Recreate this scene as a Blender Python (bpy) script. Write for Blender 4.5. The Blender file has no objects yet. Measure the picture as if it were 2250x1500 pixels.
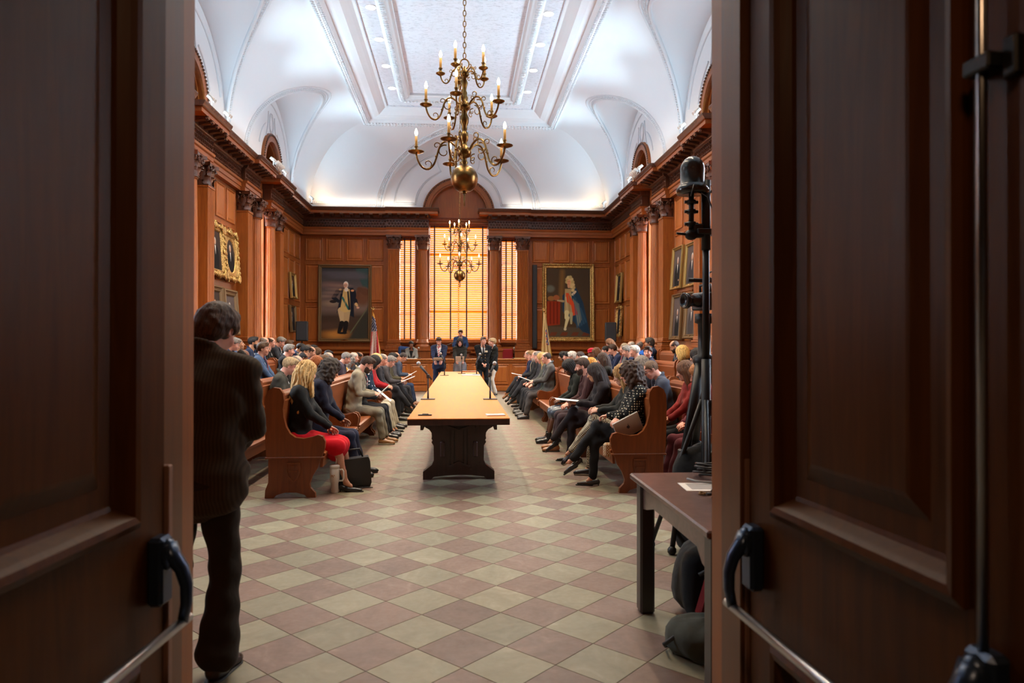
import bpy, math, random
import numpy as np
from math import sin, cos, pi, sqrt, atan2, asin, radians as RD
from mathutils import Matrix, Vector, Euler
random.seed(7); RNG = np.random.default_rng(7)
sc = bpy.context.scene; COL = sc.collection

# ------------------------------------------------------------ camera
cam_d = bpy.data.cameras.new('camera'); cam = bpy.data.objects.new('camera', cam_d); COL.objects.link(cam)
cam_d.sensor_width = 36.0; cam_d.lens = 1533.65*36/2250
cam.location = (0, 0, 1.55)
_yaw, _pit, _rol = .0745, .0053, .0011
cam.rotation_euler = (Matrix.Rotation(-_yaw, 3, 'Z') @ Matrix.Rotation(pi/2+_pit, 3, 'X') @ Matrix.Rotation(_rol, 3, 'Z')).to_euler()
cam_d.clip_start = .05; cam_d.clip_end = 200
cam_d.dof.use_dof = True; cam_d.dof.focus_distance = 11.0; cam_d.dof.aperture_fstop = 3.2
sc.camera = cam

# ------------------------------------------------------------ world, exposure
w = bpy.data.worlds.new('sky'); sc.world = w; w.use_nodes = True
bg = w.node_tree.nodes['Background']; bg.inputs[0].default_value = (.78, .88, 1, 1); bg.inputs[1].default_value = 1.0
sc.view_settings.view_transform = 'Standard'; sc.view_settings.look = 'None'
sc.view_settings.exposure = 0.0; sc.view_settings.gamma = 1.0; sc.view_settings.use_curve_mapping = False
cy = sc.cycles
cy.max_bounces = 7; cy.diffuse_bounces = 4; cy.glossy_bounces = 3; cy.transmission_bounces = 4; cy.transparent_max_bounces = 8
cy.sample_clamp_indirect = 6.0; cy.use_denoising = True; cy.caustics_reflective = False; cy.caustics_refractive = False

def area(name, loc, rot, sx, sy, power, col, spread=180):
    l = bpy.data.lights.new(name, 'AREA'); l.shape = 'RECTANGLE'; l.size = sx; l.size_y = sy
    l.energy = power; l.color = col; l.spread = RD(spread)
    o = bpy.data.objects.new(name, l); o.location = loc; o.rotation_euler = rot; COL.objects.link(o); return o
WIN_Y = (7.87, 13.9, 19.93)          # centres of the side windows
DAY = (.72, .86, 1.0)
for _y in WIN_Y:                      # daylight outside each side window
    for s in (-1, 1):
        area('window_daylight', (s*6.6, _y, 4.0), (0, s*pi/2, 0), 5.4, 1.7, 2300, DAY)
area('window_daylight', (-.05, 26.1, 4.0), (-pi/2, 0, 0), 5.6, 5.2, 1800, (1, .89, .70))
# lamps hidden on top of the cornice, shining up onto the vault
WARM = (1, .70, .42)
for s in (-1, 1):
    for a, b in ((3.2, 7.4), (8.4, 13.4), (14.4, 19.4), (20.4, 24.2)):
        area('cornice_uplight', (s*5.19, (a+b)/2, 6.47), (0, s*(pi-.95), 0), .12, b-a, 58*(b-a)/4.5, (.56, .82, .98), 140)
for s in (-1, 1):                     # added fill lamps above the cornice, brightening the middle of the ceiling
    for yy in (4.4, 6.6, 10.4, 12.2, 15.6, 17.6, 21.0):
        area('added_ceiling_fill', (s*5.02, yy, 6.62), (0, s*(pi-1.10), 0), .09, .09, 30, (.60, .86, .98), 85)
for x in (-3.2, 3.2):
    area('cornice_uplight', (x, 24.7, 6.47), (pi-.8, 0, 0), 3.0, .12, 4.5, (1, .84, .66), 140)
for s in (-1, 1):
    area('corner_uplight', (s*4.85, 24.5, 6.46), (pi-.2, -s*.1, 0), .2, .2, 4.5, WARM)
for yy in (20.47, 18.85, 17.22, 15.6, 13.98, 12.35, 10.72, 9.1, 7.5, 5.9):
    for s in (-1, 1):
        area('downlight_lamp', (s*1.98, yy, 8.955), (0, 0, 0), .2, .2, 74 if yy > 8 else 44, (1, .80, .56), 130)
area('hall_lamp', (0, -.2, 3.42), (0, 0, 0), .4, .4, 16, (1, .58, .30))

# ------------------------------------------------------------ materials
def mat(name, base=(.5, .5, .5), rough=.5, metal=0., spec=.5, coat=0., **kw):
    m = bpy.data.materials.new(name); m.use_nodes = True; nt = m.node_tree
    b = nt.nodes['Principled BSDF']; b.inputs['Base Color'].default_value = (*base, 1)
    b.inputs['Roughness'].default_value = rough; b.inputs['Metallic'].default_value = metal
    b.inputs['Specular IOR Level'].default_value = spec; b.inputs['Coat Weight'].default_value = coat
    b.inputs['Coat Roughness'].default_value = .15
    if 'emit' in kw:
        b.inputs['Emission Color'].default_value = (*kw['emit'], 1); b.inputs['Emission Strength'].default_value = kw.get('es', 1)
    if 'sheen' in kw: b.inputs['Sheen Weight'].default_value = kw['sheen']
    if 'sub' in kw:
        b.inputs['Subsurface Weight'].default_value = kw['sub']; b.inputs['Subsurface Radius'].default_value = (.02, .008, .004)
        b.inputs['Subsurface Scale'].default_value = .3
    return m
def nd(m, t, **kw):
    n = m.node_tree.nodes.new(t)
    for k, v in kw.items():
        if k in n.inputs.keys() if isinstance(k, str) else False: n.inputs[k].default_value = v
        else: setattr(n, k, v)
    return n
def ln(m, a, ao, b, bi): m.node_tree.links.new(a.outputs[ao], b.inputs[bi])
def pr(m): return m.node_tree.nodes['Principled BSDF']
def ramp(m, stops):
    r = nd(m, 'ShaderNodeValToRGB'); cr = r.color_ramp
    while len(cr.elements) < len(stops): cr.elements.new(.5)
    for e, (p, c) in zip(cr.elements, stops): e.position = p; e.color = (*c, 1)
    return r
def coords(m, scale=(1, 1, 1), kind='Object', rand=True):
    tc = nd(m, 'ShaderNodeTexCoord'); mp = nd(m, 'ShaderNodeMapping'); mp.inputs['Scale'].default_value = scale
    ln(m, tc, kind, mp, 'Vector')
    if rand:
        oi = nd(m, 'ShaderNodeObjectInfo'); mu = nd(m, 'ShaderNodeVectorMath', operation='SCALE'); mu.inputs[0].default_value = (37, 23, 11)
        ln(m, oi, 'Random', mu, 'Scale'); ln(m, mu, 'Vector', mp, 'Location')
    return mp
def noise(m, mp, scale, detail=4, dist=0., rough=.5):
    n = nd(m, 'ShaderNodeTexNoise'); n.inputs['Scale'].default_value = scale; n.inputs['Detail'].default_value = detail
    n.inputs['Distortion'].default_value = dist; n.inputs['Roughness'].default_value = rough
    ln(m, mp, 'Vector', n, 'Vector'); return n
def bump(m, src, out, strength=.2, dist=.01):
    b = nd(m, 'ShaderNodeBump'); b.inputs['Strength'].default_value = strength; b.inputs['Distance'].default_value = dist
    ln(m, src, out, b, 'Height'); ln(m, b, 'Normal', pr(m), 'Normal'); return b
def wood(name, c1, c2, grain='z', rough=.38, coat=.25, var=.18, kind='Object', spec=.42):
    m = mat(name, c1, rough, coat=coat, spec=spec)
    g = {'z': (9, 9, .7), 'y': (9, .6, 9), 'x': (.6, 9, 9)}[grain]
    mp = coords(m, g, kind); n = noise(m, mp, 2.0, 6, 1.2, .6)
    r = ramp(m, [(.28, c2), (.72, c1)]); ln(m, n, 'Fac', r, 'Fac')
    mp2 = coords(m, (1.2, 1.2, 1.2), kind); n2 = noise(m, mp2, 1.3, 3)
    oi = nd(m, 'ShaderNodeObjectInfo'); hs = nd(m, 'ShaderNodeHueSaturation')
    mr = nd(m, 'ShaderNodeMapRange'); mr.inputs['To Min'].default_value = 1-var; mr.inputs['To Max'].default_value = 1+var
    ad = nd(m, 'ShaderNodeMath', operation='ADD'); ln(m, oi, 'Random', ad, 0); ln(m, n2, 'Fac', ad, 1)
    hv = nd(m, 'ShaderNodeMath', operation='MULTIPLY'); hv.inputs[1].default_value = .5; ln(m, ad, 'Value', hv, 0)
    ln(m, hv, 'Value', mr, 'Value'); ln(m, mr, 'Result', hs, 'Value'); ln(m, r, 'Color', hs, 'Color'); ln(m, hs, 'Color', pr(m), 'Base Color')
    mr2 = nd(m, 'ShaderNodeMapRange'); mr2.inputs['To Min'].default_value = rough-.08; mr2.inputs['To Max'].default_value = rough+.12
    ln(m, n, 'Fac', mr2, 'Value'); ln(m, mr2, 'Result', pr(m), 'Roughness')
    bump(m, n, 'Fac', .08, .004); return m
M = {}
M['wood'] = wood('panel_wood', (.42, .130, .021), (.245, .064, .010), rough=.42, coat=.10)
M['wood2'] = wood('frame_wood', (.31, .090, .015), (.19, .047, .008), rough=.42, coat=.10)
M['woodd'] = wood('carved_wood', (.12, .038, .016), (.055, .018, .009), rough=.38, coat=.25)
M['woodx'] = wood('rail_wood', (.32, .092, .015), (.195, .047, .008), 'y', rough=.42, coat=.12)
M['woodh'] = wood('cornice_wood', (.32, .092, .016), (.205, .052, .009), 'x', rough=.42, coat=.12)
M['door'] = wood('door_wood', (.095, .030, .005), (.052, .015, .003), rough=.36, coat=.0, var=.1, spec=.14)
M['jamb'] = wood('jamb_wood', (.15, .055, .02), (.09, .032, .012), rough=.4, coat=.05, var=.1, spec=.3)
M['table'] = wood('table_wood', (.62, .225, .050), (.50, .155, .030), 'y', rough=.52, coat=.0, var=.08, spec=.22)
M['tabled'] = wood('table_dark_wood', (.065, .026, .022), (.035, .015, .014), rough=.4, coat=.3)
M['bench'] = wood('bench_wood', (.21, .055, .009), (.12, .027, .005), rough=.38, coat=.12)
M['benchs'] = wood('bench_seat_wood', (.26, .068, .011), (.16, .036, .007), 'y', rough=.42, coat=.10)
M['desk'] = wood('desk_wood', (.42, .125, .020), (.28, .072, .011), rough=.40, coat=.1)
M['gilt'] = mat('gilt', (.80, .50, .13), .34, .85)
mp = coords(M['gilt'], (1, 1, 1)); n = noise(M['gilt'], mp, 34, 4); bump(M['gilt'], n, 'Fac', .7, .02)
r = ramp(M['gilt'], [(.35, (.26, .15, .045)), (.6, (.70, .46, .16))]); ln(M['gilt'], n, 'Fac', r, 'Fac'); ln(M['gilt'], r, 'Color', pr(M['gilt']), 'Base Color')
M['dullgold'] = mat('dull_gold', (.40, .26, .085), .38, .7)
M['bronzeframe'] = mat('bronze_frame', (.17, .10, .04), .42, .45)
M['brass'] = mat('aged_brass', (.30, .18, .065), .30, 1.0)
mp = coords(M['brass'], (1, 1, 1)); n = noise(M['brass'], mp, 9, 3); r = ramp(M['brass'], [(.3, (.11, .06, .022)), (.7, (.32, .19, .065))])
ln(M['brass'], n, 'Fac', r, 'Fac'); ln(M['brass'], r, 'Color', pr(M['brass']), 'Base Color')
M['plaster'] = mat('ceiling_plaster', (.77, .80, .84), .75)
M['plastert'] = mat('rough_plaster', (.74, .78, .84), .85)
mp = coords(M['plastert'], (1, 2.5, 1), rand=False); n = noise(M['plastert'], mp, 9, 8, .3, .75)
r = ramp(M['plastert'], [(.38, (.57, .60, .66)), (.50, (.75, .79, .86))]); ln(M['plastert'], n, 'Fac', r, 'Fac'); ln(M['plastert'], r, 'Color', pr(M['plastert']), 'Base Color'); bump(M['plastert'], n, 'Fac', .4, .02)
M['plasterc'] = mat('moulded_plaster', (.70, .73, .77), .7)
def tile_mat(name, c1, c2, vein):
    m = mat(name, c1, .42, spec=.45); mp = coords(m, (1, 1, 1), 'Object'); n = noise(m, mp, 4, 6, 1.5, .6)
    r = ramp(m, [(.3, c2), (.6, c1), (.78, vein)]); ln(m, n, 'Fac', r, 'Fac')
    oi = nd(m, 'ShaderNodeObjectInfo'); hs = nd(m, 'ShaderNodeHueSaturation'); mr = nd(m, 'ShaderNodeMapRange')
    mr.inputs['To Min'].default_value = .86; mr.inputs['To Max'].default_value = 1.14
    ln(m, oi, 'Random', mr, 'Value'); ln(m, mr, 'Result', hs, 'Value'); ln(m, r, 'Color', hs, 'Color'); ln(m, hs, 'Color', pr(m), 'Base Color')
    n2 = noise(m, mp, 30, 4); mr2 = nd(m, 'ShaderNodeMapRange'); mr2.inputs['To Min'].default_value = .30; mr2.inputs['To Max'].default_value = .62
    ln(m, n2, 'Fac', mr2, 'Value'); ln(m, mr2, 'Result', pr(m), 'Roughness'); bump(m, n, 'Fac', .06, .004); return m
M['tg'] = tile_mat('green_slate_tile', (.240, .215, .145), (.185, .168, .112), (.32, .28, .205))
M['tr'] = tile_mat('red_slate_tile', (.190, .122, .094), (.145, .090, .068), (.27, .19, .15))
M['grout'] = mat('grout', (.14, .115, .09), .8)
M['dark'] = mat('dark_wall', (.05, .03, .02), .7)
M['black'] = mat('black_plastic', (.012, .012, .014), .45)
M['blackm'] = mat('black_metal', (.007, .007, .008), .45, .0, spec=.35)
M['steel'] = mat('brushed_steel', (.42, .43, .45), .28, 1.0)
M['bronze'] = mat('dark_bronze_paint', (.035, .055, .10), .30, .6)
M['paper'] = mat('white_paper', (.78, .76, .72), .7)
M['ink'] = mat('ink', (.08, .08, .10), .7)
M['white'] = mat('white_paint', (.75, .74, .72), .4)
M['flame'] = mat('lamp_glass', (1, .9, .7), .3, emit=(1, .78, .46), es=22)
M['candle'] = mat('candle_sleeve', (.62, .34, .09), .5, emit=(1, .5, .12), es=.12)
M['lens'] = mat('downlight_lens', (1, 1, 1), .4, emit=(1, .97, .92), es=9)
M['sky'] = None
def slat_mat():
    m = bpy.data.materials.new('blind_slat'); m.use_nodes = True; nt = m.node_tree; nt.nodes.clear()
    o = nt.nodes.new('ShaderNodeOutputMaterial'); mx = nt.nodes.new('ShaderNodeMixShader'); d = nt.nodes.new('ShaderNodeBsdfDiffuse'); t = nt.nodes.new('ShaderNodeBsdfTranslucent')
    d.inputs[0].default_value = (.54, .24, .06, 1); t.inputs[0].default_value = (.90, .46, .12, 1); mx.inputs[0].default_value = .5
    nt.links.new(d.outputs[0], mx.inputs[1]); nt.links.new(t.outputs[0], mx.inputs[2]); nt.links.new(mx.outputs[0], o.inputs[0]); return m
M['slat'] = slat_mat()
def glass_mat():
    m = bpy.data.materials.new('window_glass'); m.use_nodes = True; nt = m.node_tree; nt.nodes.clear()
    o = nt.nodes.new('ShaderNodeOutputMaterial'); mx = nt.nodes.new('ShaderNodeMixShader'); t = nt.nodes.new('ShaderNodeBsdfTransparent'); g = nt.nodes.new('ShaderNodeBsdfGlossy')
    t.inputs[0].default_value = (.93, .95, .95, 1); g.inputs[1].default_value = .02; mx.inputs[0].default_value = .06
    nt.links.new(t.outputs[0], mx.inputs[1]); nt.links.new(g.outputs[0], mx.inputs[2]); nt.links.new(mx.outputs[0], o.inputs[0]); return m
M['glass'] = glass_mat()
def vcol_mat(name, rough=.5, coat=0.):
    m = mat(name, (1, 1, 1), rough, coat=coat); a = nd(m, 'ShaderNodeVertexColor'); a.layer_name = 'Col'; ln(m, a, 'Color', pr(m), 'Base Color'); return m
M['canvas'] = vcol_mat('painted_canvas', .8, .0); pr(M['canvas']).inputs['Specular IOR Level'].default_value = .06
_cm = {}
def cloth(c, rough=.85, kind='plain'):
    k = (tuple(round(v, 3) for v in c), kind)
    if k in _cm: return _cm[k]
    m = mat('cloth_'+kind, c, rough, spec=.16, sheen=.06)
    if kind == 'plain':
        mp = coords(m, (1, 1, .75), rand=False); n = noise(m, mp, 8, 3, .5, .4); r = ramp(m, [(.3, tuple(v*.86 for v in c)), (.7, tuple(min(1, v*1.12) for v in c))])
        ln(m, n, 'Fac', r, 'Fac'); ln(m, r, 'Color', pr(m), 'Base Color'); bump(m, n, 'Fac', .6, .022)
    elif kind == 'leather': pr(m).inputs['Roughness'].default_value = .3; pr(m).inputs['Specular IOR Level'].default_value = .6; pr(m).inputs['Sheen Weight'].default_value = 0
    elif kind in ('dots', 'check', 'stars', 'stripe', 'herring'):
        mp = coords(m, (1, 1, 1), rand=False)
        if kind == 'dots':
            v = nd(m, 'ShaderNodeTexVoronoi'); v.inputs['Scale'].default_value = 36; v.inputs['Randomness'].default_value = .05; ln(m, mp, 'Vector', v, 'Vector')
            r = ramp(m, [(.0, (.62, .55, .40)), (.27, c)]); r.color_ramp.interpolation = 'CONSTANT'; ln(m, v, 'Distance', r, 'Fac')
        elif kind == 'stars':
            v = nd(m, 'ShaderNodeTexVoronoi'); v.inputs['Scale'].default_value = 11; v.inputs['Randomness'].default_value = .6; ln(m, mp, 'Vector', v, 'Vector')
            r = ramp(m, [(.17, (.75, .75, .78)), (.22, c)]); ln(m, v, 'Distance', r, 'Fac')
        elif kind == 'check':
            v = nd(m, 'ShaderNodeTexChecker'); v.inputs['Scale'].default_value = 70; ln(m, mp, 'Vector', v, 'Vector')
            r = ramp(m, [(0, (.50, .43, .31)), (1, c)]); ln(m, v, 'Fac', r, 'Fac')
        elif kind == 'herring':
            v = nd(m, 'ShaderNodeTexWave'); v.inputs['Scale'].default_value = 22; v.inputs['Distortion'].default_value = 1.; ln(m, mp, 'Vector', v, 'Vector')
            r = ramp(m, [(.3, tuple(a*.75 for a in c)), (.7, tuple(a*1.2 for a in c))]); ln(m, v, 'Fac', r, 'Fac')
        else:
            v = nd(m, 'ShaderNodeTexWave'); v.inputs['Scale'].default_value = 9; v.bands_direction = 'DIAGONAL'; ln(m, mp, 'Vector', v, 'Vector')
            r = ramp(m, [(.45, c), (.55, (.72, .70, .68))]); ln(m, v, 'Fac', r, 'Fac')
        ln(m, r, 'Color', pr(m), 'Base Color')
    _cm[k] = m; return m
def skinm(c):
    k = ('skin',)+tuple(round(v, 3) for v in c)
    if k not in _cm:
        m = mat('skin', c, .5, spec=.4); mp = coords(m, (1, 1, 1), rand=False); n = noise(m, mp, 14, 3)
        r = ramp(m, [(.3, (c[0]*.95, c[1]*.78, c[2]*.72)), (.7, tuple(min(1, v*1.08) for v in c))]); ln(m, n, 'Fac', r, 'Fac'); ln(m, r, 'Color', pr(m), 'Base Color'); _cm[k] = m
    return _cm[k]
def hairm(c):
    k = ('hair',)+tuple(round(v, 3) for v in c)
    if k not in _cm:
        m = mat('hair', c, .55, spec=.3); mp = coords(m, (70, 70, 5), rand=False); n = noise(m, mp, 1.6, 4, .6)
        r = ramp(m, [(.32, tuple(v*.42 for v in c)), (.66, tuple(min(1, v*1.3) for v in c))]); ln(m, n, 'Fac', r, 'Fac'); ln(m, r, 'Color', pr(m), 'Base Color')
        bump(m, n, 'Fac', .8, .01); _cm[k] = m
    return _cm[k]

# ------------------------------------------------------------ mesh helpers
def raw(name, V, F, mats, idx=None, smooth=False):
    me = bpy.data.meshes.new(name)
    V = np.asarray(V, np.float32)
    if isinstance(F, np.ndarray):
        k = F.shape[1]; n = len(F); me.vertices.add(len(V)); me.vertices.foreach_set('co', V.ravel()); me.loops.add(n*k); me.loops.foreach_set('vertex_index', F.ravel().astype(np.int32))
        me.polygons.add(n); me.polygons.foreach_set('loop_start', np.arange(0, n*k, k, dtype=np.int32)); me.polygons.foreach_set('loop_total', np.full(n, k, np.int32))
        if idx is not None: me.polygons.foreach_set('material_index', np.asarray(idx, np.int32))
        me.update(calc_edges=True); me.validate()
    else:
        me.from_pydata([tuple(map(float, v)) for v in V], [], F)
        if idx is not None: me.polygons.foreach_set('material_index', np.asarray(idx, np.int32))
    for m in (mats if isinstance(mats, (list, tuple)) else [mats]): me.materials.append(m)
    if smooth is True: me.polygons.foreach_set('use_smooth', np.ones(len(me.polygons), bool))
    elif smooth: me.shade_auto(smooth) if hasattr(me, 'shade_auto') else me.polygons.foreach_set('use_smooth', np.ones(len(me.polygons), bool))
    me.update(); return me
def obj(name, me, parent=None, loc=None, rot=None, scale=None, mtx=None):
    o = bpy.data.objects.new(name, me); COL.objects.link(o)
    if parent is not None: o.parent = parent
    if loc is not None: o.location = loc
    if rot is not None: o.rotation_euler = rot
    if scale is not None: o.scale = scale if hasattr(scale, '__len__') else (scale,)*3
    if mtx is not None: o.matrix_basis = Matrix(mtx)
    return o
def tag(o, label, cat, group=None):
    o['label'] = label; o['category'] = cat
    if group: o['group'] = group
    return o
def thing(name, label, cat, loc=(0, 0, 0), rz=0, group=None, scale=1):
    o = obj(name, None, None, loc, (0, 0, rz), scale); return tag(o, label, cat, group)
def struct(o): o['kind'] = 'structure'; return o
def stuff(o): o['kind'] = 'stuff'; return o
class B:
    def __init__(s): s.v = []; s.f = []; s.m = []; s.sm = []
    def add(s, V, F, m=0, smooth=False):
        o = len(s.v); s.v += [tuple(v) for v in V]
        for f in F: s.f.append(tuple(o+i for i in f)); s.m.append(m); s.sm.append(smooth)
        return s
    def box(s, x0, x1, y0, y1, z0, z1, m=0, T=None, bev=0.):
        if bev:
            b = bev; V = []
            for x, sx in ((x0, 1), (x1, -1)):
                for y, sy in ((y0, 1), (y1, -1)):
                    for z, sz in ((z0, 1), (z1, -1)):
                        V += [(x, y+sy*b, z+sz*b), (x+sx*b, y, z+sz*b), (x+sx*b, y+sy*b, z)]
            c = lambda i, j, k, a: (i*4+j*2+k)*3+a
            F = [(c(0,0,0,0),c(0,0,1,0),c(0,1,1,0),c(0,1,0,0)), (c(1,0,0,0),c(1,1,0,0),c(1,1,1,0),c(1,0,1,0)),
                 (c(0,0,0,1),c(1,0,0,1),c(1,0,1,1),c(0,0,1,1)), (c(0,1,0,1),c(0,1,1,1),c(1,1,1,1),c(1,1,0,1)),
                 (c(0,0,0,2),c(0,1,0,2),c(1,1,0,2),c(1,0,0,2)), (c(0,0,1,2),c(1,0,1,2),c(1,1,1,2),c(0,1,1,2))]
            for i in (0, 1):
                for j in (0, 1):
                    F.append((c(i,j,0,0),c(i,j,1,0),c(i,j,1,1),c(i,j,0,1)) if (i+j) % 2 else (c(i,j,0,1),c(i,j,1,1),c(i,j,1,0),c(i,j,0,0)))
                    F.append((c(i,0,j,0),c(i,1,j,0),c(i,1,j,2),c(i,0,j,2)) if (i+j) % 2 == 0 else (c(i,0,j,2),c(i,1,j,2),c(i,1,j,0),c(i,0,j,0)))
                    F.append((c(0,i,j,1),c(1,i,j,1),c(1,i,j,2),c(0,i,j,2)) if (i+j) % 2 else (c(0,i,j,2),c(1,i,j,2),c(1,i,j,1),c(0,i,j,1)))
                    for k in (0, 1): F.append((c(i,j,k,0),c(i,j,k,1),c(i,j,k,2)) if (i+j+k) % 2 == 0 else (c(i,j,k,2),c(i,j,k,1),c(i,j,k,0)))
        else:
            V = [(x, y, z) for x in (x0, x1) for y in (y0, y1) for z in (z0, z1)]
            F = [(0, 1, 3, 2), (4, 6, 7, 5), (0, 4, 5, 1), (2, 3, 7, 6), (0, 2, 6, 4), (1, 5, 7, 3)]
        if T is not None: V = [tuple(T @ Vector(v)) for v in V]
        return s.add(V, F, m)
    def prism(s, poly, a, b, axis='y', m=0, T=None, smooth=False):
        n = len(poly); put = {'y': lambda p, t: (p[0], t, p[1]), 'x': lambda p, t: (t, p[0], p[1]), 'z': lambda p, t: (p[0], p[1], t)}[axis]
        V = [put(p, a) for p in poly]+[put(p, b) for p in poly]
        if T is not None: V = [tuple(T @ Vector(v)) for v in V]
        s.add(V, [tuple(range(n)), tuple(range(2*n-1, n-1, -1))], m)
        return s.add(V, [(i, n+i, n+(i+1) % n, (i+1) % n) for i in range(n)], m, smooth)
    def lathe(s, prof, n=16, c=(0, 0, 0), m=0, flute=0, fd=.0, T=None, smooth=True, ang=2*pi, a0=0):
        V = []; N = n if ang > 6.2 else n+1
        for r, z in prof:
            for i in range(N):
                a = a0+ang*i/n; rr = r-(fd*r*(.5-.5*cos(a*flute)) if flute else 0)
                V.append((c[0]+rr*cos(a), c[1]+rr*sin(a), c[2]+z))
        if T is not None: V = [tuple(T @ Vector(v)) for v in V]
        k = len(prof); F = []
        for j in range(k-1):
            for i in range(n): F.append((j*N+i, j*N+(i+1) % N, (j+1)*N+(i+1) % N, (j+1)*N+i))
        return s.add(V, F, m, smooth)
    def tube(s, pts, rad, n=8, m=0, cap=True, flat=1., smooth=True):
        P = [Vector(p) for p in pts]; k = len(P); R = rad if hasattr(rad, '__len__') else [rad]*k; V = []; up = None
        for i in range(k):
            t = (P[min(i+1, k-1)]-P[max(i-1, 0)]); t = t.normalized() if t.length > 1e-9 else Vector((0, 0, 1))
            if up is None: up = Vector((0, 0, 1)) if abs(t.z) < .9 else Vector((1, 0, 0))
            u = (up-t*up.dot(t)).normalized(); w = t.cross(u); up = u
            for j in range(n): a = 2*pi*j/n; V.append(P[i]+u*(R[i]*cos(a))+w*(R[i]*flat*sin(a)))
        F = [(i*n+j, i*n+(j+1) % n, (i+1)*n+(j+1) % n, (i+1)*n+j) for i in range(k-1) for j in range(n)]
        s.add(V, F, m, smooth)
        if cap: s.add(V, [tuple(range(n-1, -1, -1)), tuple((k-1)*n+j for j in range(n))], m)
        return s
    def ball(s, c, r, n=10, m=0, T=None):
        r = r if hasattr(r, '__len__') else (r, r, r); h = n//2+1; V = []; F = []
        for j in range(h+1):
            for i in range(n): a = pi*j/h; b = 2*pi*i/n; V.append((c[0]+r[0]*sin(a)*cos(b), c[1]+r[1]*sin(a)*sin(b), c[2]-r[2]*cos(a)))
        if T is not None: V = [tuple(T @ Vector(v)) for v in V]
        for j in range(h):
            for i in range(n): F.append((j*n+i, j*n+(i+1) % n, (j+1)*n+(i+1) % n, (j+1)*n+i))
        return s.add(V, F, m, True)
    def me(s, name, mats, fix=True):
        me = bpy.data.meshes.new(name); me.from_pydata([tuple(map(float, v)) for v in s.v], [], s.f)
        for m in (mats if isinstance(mats, (list, tuple)) else [mats]): me.materials.append(m)
        me.polygons.foreach_set('material_index', s.m); me.polygons.foreach_set('use_smooth', s.sm)
        if fix:
            import bmesh
            bm = bmesh.new(); bm.from_mesh(me); bmesh.ops.remove_doubles(bm, verts=bm.verts, dist=1e-5); bmesh.ops.recalc_face_normals(bm, faces=bm.faces); bm.to_mesh(me); bm.free()
        me.update(); return me
    def obj(s, name, mats, parent=None, loc=None, rot=None, scale=None, mtx=None): return obj(name, s.me(name, mats), parent, loc, rot, scale, mtx)
def boxo(name, m, parent, *a, bev=0., **k): return B().box(*a, bev=bev).obj(name, m, parent, **k)

# ============================================================ SETTING
XW, YB, YF = 5.65, 25.25, 2.40       # side walls at +-XW, back wall at YB, front wall (with the doorway) at YF
XU, YU = 5.27, 24.88                 # the plaster above the cornice stands further in
# ---- floor: slate tiles laid on the diagonal
D = .4548; X0 = .0103; Y0 = 3.3687
floor = struct(B().box(-XW-.2, XW+.2, -3.2, YB+.2, -.12, -.012).obj('floor', M['grout']))
hh = D/2-.0010
def tile_me(m):
    b = B(); h = hh; c = .002
    b.add([(-h, 0, -.012), (0, -h, -.012), (h, 0, -.012), (0, h, -.012), (-h+c, 0, 0), (0, -h+c, 0), (h-c, 0, 0), (0, h-c, 0)],
          [(4, 5, 6, 7), (0, 1, 5, 4), (1, 2, 6, 5), (2, 3, 7, 6), (3, 0, 4, 7)]); return b.me('tile', m)
tm = {0: tile_me(M['tr']), 1: tile_me(M['tg'])}
cells = []
for a in range(-12, 13):
    for b_ in range(-2, 48):
        cells.append((X0+a*D, Y0+(b_+.5)*D, 0)); cells.append((X0+(a+.5)*D, Y0+b_*D, 1))
cells = [c for c in cells if abs(c[0]) < XW-.05 and 2.2 < c[1] < 23.3]
def seen(c):
    return abs(c[0]/c[1]-.0) < .42 and c[1] > 2.35
near = sorted([c for c in cells if seen(c)], key=lambda c: c[1])[:298]
ns = set(near)
for x, y, k in near: obj('tile', tm[k], floor, (x, y, 0))
for k, nm in ((0, 'red_tiling'), (1, 'green_tiling')):
    b = B()
    for c in cells:
        if c not in ns and c[2] == k:
            h = hh; x, y = c[:2]; b.add([(x-h, y, -.001), (x, y-h, -.001), (x+h, y, -.001), (x, y+h, -.001)], [(0, 1, 2, 3)])
    stuff(b.obj(nm, [M['tr'], M['tg']][k], floor))

# ---- shared pieces of joinery
_pc = {}
def panel_me(w, h, m):
    k = (round(w, 2), round(h, 2), m)
    if k in _pc: return _pc[k]
    b = B(); w2, h2 = w/2, h/2
    rings = [(0, 0), (.004, .022), (.022, .030), (.036, .008), (.060, .004), (.105, .020)]
    V = []
    for i, o in rings: V += [(-w2+i, -o, -h2+i), (w2-i, -o, -h2+i), (w2-i, -o, h2-i), (-w2+i, -o, h2-i)]
    F = [(j*4+i, j*4+(i+1) % 4, (j+1)*4+(i+1) % 4, (j+1)*4+i) for j in range(len(rings)-1) for i in range(4)]+[tuple(len(rings)*4-4+i for i in range(4))]
    b.add(V, F); _pc[k] = b.me('panel', m); return _pc[k]
def panel(par, u, z0, z1, w, side, m=None):
    """side: 'b' back wall (faces -Y), -1 left wall (faces +X), 1 right wall (faces -X); u is the centre along the wall"""
    me = panel_me(w, z1-z0, m or M['wood']); zc = (z0+z1)/2
    if side == 'b': return obj('panel', me, par, (u, YB-.001, zc))
    return obj('panel', me, par, (side*(XW-.001), u, zc), (0, 0, -side*pi/2))
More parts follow.
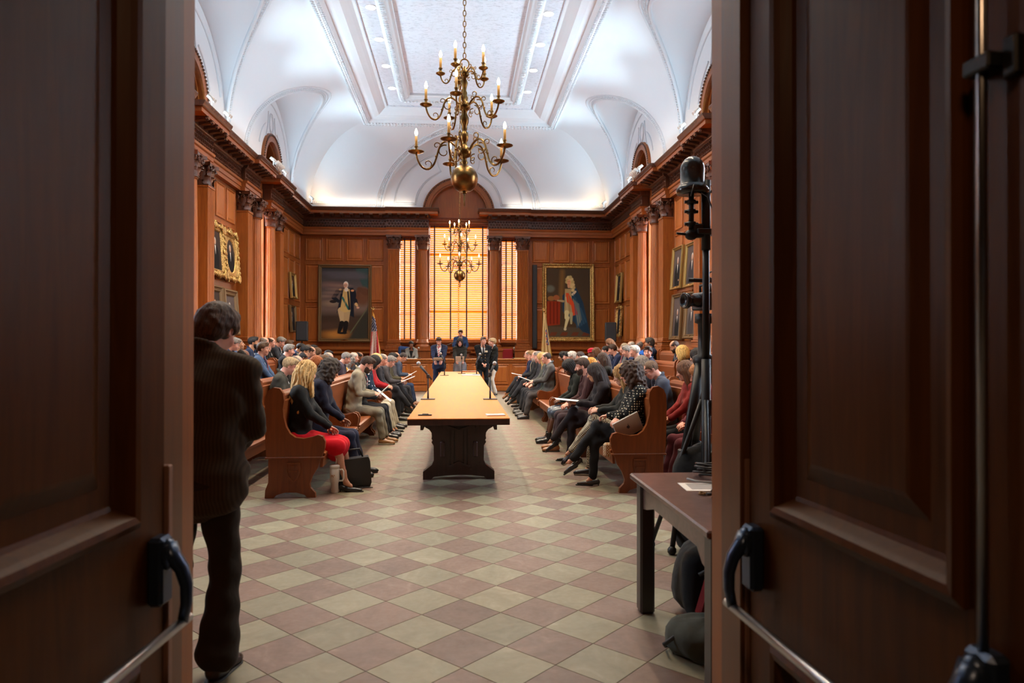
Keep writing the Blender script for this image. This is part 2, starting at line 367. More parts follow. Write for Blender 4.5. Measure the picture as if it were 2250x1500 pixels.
def leaf(b, T, w=.09, h=.16, out=.05, m=0):
    """a curling acanthus leaf"""
    V = []; n = 6
    for i in range(n+1):
        t = i/n; z = h*min(t*1.12, 1.0)-(.03*h*8*max(0, t-.85)); o = .016+out*(max(0, t-.25)/.75)**1.6; ww = w*.5*(1-.35*t**2)*(1+.22*(i % 2))
        if t > .85: z -= h*.12; ww *= .7
        V += [(-ww, -o*.45, z), (0, -o-.016, z), (ww, -o*.45, z)]
    V = [tuple(T @ Vector(v)) for v in V]
    F = [(i*3+j, i*3+j+1, i*3+j+4, i*3+j+3) for i in range(n) for j in (0, 1)]
    b.add(V, F, m, True)
def volute(b, T, r=.05, m=0, turns=1.4, rad=.013):
    P = []
    for i in range(13):
        t = i/12; a = -pi/2+turns*2*pi*t; rr = r*(1-.75*t); P.append(tuple(T @ Vector((rr*cos(a), 0, rr*sin(a)))))
    b.tube(P, [rad*(1-.4*i/12) for i in range(13)], 5, m)
def capital_me(square):
    b = B(); R = .175
    if square: b.box(-.175, .175, -.175, .2, 0, .40); b.box(-.21, .21, -.21, .2, 0, .03)
    else: b.lathe([(.0, 0), (.195, 0), (.2, .02), (.185, .035), (.15, .05), (.148, .28), (.19, .42), (0, .42)], 16)
    for tier, (z, h, n, ph) in enumerate(((.03, .19, 8, 0), (.12, .25, 8, .5))):
        for i in range(n):
            a = 2*pi*(i+ph)/n; rr = (.172 if not square else .2/max(abs(cos(a)), abs(sin(a)))*1.0)
            if square: rr = min(rr*.9, .225)
            T = Matrix.Translation((rr*sin(a), -rr*cos(a), z)) @ Matrix.Rotation(a, 4, 'Z'); leaf(b, T, .15, h, .10)
    for i in range(4):
        a = pi/4+i*pi/2; T = Matrix.Translation((.265*sin(a), -.265*cos(a), .365)) @ Matrix.Rotation(a+pi/2, 4, 'Z'); volute(b, T, .085, rad=.024)
        for d in (-.16, .16):
            a2 = i*pi/2; T = Matrix.Translation((.225*sin(a2)+d*.45*cos(a2), -.225*cos(a2)+d*.45*sin(a2), .36)) @ Matrix.Rotation(a2, 4, 'Z'); volute(b, T, .055, rad=.017)
        a2 = i*pi/2; b.ball((.25*sin(a2), -.25*cos(a2), .44), (.035, .035, .03), 6)
    b.prism([(-.27, -.27), (-.2, -.235), (0, -.215), (.2, -.235), (.27, -.27), (.235, -.2), (.215, 0), (.235, .2), (.27, .27), (.2, .235), (0, .215), (-.2, .235), (-.27, .27), (-.235, .2), (-.215, 0), (-.235, -.2)], .42, .50, 'z')
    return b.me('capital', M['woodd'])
CAPR, CAPS = capital_me(False), capital_me(True)
ZP, ZS, ZC, ZE = 1.40, 1.76, 4.95, 5.45     # pedestal top, shaft bottom, capital bottom, entablature bottom
b = B(); b.lathe([(.19, ZS), (.195, ZS+.04), (.178, ZS+.08), (.178, 3.2), (.155, ZC-.02)], 60, flute=20, fd=.13)
b.lathe([(.155, ZC-.03), (.175, ZC-.02), (.178, ZC), (.15, ZC)], 20); SHAFT = b.me('shaft', M['wood'])
b = B(); b.lathe([(0, ZP), (.26, ZP), (.26, ZP+.06), (.27, ZP+.09), (.262, ZP+.13), (.225, ZP+.16), (.22, ZP+.19), (.24, ZP+.22), (.235, ZP+.25), (.20, ZP+.29), (.2, ZS), (0, ZS)], 24); b.box(-.28, .28, -.28, .28, ZP-.01, ZP+.07); CBASE = b.me('base', M['wood2'])
def pil_shaft():
    b = B(); w = .20; n = 7; P = [(-w, -.2)]; P = []
    fl = 2*w/(n+.6)
    xs = -w+.3*fl
    P = [(-w, .2), (-w, -.2)]
    for i in range(n):
        x = xs+i*fl
        P += [(x+fl*.16, -.2), (x+fl*.3, -.18), (x+fl*.5, -.172), (x+fl*.7, -.18), (x+fl*.84, -.2)]
    P += [(w, -.2), (w, .2)]
    b.prism(P, ZS, ZC, 'z'); b.box(-w-.012, w+.012, -.212, .2, ZC-.03, ZC); return b.me('shaft', M['wood'])
PSH = pil_shaft()
b = B()
for w_, z0, z1 in ((.29, ZP, ZP+.1), (.265, ZP+.1, ZP+.15), (.235, ZP+.15, ZP+.22), (.25, ZP+.22, ZP+.27), (.215, ZP+.27, ZS)): b.box(-w_, w_, -w_+.0, w_, z0, z1, bev=.012)
PBASE = b.me('base', M['wood2'])
b = B(); b.box(-.29, .29, -.29, .2, .16, ZP-.06, bev=.01); b.box(-.32, .32, -.32, .2, 0, .18, bev=.02); b.box(-.32, .32, -.32, .2, ZP-.07, ZP, bev=.015); PED = b.me('pedestal', M['wood2'])
def column(par, x, y, rz, square):
    c = obj('pilaster' if square else 'column', None, par, (x, y, 0), (0, 0, rz))
    obj('pedestal', PED, c)
    obj('base', PBASE if square else CBASE, c); obj('shaft', PSH if square else SHAFT, c); obj('capital', CAPS if square else CAPR, c, (0, 0, ZC)); return c

# entablature profiles: (out from wall-side plane, z)
def run(par, name, prof, p0, p1, nrm, m, e0=0, e1=0):
    """extrude a closed profile (out, z) from p0 to p1 along the wall; nrm = unit normal pointing into the room"""
    p0 = Vector(p0); p1 = Vector(p1); t = (p1-p0).normalized(); p0 = p0-t*e0; p1 = p1+t*e1; n = Vector(nrm)
    V = [tuple(p0+n*o+Vector((0, 0, z))) for o, z in prof]+[tuple(p1+n*o+Vector((0, 0, z))) for o, z in prof]; k = len(prof)
    b = B(); b.add(V, [(i, (i+1) % k, k+(i+1) % k, k+i) for i in range(k)]+[tuple(range(k)), tuple(range(2*k-1, k-1, -1))])
    return b.obj(name, m, par)
def mod_me():
    b = B(); P = [(0, 0), (0, .085), (-.30, .085), (-.31, .06), (-.29, .03), (-.25, .03), (-.2, .04), (-.1, .012), (-.05, -.02), (0, -.03)]
    b.prism(P, -.055, .055, 'x'); volute(b, Matrix.Translation((-.056, -.27, .055)) @ Matrix.Rotation(pi/2, 4, 'Z'), .03, rad=.01); volute(b, Matrix.Translation((.056, -.27, .055)) @ Matrix.Rotation(pi/2, 4, 'Z'), .03, rad=.01)
    leaf(b, Matrix.Translation((0, -.06, .0)) @ Matrix.Rotation(1.35, 4, 'X'), .10, .22, .03); return b.me('modillion', M['woodd'])
MOD = mod_me()
def entab(par, p0, p1, nrm, proj, e0=0, e1=0, mods=True, rot=0, carve=True):
    """one straight stretch; p0,p1 on the wall plane, proj = how far the frieze stands out; e0,e1 = 1 where the end is free (the mouldings return)"""
    q = proj; O = -.02
    run(par, 'architrave', [(O, ZE), (q-.02, ZE), (q-.02, ZE+.09), (q, ZE+.10), (q, ZE+.19), (q+.03, ZE+.215), (q+.045, ZE+.26), (O, ZE+.26)], p0, p1, nrm, M['woodh'] if nrm[1] else M['woodx'])
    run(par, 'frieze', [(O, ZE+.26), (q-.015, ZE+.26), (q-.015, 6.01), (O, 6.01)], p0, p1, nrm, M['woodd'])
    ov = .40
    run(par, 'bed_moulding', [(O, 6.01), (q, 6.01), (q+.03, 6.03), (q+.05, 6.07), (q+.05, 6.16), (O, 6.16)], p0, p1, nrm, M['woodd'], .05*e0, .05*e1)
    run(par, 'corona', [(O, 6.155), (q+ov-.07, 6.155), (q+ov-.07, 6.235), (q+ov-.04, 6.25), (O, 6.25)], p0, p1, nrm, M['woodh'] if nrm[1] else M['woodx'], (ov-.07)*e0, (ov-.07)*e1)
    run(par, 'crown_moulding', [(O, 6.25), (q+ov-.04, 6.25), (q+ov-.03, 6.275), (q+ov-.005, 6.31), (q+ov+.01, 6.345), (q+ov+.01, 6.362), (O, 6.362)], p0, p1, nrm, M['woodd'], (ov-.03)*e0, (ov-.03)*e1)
    p0 = Vector(p0); p1 = Vector(p1); t = (p1-p0).normalized(); L = (p1-p0).length; n = Vector(nrm)
    k = max(1, round((L+ .25*(e0+e1))/.345)); s0 = -.10*e0
    LL = L+.10*(e0+e1)
    ang = atan2(-n.x, n.y)+pi
    for i in range(k):
        c = p0+t*(s0+LL*(i+.5)/k)+n*(q+.04)
        obj('modillion', MOD, par, (c.x, c.y, 6.075), (0, 0, ang))
    if not carve: return
    # bead row and carved frieze relief, too small to pick apart
    b = B(); step = .055; nn = int((L+.1*(e0+e1))/step)
    for i in range(nn):
        c = p0+t*((i+.5)*step-.05*e0)+n*(q+.055); z = 6.045; r = .02
        b.add([(c.x-t.x*r, c.y-t.y*r, z), (c.x+t.x*r, c.y+t.y*r, z), (c.x+n.x*r, c.y+n.y*r, z), (c.x, c.y, z+.022), (c.x, c.y, z-.022)], [(0, 2, 3), (2, 1, 3), (0, 4, 2), (2, 4, 1)])
    step = .10; nn = int(L/step)
    for i in range(nn):
        for j in range(3):
            c = p0+t*((i+.5+(j % 2)*.5)*L/nn)+n*(q-.012); z = 5.755+j*.097; r = .044
            if (j % 2) and i == nn-1: continue
            v = [(c.x-t.x*r, c.y-t.y*r, z), (c.x, c.y, z+.045), (c.x+t.x*r, c.y+t.y*r, z), (c.x, c.y, z-.045)]
            r2 = .35; vi = [tuple(a*r2+bb*(1-r2) for a, bb in zip(q_, (c.x, c.y, z))) for q_ in v]
            w = [(a[0]+n.x*.022, a[1]+n.y*.022, a[2]) for a in [tuple(x*.72+y*.28 for x, y in zip(q_, (c.x, c.y, z))) for q_ in v]]
            b.add(v+w+vi, [(k_, (k_+1) % 4, 4+(k_+1) % 4, 4+k_) for k_ in range(4)]+[(4+k_, 4+(k_+1) % 4, 8+(k_+1) % 4, 8+k_) for k_ in range(4)])
    step = .05; nn = int(L/step)
    for i in range(nn):                      # leaf row on the crown
        c = p0+t*((i+.5)*step)+n*(q+.385); r = .018
        b.add([(c.x-t.x*r, c.y-t.y*r, 6.285), (c.x+t.x*r, c.y+t.y*r, 6.285), (c.x+n.x*.03, c.y+n.y*.03, 6.335), (c.x, c.y, 6.35)], [(0, 1, 2), (0, 2, 3), (2, 1, 3)])
    stuff(b.obj('carving', M['woodd'], par))

def blinds(par, cx, w, z0, z1, place, tapes):
    """slats and tapes of one wooden blind; place(u, d, z) -> position, its matrix turns local x along the wall"""
    n = int((z1-z0)/.0765); b = B(); b.box(-w/2+.01, w/2-.01, -.040, .040, -.0018, .0018); sm = b.me('slat', M['slat'])
    for i in range(n):
        z = z0+.04+i*(z1-z0-.05)/n
        o = obj('slat', sm, par, mtx=place(cx, .10, z) @ Matrix.Rotation(RD(43), 4, 'X'))
    for tx in tapes:
        b = B(); b.box(-.023, .023, -.044, -.040, 0, z1-z0); b.obj('tape', M['black'], par, mtx=place(cx+tx, .10, z0))
    b = B(); b.box(-w/2, w/2, -.04, .04, 0, .07, bev=.01); b.obj('head_rail', M['wood2'], par, mtx=place(cx, .10, z1-.07)); b.obj('bottom_rail', M['slat'], par, mtx=place(cx, .10, z0-.02) @ Matrix.Scale(.4, 4, (0, 0, 1)))
def window(idx, cx, w, z0, z1, place, tapes):
    wd = struct(obj('window_%d' % idx, None))
    b = B(); d0, d1 = -.14, .24     # lining runs through the wall
    t = .05
    for a0, a1, c0, c1 in ((-w/2-t, -w/2, z0-t, z1+t), (w/2, w/2+t, z0-t, z1+t), (-w/2, w/2, z1, z1+t), (-w/2, w/2, z0-t, z0)):
        b.box(a0, a1, -.04, .34, c0, c1)
    b.obj('window_frame', M['wood2'], wd, mtx=place(cx, 0, 0))
    b = B(); nx = 2 if w > 1.5 else 1; nz = 4
    for i in range(nx+1): u = -w/2+w*i/nx; b.box(u-.02, u+.02, .20, .24, z0, z1)
    for j in range(nz+1): z = z0+(z1-z0)*j/nz; b.box(-w/2, w/2, .20, .24, z-.025, z+.025)
    b.obj('glazing_bars', M['wood2'], wd, mtx=place(cx, 0, 0))
    for i in range(nx):
        for j in range(nz):
            u0 = -w/2+w*i/nx+.02; u1 = -w/2+w*(i+1)/nx-.02; a = z0+(z1-z0)*j/nz+.025; c = z0+(z1-z0)*(j+1)/nz-.025
            B().add([(u0, .22, a), (u1, .22, a), (u1, .22, c), (u0, .22, c)], [(0, 1, 2, 3)]).obj('pane', M['glass'], wd, mtx=place(cx, 0, 0))
    blinds(wd, cx, w-.02, z0+.02, z1, place, tapes)
    b = B(); b.box(-w/2-.1, w/2+.1, -.16, .02, z0-.12, z0-.04, bev=.015); b.box(-w/2-.06, w/2+.06, -.10, .0, z0-.17, z0-.12); b.obj('window_sill', M['wood2'], wd, mtx=place(cx, 0, 0))
    return wd

# ---- side walls
def wplace(s): 
    # local x along the wall, local y outward (away from the room)
    R = Matrix.Rotation(-s*pi/2, 4, 'Z')
    return lambda u, d, z: Matrix.Translation((s*(XW+d), u, z)) @ R
WW = .50                            # half width of a side window
for s, nm in ((-1, 'wall_left'), (1, 'wall_right')):
    wl = struct(obj(nm, None)); X = s*XW
    b = B(); ys = [YF-.3]
    for y in WIN_Y: ys += [y-WW-.05, y+WW+.05]
    ys.append(YB+.35); x0, x1 = sorted((X, s*(XW+.35)))
    for i in range(0, len(ys), 2): b.box(x0, x1, ys[i], ys[i+1], 0, 6.4)
    for y in WIN_Y: b.box(x0, x1, y-WW-.05, y+WW+.05, 0, 1.69); b.box(x0, x1, y-WW-.05, y+WW+.05, 5.46, 6.4)
    b.obj('wall_board', M['wood2'], wl)
    nrm = (-s, 0, 0)
    for y in WIN_Y:
        for dy in (-.72, .72): column(wl, s*5.50, y+dy, -s*pi/2, False)
        for dy in (-1.6, 1.6): column(wl, s*5.56, y+dy, -s*pi/2, True)
        window({7.87: 1, 13.9: 2, 19.93: 3}[y]+(0 if s < 0 else 3), y, 2*WW, 1.74, 5.41, wplace(s), (-.2, .2))
    segs = []
    for i, y in enumerate(WIN_Y):
        for sg in (-1, 1):
            a, c = sorted((y+sg*.55, y+sg*1.86))
            entab(wl, (X, a, 0), (X, c, 0), nrm, .25, 1 if sg > 0 else 0, 1 if sg < 0 else 0, carve=y > 9)
    bays = [(WIN_Y[2]+1.86, YB, 4), (WIN_Y[1]+1.86, WIN_Y[2]-1.86, 3), (WIN_Y[0]+1.86, WIN_Y[1]-1.86, 3), (YF, WIN_Y[0]-1.86, 4)]
    for a, c, n in bays:
        entab(wl, (X, a, 0), (X, c, 0), nrm, .14, 0, 0, carve=a > 9)
        m0, m1 = a+(.06 if a > YF+.1 else .1), c-(.06 if c < YB-.1 else .1); st = (m1-m0)/n
        for k in range(n):
            u = m0+st*(k+.5); pw = st-.11
            for z0, z1 in ((4.55, 5.36), (3.06, 4.43), (1.66, 2.92), (.30, 1.22)): panel(wl, u, z0, z1, pw, s)
        run(wl, 'chair_rail', [(0, 1.34), (.05, 1.34), (.10, 1.40), (.10, 1.45), (.03, 1.49), (.0, 1.49)], (X, a, 0), (X, c, 0), nrm, M['woodx'])
        bo = run(None, 'baseboard_left' if s < 0 else 'baseboard_right', [(0, 0), (.06, 0), (.06, .15), (.03, .19), (0, .19)], (X, a, 0), (X, c, 0), nrm, M['woodx']); struct(bo)
    # upper wall behind the lunettes, open over each window for the arched light
    up = struct(obj('wall_left_upper' if s < 0 else 'wall_right_upper', None))
    for y in WIN_Y:
        # plaster field of the lunette with an arched hole
        a_, h_ = 2.25, 2.25; z0 = 6.30; r = .80; n = 32; V = []; F = []
        for i in range(n+1):
            t = pi*i/n
            V += [(s*XU, y+r*cos(t), 6.42+r*sin(t)), (s*XU, y+a_*cos(t), max(z0, z0+h_*sin(t)))]
        F = [(2*i, 2*i+1, 2*i+3, 2*i+2) for i in range(n)]
        F.append((0, 1, 2*n+1, 2*n)); V += []
        B().add(V, F[:-1]).obj('lunette_wall', M['plaster'], up)
        b = B(); zc = 6.42        # wooden arch: stepped casing
        def arch(b, r0, r1, o0, o1, m=0, nseg=28, zc=zc):
            V = []; 
            for i in range(nseg+1):
                t = pi*i/nseg
                for rr, o in ((r0, o0), (r0, o1), (r1, o1), (r1, o0)): V.append((s*(XU-o), y+rr*cos(t), zc+rr*sin(t)))
            b.add(V, [(i*4+k, i*4+(k+1) % 4, i*4+4+(k+1) % 4, i*4+4+k) for i in range(nseg) for k in range(4)], m, False)
        arch(b, .78, 1.0, -.30, .07); arch(b, .72, .80, -.30, -.05)
        aw = b.obj('arch_casing', M['wood2'], up)
        b = B()
        for i in range(40):
            t = pi*(i+.5)/40; c = Vector((s*(XU-.08), y+.95*cos(t), zc+.95*sin(t))); b.ball(c, .03, 5)
        stuff(b.obj('arch_carving', M['woodd'], up))
        # dark recess with glazing behind the arch
        V = [(s*(XU+.28), y+.8*cos(pi*i/24), zc+.8*sin(pi*i/24)) for i in range(25)]
        B().add(V, [tuple(range(25))]).obj('arched_light', M['glass'], up)
        b = B(); V = [(s*(XU+.30), y+.85*cos(pi*i/24), zc+.85*sin(pi*i/24)) for i in range(25)]+[(s*(XU+.30), y-.9, 6.3), (s*(XU+.30), y+.9, 6.3)]
        B().add(V, [tuple(range(25))]).obj('shutter', M['woodd'], up)
        # applied plaster lines
        b = B()
        for rr, a0, a1 in ((1.28, .12, .36), (1.28, .64, .88), (1.95, .10, .90)):
            b.tube([(s*(XU-.012), y+rr*cos(pi*(a0+(a1-a0)*i/20)), 6.42+rr*sin(pi*(a0+(a1-a0)*i/20))*(1 if rr < 1.5 else .95)) for i in range(21)], .022, 6)
        for q in (.21, .17):
            b.tube([(s*(XU-.012), y+q*cos(2*pi*i/20), 7.72+q*1.35*sin(2*pi*i/20)) for i in range(21)], .016, 6, cap=False)
        for q in (-1, 1):
            b.tube([(s*(XU-.012), y+q*(.32+.25*(i/10)**2), 7.98-.75*i/10) for i in range(11)], .016, 6)
        b.obj('plaster_moulding', M['plasterc'], up)
# ---- back wall
bw = struct(obj('wall_back', None)); CX = -.05
bplace = lambda u, d, z: Matrix.Translation((u, YB+d, z))
WB, WN, CN = 1.04, .275, 1.80        # half widths of the big and the narrow windows, offset of the narrow ones
WN_C = CN+.03
b = B(); xs = [-XW-.35, CX-WN_C-WN-.05, CX-WN_C+WN+.05, CX-WB-.05, CX+WB+.05, CX+WN_C-WN-.05, CX+WN_C+WN+.05, XW+.35]
for i in range(0, 8, 2): b.box(xs[i], xs[i+1], YB, YB+.35, 0, 6.4)
for i in (1, 3, 5): b.box(xs[i], xs[i+1], YB, YB+.35, 0, 1.69)
b.box(xs[1], xs[2], YB, YB+.35, 5.45, 6.4); b.box(xs[5], xs[6], YB, YB+.35, 5.45, 6.4); b.box(xs[3], xs[4], YB, YB+.35, 5.92, 6.4)
b.obj('wall_board', M['wood2'], bw)
window(7, CX, 2*WB, 1.74, 5.86, bplace, (-.87, -.29, .29, .87))
window(8, CX-WN_C, 2*WN, 1.74, 5.39, bplace, (-.11, .11)); window(9, CX+WN_C, 2*WN, 1.74, 5.39, bplace, (-.11, .11))
for s in (-1, 1):
    column(bw, CX+s*1.28, 25.10, 0, False); column(bw, CX+s*2.29, 25.14, 0, True)
    x_in, x_pr, x_out = CX+s*1.06, CX+s*2.56, s*XW
    a, c = sorted((x_in, x_pr)); entab(bw, (a, YB, 0), (c, YB, 0), (0, -1, 0), .32, 1 if s > 0 else 0, 1 if s < 0 else 0)
    a, c = sorted((x_pr, x_out)); entab(bw, (a, YB, 0), (c, YB, 0), (0, -1, 0), .22)
    m0, m1 = sorted((CX+s*2.58, s*XW)); st = (m1-m0-.16)/4
    for k in range(4):
        u = m0+(.04 if s > 0 else .12)+st*(k+.5)
        for z0, z1 in ((4.55, 5.36), (3.06, 4.43), (1.66, 2.92), (.30, 1.22)): panel(bw, u, z0, z1, st-.11, 'b')
a = run(bw, 'chair_rail', [(0, 1.34), (.05, 1.34), (.10, 1.40), (.10, 1.45), (.03, 1.49), (.0, 1.49)], (-XW, YB, 0), (XW, YB, 0), (0, -1, 0), M['woodh'])
a = run(bw, 'wainscot_moulding', [(0, 1.22), (.07, 1.22), (.13, 1.26), (.13, 1.30), (.0, 1.34)], (-XW, YB, 0), (XW, YB, 0), (0, -1, 0), M['woodh'])
struct(run(None, 'baseboard_back', [(0, 0), (.06, 0), (.06, .15), (.03, .19), (0, .19)], (-XW, YB, 0), (XW, YB, 0), (0, -1, 0), M['woodh']))
# tympanum and arch above the big window
ub = struct(obj('wall_back_upper', None))
b = B(); b.box(CX-1.1, CX+1.1, YB-.10, YB+.1, 5.90, 5.98, bev=.01); b.box(CX-1.12, CX+1.12, YB-.14, YB+.1, 5.98, 6.12, bev=.02); b.obj('transom', M['wood2'], ub)
zc = 6.22
V = [(CX+1.06*cos(pi*i/28), YU+.12, zc+1.06*sin(pi*i/28)) for i in range(29)]+[(CX-1.06, YU+.12, 6.1), (CX+1.06, YU+.12, 6.1)]
B().add(V, [tuple(range(31))]).obj('tympanum', M['wood2'], ub)
b = B()
def barch(b, r0, r1, y0, y1, m=0, n=32):
    V = []
    for i in range(n+1):
        t = pi*i/n
        for rr, o in ((r0, y0), (r0, y1), (r1, y1), (r1, y0)): V.append((CX+rr*cos(t), o, zc+rr*sin(t)))
    b.add(V, [(i*4+k, i*4+(k+1) % 4, i*4+4+(k+1) % 4, i*4+4+k) for i in range(n) for k in range(4)], m)
barch(b, 1.0, 1.28, YU-.10, YU+.3); barch(b, 1.06, 1.14, YU-.14, YU+.1); b.obj('arch_casing', M['wood2'], ub)
b = B()
for i in range(56): t = pi*(i+.5)/56; b.ball((CX+1.23*cos(t), YU-.11, zc+1.23*sin(t)), .03, 5)
stuff(b.obj('arch_carving', M['woodd'], ub))
V = []; n = 36; AB, HB = 2.70, 2.34; z0 = 6.30
for i in range(n+1):
    t = pi*i/n; V += [(CX+1.25*cos(t), YU, zc+1.25*sin(t)), (CX+AB*cos(t), YU, z0+HB*sin(t))]
B().add(V, [(2*i, 2*i+1, 2*i+3, 2*i+2) for i in range(n)]).obj('lunette_wall', M['plaster'], ub)
for s in (-1, 1): xa, xb = sorted((s*1.12, s*XW)); B().box(xa, xb, YU, YB+.3, 6.355, 6.40).obj('ledge', M['plaster'], ub)
b = B()
for s in (-1, 1):
    for i0 in (0, .05):
        q = i0
        P = [(CX+s*(1.5+q), YU-.012, 6.52+q), (CX+s*(2.28-q), YU-.012, 6.52+q)]+[(CX+s*(2.28-q)*cos(pi*.5*t*.78)+0, YU-.012, 6.52+q+(1.92-2*q)*sin(pi*.5*t*.78)) for t in np.linspace(0.05, 1, 16)]
        P += [(CX+s*(.72-q*.3), YU-.012, 7.9), (CX+s*(.62+q*.5), YU-.012, 7.72)]+[(CX+s*(1.5+q)*sin(pi*.5*(1-t)*.0+pi*.5*(.42+.58*t)), YU-.012, zc+.3-.0+(1.5+q)*cos(pi*.5*(.42+.58*t))*.83) for t in np.linspace(0, 1, 10)]
        b.tube(P, .014, 5)
    b.tube([(CX+.30*cos(2*pi*i/24)*.7, YU-.012, 8.0+.42*sin(2*pi*i/24)) for i in range(25)], .014, 5, cap=False)
b.obj('plaster_moulding', M['plasterc'], ub)
# ---- front wall with the doorway
JX, JT = .865, 3.05
wf = struct(obj('wall_front', None))
b = B(); b.box(-XW-.3, -JX-.02, 2.14, YF, 0, 9.3); b.box(JX+.02, XW+.3, 2.14, YF, 0, 9.3); b.box(-JX-.02, JX+.02, 2.14, YF, JT+.02, 9.3); b.obj('wall_board', M['wood2'], wf)
for s in (-1, 1):
    b = B(); x0, x1 = sorted((s*JX, s*(JX+.05))); b.box(x0, x1, 2.10, 2.26, 0, JT, bev=.004); b.obj('door_jamb', M['jamb'], wf)
B().box(-JX, JX, 2.10, 2.26, JT, JT+.06).obj('door_head', M['door'], wf)
# the dark hall the camera stands in
hl = struct(obj('hall_wall', None))
b = B(); b.box(-2.6, -2.5, -3.2, 2.14, 0, 3.6); b.box(2.5, 2.6, -3.2, 2.14, 0, 3.6); b.box(-2.6, 2.6, -3.3, -3.2, 0, 3.6); b.obj('wall_board', M['dark'], hl)
struct(B().box(-2.7, 2.7, -3.3, 2.14, 3.5, 3.6).obj('hall_ceiling', M['dark']))

# ---- vaulted ceiling
ce = struct(obj('ceiling', None))
XC, YC, ZV, HV = 3.13, 22.70, 6.30, 2.40     # flat starts at XC / YC; cove springs at ZV and rises HV
NA = 16
def covpt(u, a): return XC+(XU-XC)*cos(a), ZV+HV*sin(a)
def zl_side(y):
    for w_ in WIN_Y:
        if abs(y-w_) < 2.25: return 2.25*sqrt(max(0, 1-((y-w_)/2.25)**2))
    return 0.
for s in (-1, 1):
    ys = set([YF-.1, YC])
    for w_ in WIN_Y:
        for i in range(41): ys.add(round(w_-2.25*cos(pi*i/40), 4))
    for y in np.arange(YF, YC, .8): 
        if all(abs(y-w_) > 2.27 for w_ in WIN_Y): ys.add(round(float(y), 4))
    ys = sorted(y for y in ys if y <= YC); V = []; F = []
    for y in ys:
        a0 = asin(min(1, zl_side(y)/HV))
        for j in range(NA+1):
            a = a0+(pi/2-a0)*j/NA; x, z = covpt(0, a); V.append((s*x, y, z))
    N = NA+1
    for i in range(len(ys)-1):
        for j in range(NA): F.append((i*N+j, (i+1)*N+j, (i+1)*N+j+1, i*N+j+1))
    k0 = len(V)                                   # corner piece up to the groin with the back cove
    for i in range(9):
        for j in range(N):
            a = pi/2*j/NA; x, z = covpt(0, a); ye = YC+(YU-YC)*cos(a); V.append((s*x, YC+(ye-YC)*i/8, z))
    for i in range(8):
        for j in range(NA): F.append((k0+i*N+j, k0+(i+1)*N+j, k0+(i+1)*N+j+1, k0+i*N+j+1))
    me = raw('cove', V, F, M['plaster'], smooth=True); obj('cove', me, ce)
    for w_ in WIN_Y:                             # the penetrations over the windows, with their carved edge
        V = []; F = []; E_ = []; n = 40
        for i in range(n+1):
            t = pi*i/n; y = w_-2.25*cos(t); z = ZV+2.25*sin(t); a = asin(min(1, 2.25*sin(t)/HV)); x, _ = covpt(0, a)
            for j in range(5): V.append((s*(XU+(x-XU)*j/4), y, z))
            E_.append((s*x, y, z))
        F = [(i*5+j, (i+1)*5+j, (i+1)*5+j+1, i*5+j+1) for i in range(n) for j in range(4)]
        obj('lunette_vault', raw('lunette_vault', V, F, M['plaster'], smooth=True), ce)
        b = B(); b.tube(E_, .045, 6); 
        E2 = []                                   # parallel line further up the cove
        for i in range(n+1):
            t = pi*i/n; rr = 2.25+.20; y = w_-rr*cos(t); zz = 2.25*1.035*sin(t); a = asin(max(0, min(.999, zz/HV))); x, z = covpt(0, a); E2.append((s*(x-.0), y, z))
        b.tube(E2, .03, 5); b.obj('arch_moulding', M['plasterc'], ce)
        if w_ > 9:
            b = B()
            for k_ in (0, 1):
                for i in range(130):
                    t = pi*(i+.5+.5*k_)/131; rr = 2.25+.07+.07*k_; y = w_-rr*cos(t); zz = 2.25*(1.01+.012*k_)*sin(t); a = asin(zz/HV); x, z = covpt(0, a); b.ball((s*x, y, z), (.032, .030, .032), 4)
            stuff(b.obj('moulding_carving', M['plasterc'], ce))
V = []; F = []; n = 48
xs_ = [-XC]+[CX-AB*cos(pi*i/n) for i in range(n+1)]+[XC]
for x in xs_:
    h = HB*sqrt(max(0, 1-((x-CX)/AB)**2)) if abs(x-CX) < AB else 0; a0 = asin(min(1, h/HV))
    for j in range(NA+1): a = a0+(pi/2-a0)*j/NA; V.append((x, YC+(YU-YC)*cos(a), ZV+HV*sin(a)))
N = NA+1
F = [(i*N+j, (i+1)*N+j, (i+1)*N+j+1, i*N+j+1) for i in range(len(xs_)-1) for j in range(NA)]
for s in (-1, 1):
    k0 = len(V)
    for i in range(9):
        for j in range(N): a = pi/2*j/NA; x, z = covpt(0, a); V.append((s*(XC+(x-XC)*i/8), YC+(YU-YC)*cos(a), z))
    F += [(k0+i*N+j, k0+(i+1)*N+j, k0+(i+1)*N+j+1, k0+i*N+j+1) for i in range(8) for j in range(NA)]
obj('cove', raw('cove', V, F, M['plaster'], smooth=True), ce)
V = []; E_ = []; E2 = []; n = 48
for i in range(n+1):
    t = pi*i/n; x = CX-AB*cos(t); z = ZV+HB*sin(t); a = asin(min(1, HB*sin(t)/HV)); y = YC+(YU-YC)*cos(a)
    for j in range(5): V.append((x, YU+(y-YU)*j/4, z))
    E_.append((x, y, z)); rr = 1.0+.20/AB; zz = min(HV*.998, HB*sin(t)*1.03); a2 = asin(zz/HV); E2.append((CX-(AB+.22)*cos(t), YC+(YU-YC)*cos(a2), ZV+zz))
obj('lunette_vault', raw('lunette_vault', V, [(i*5+j, (i+1)*5+j, (i+1)*5+j+1, i*5+j+1) for i in range(n) for j in range(4)], M['plaster'], smooth=True), ce)
b = B(); b.tube(E_, .045, 6); b.tube(E2, .03, 5)
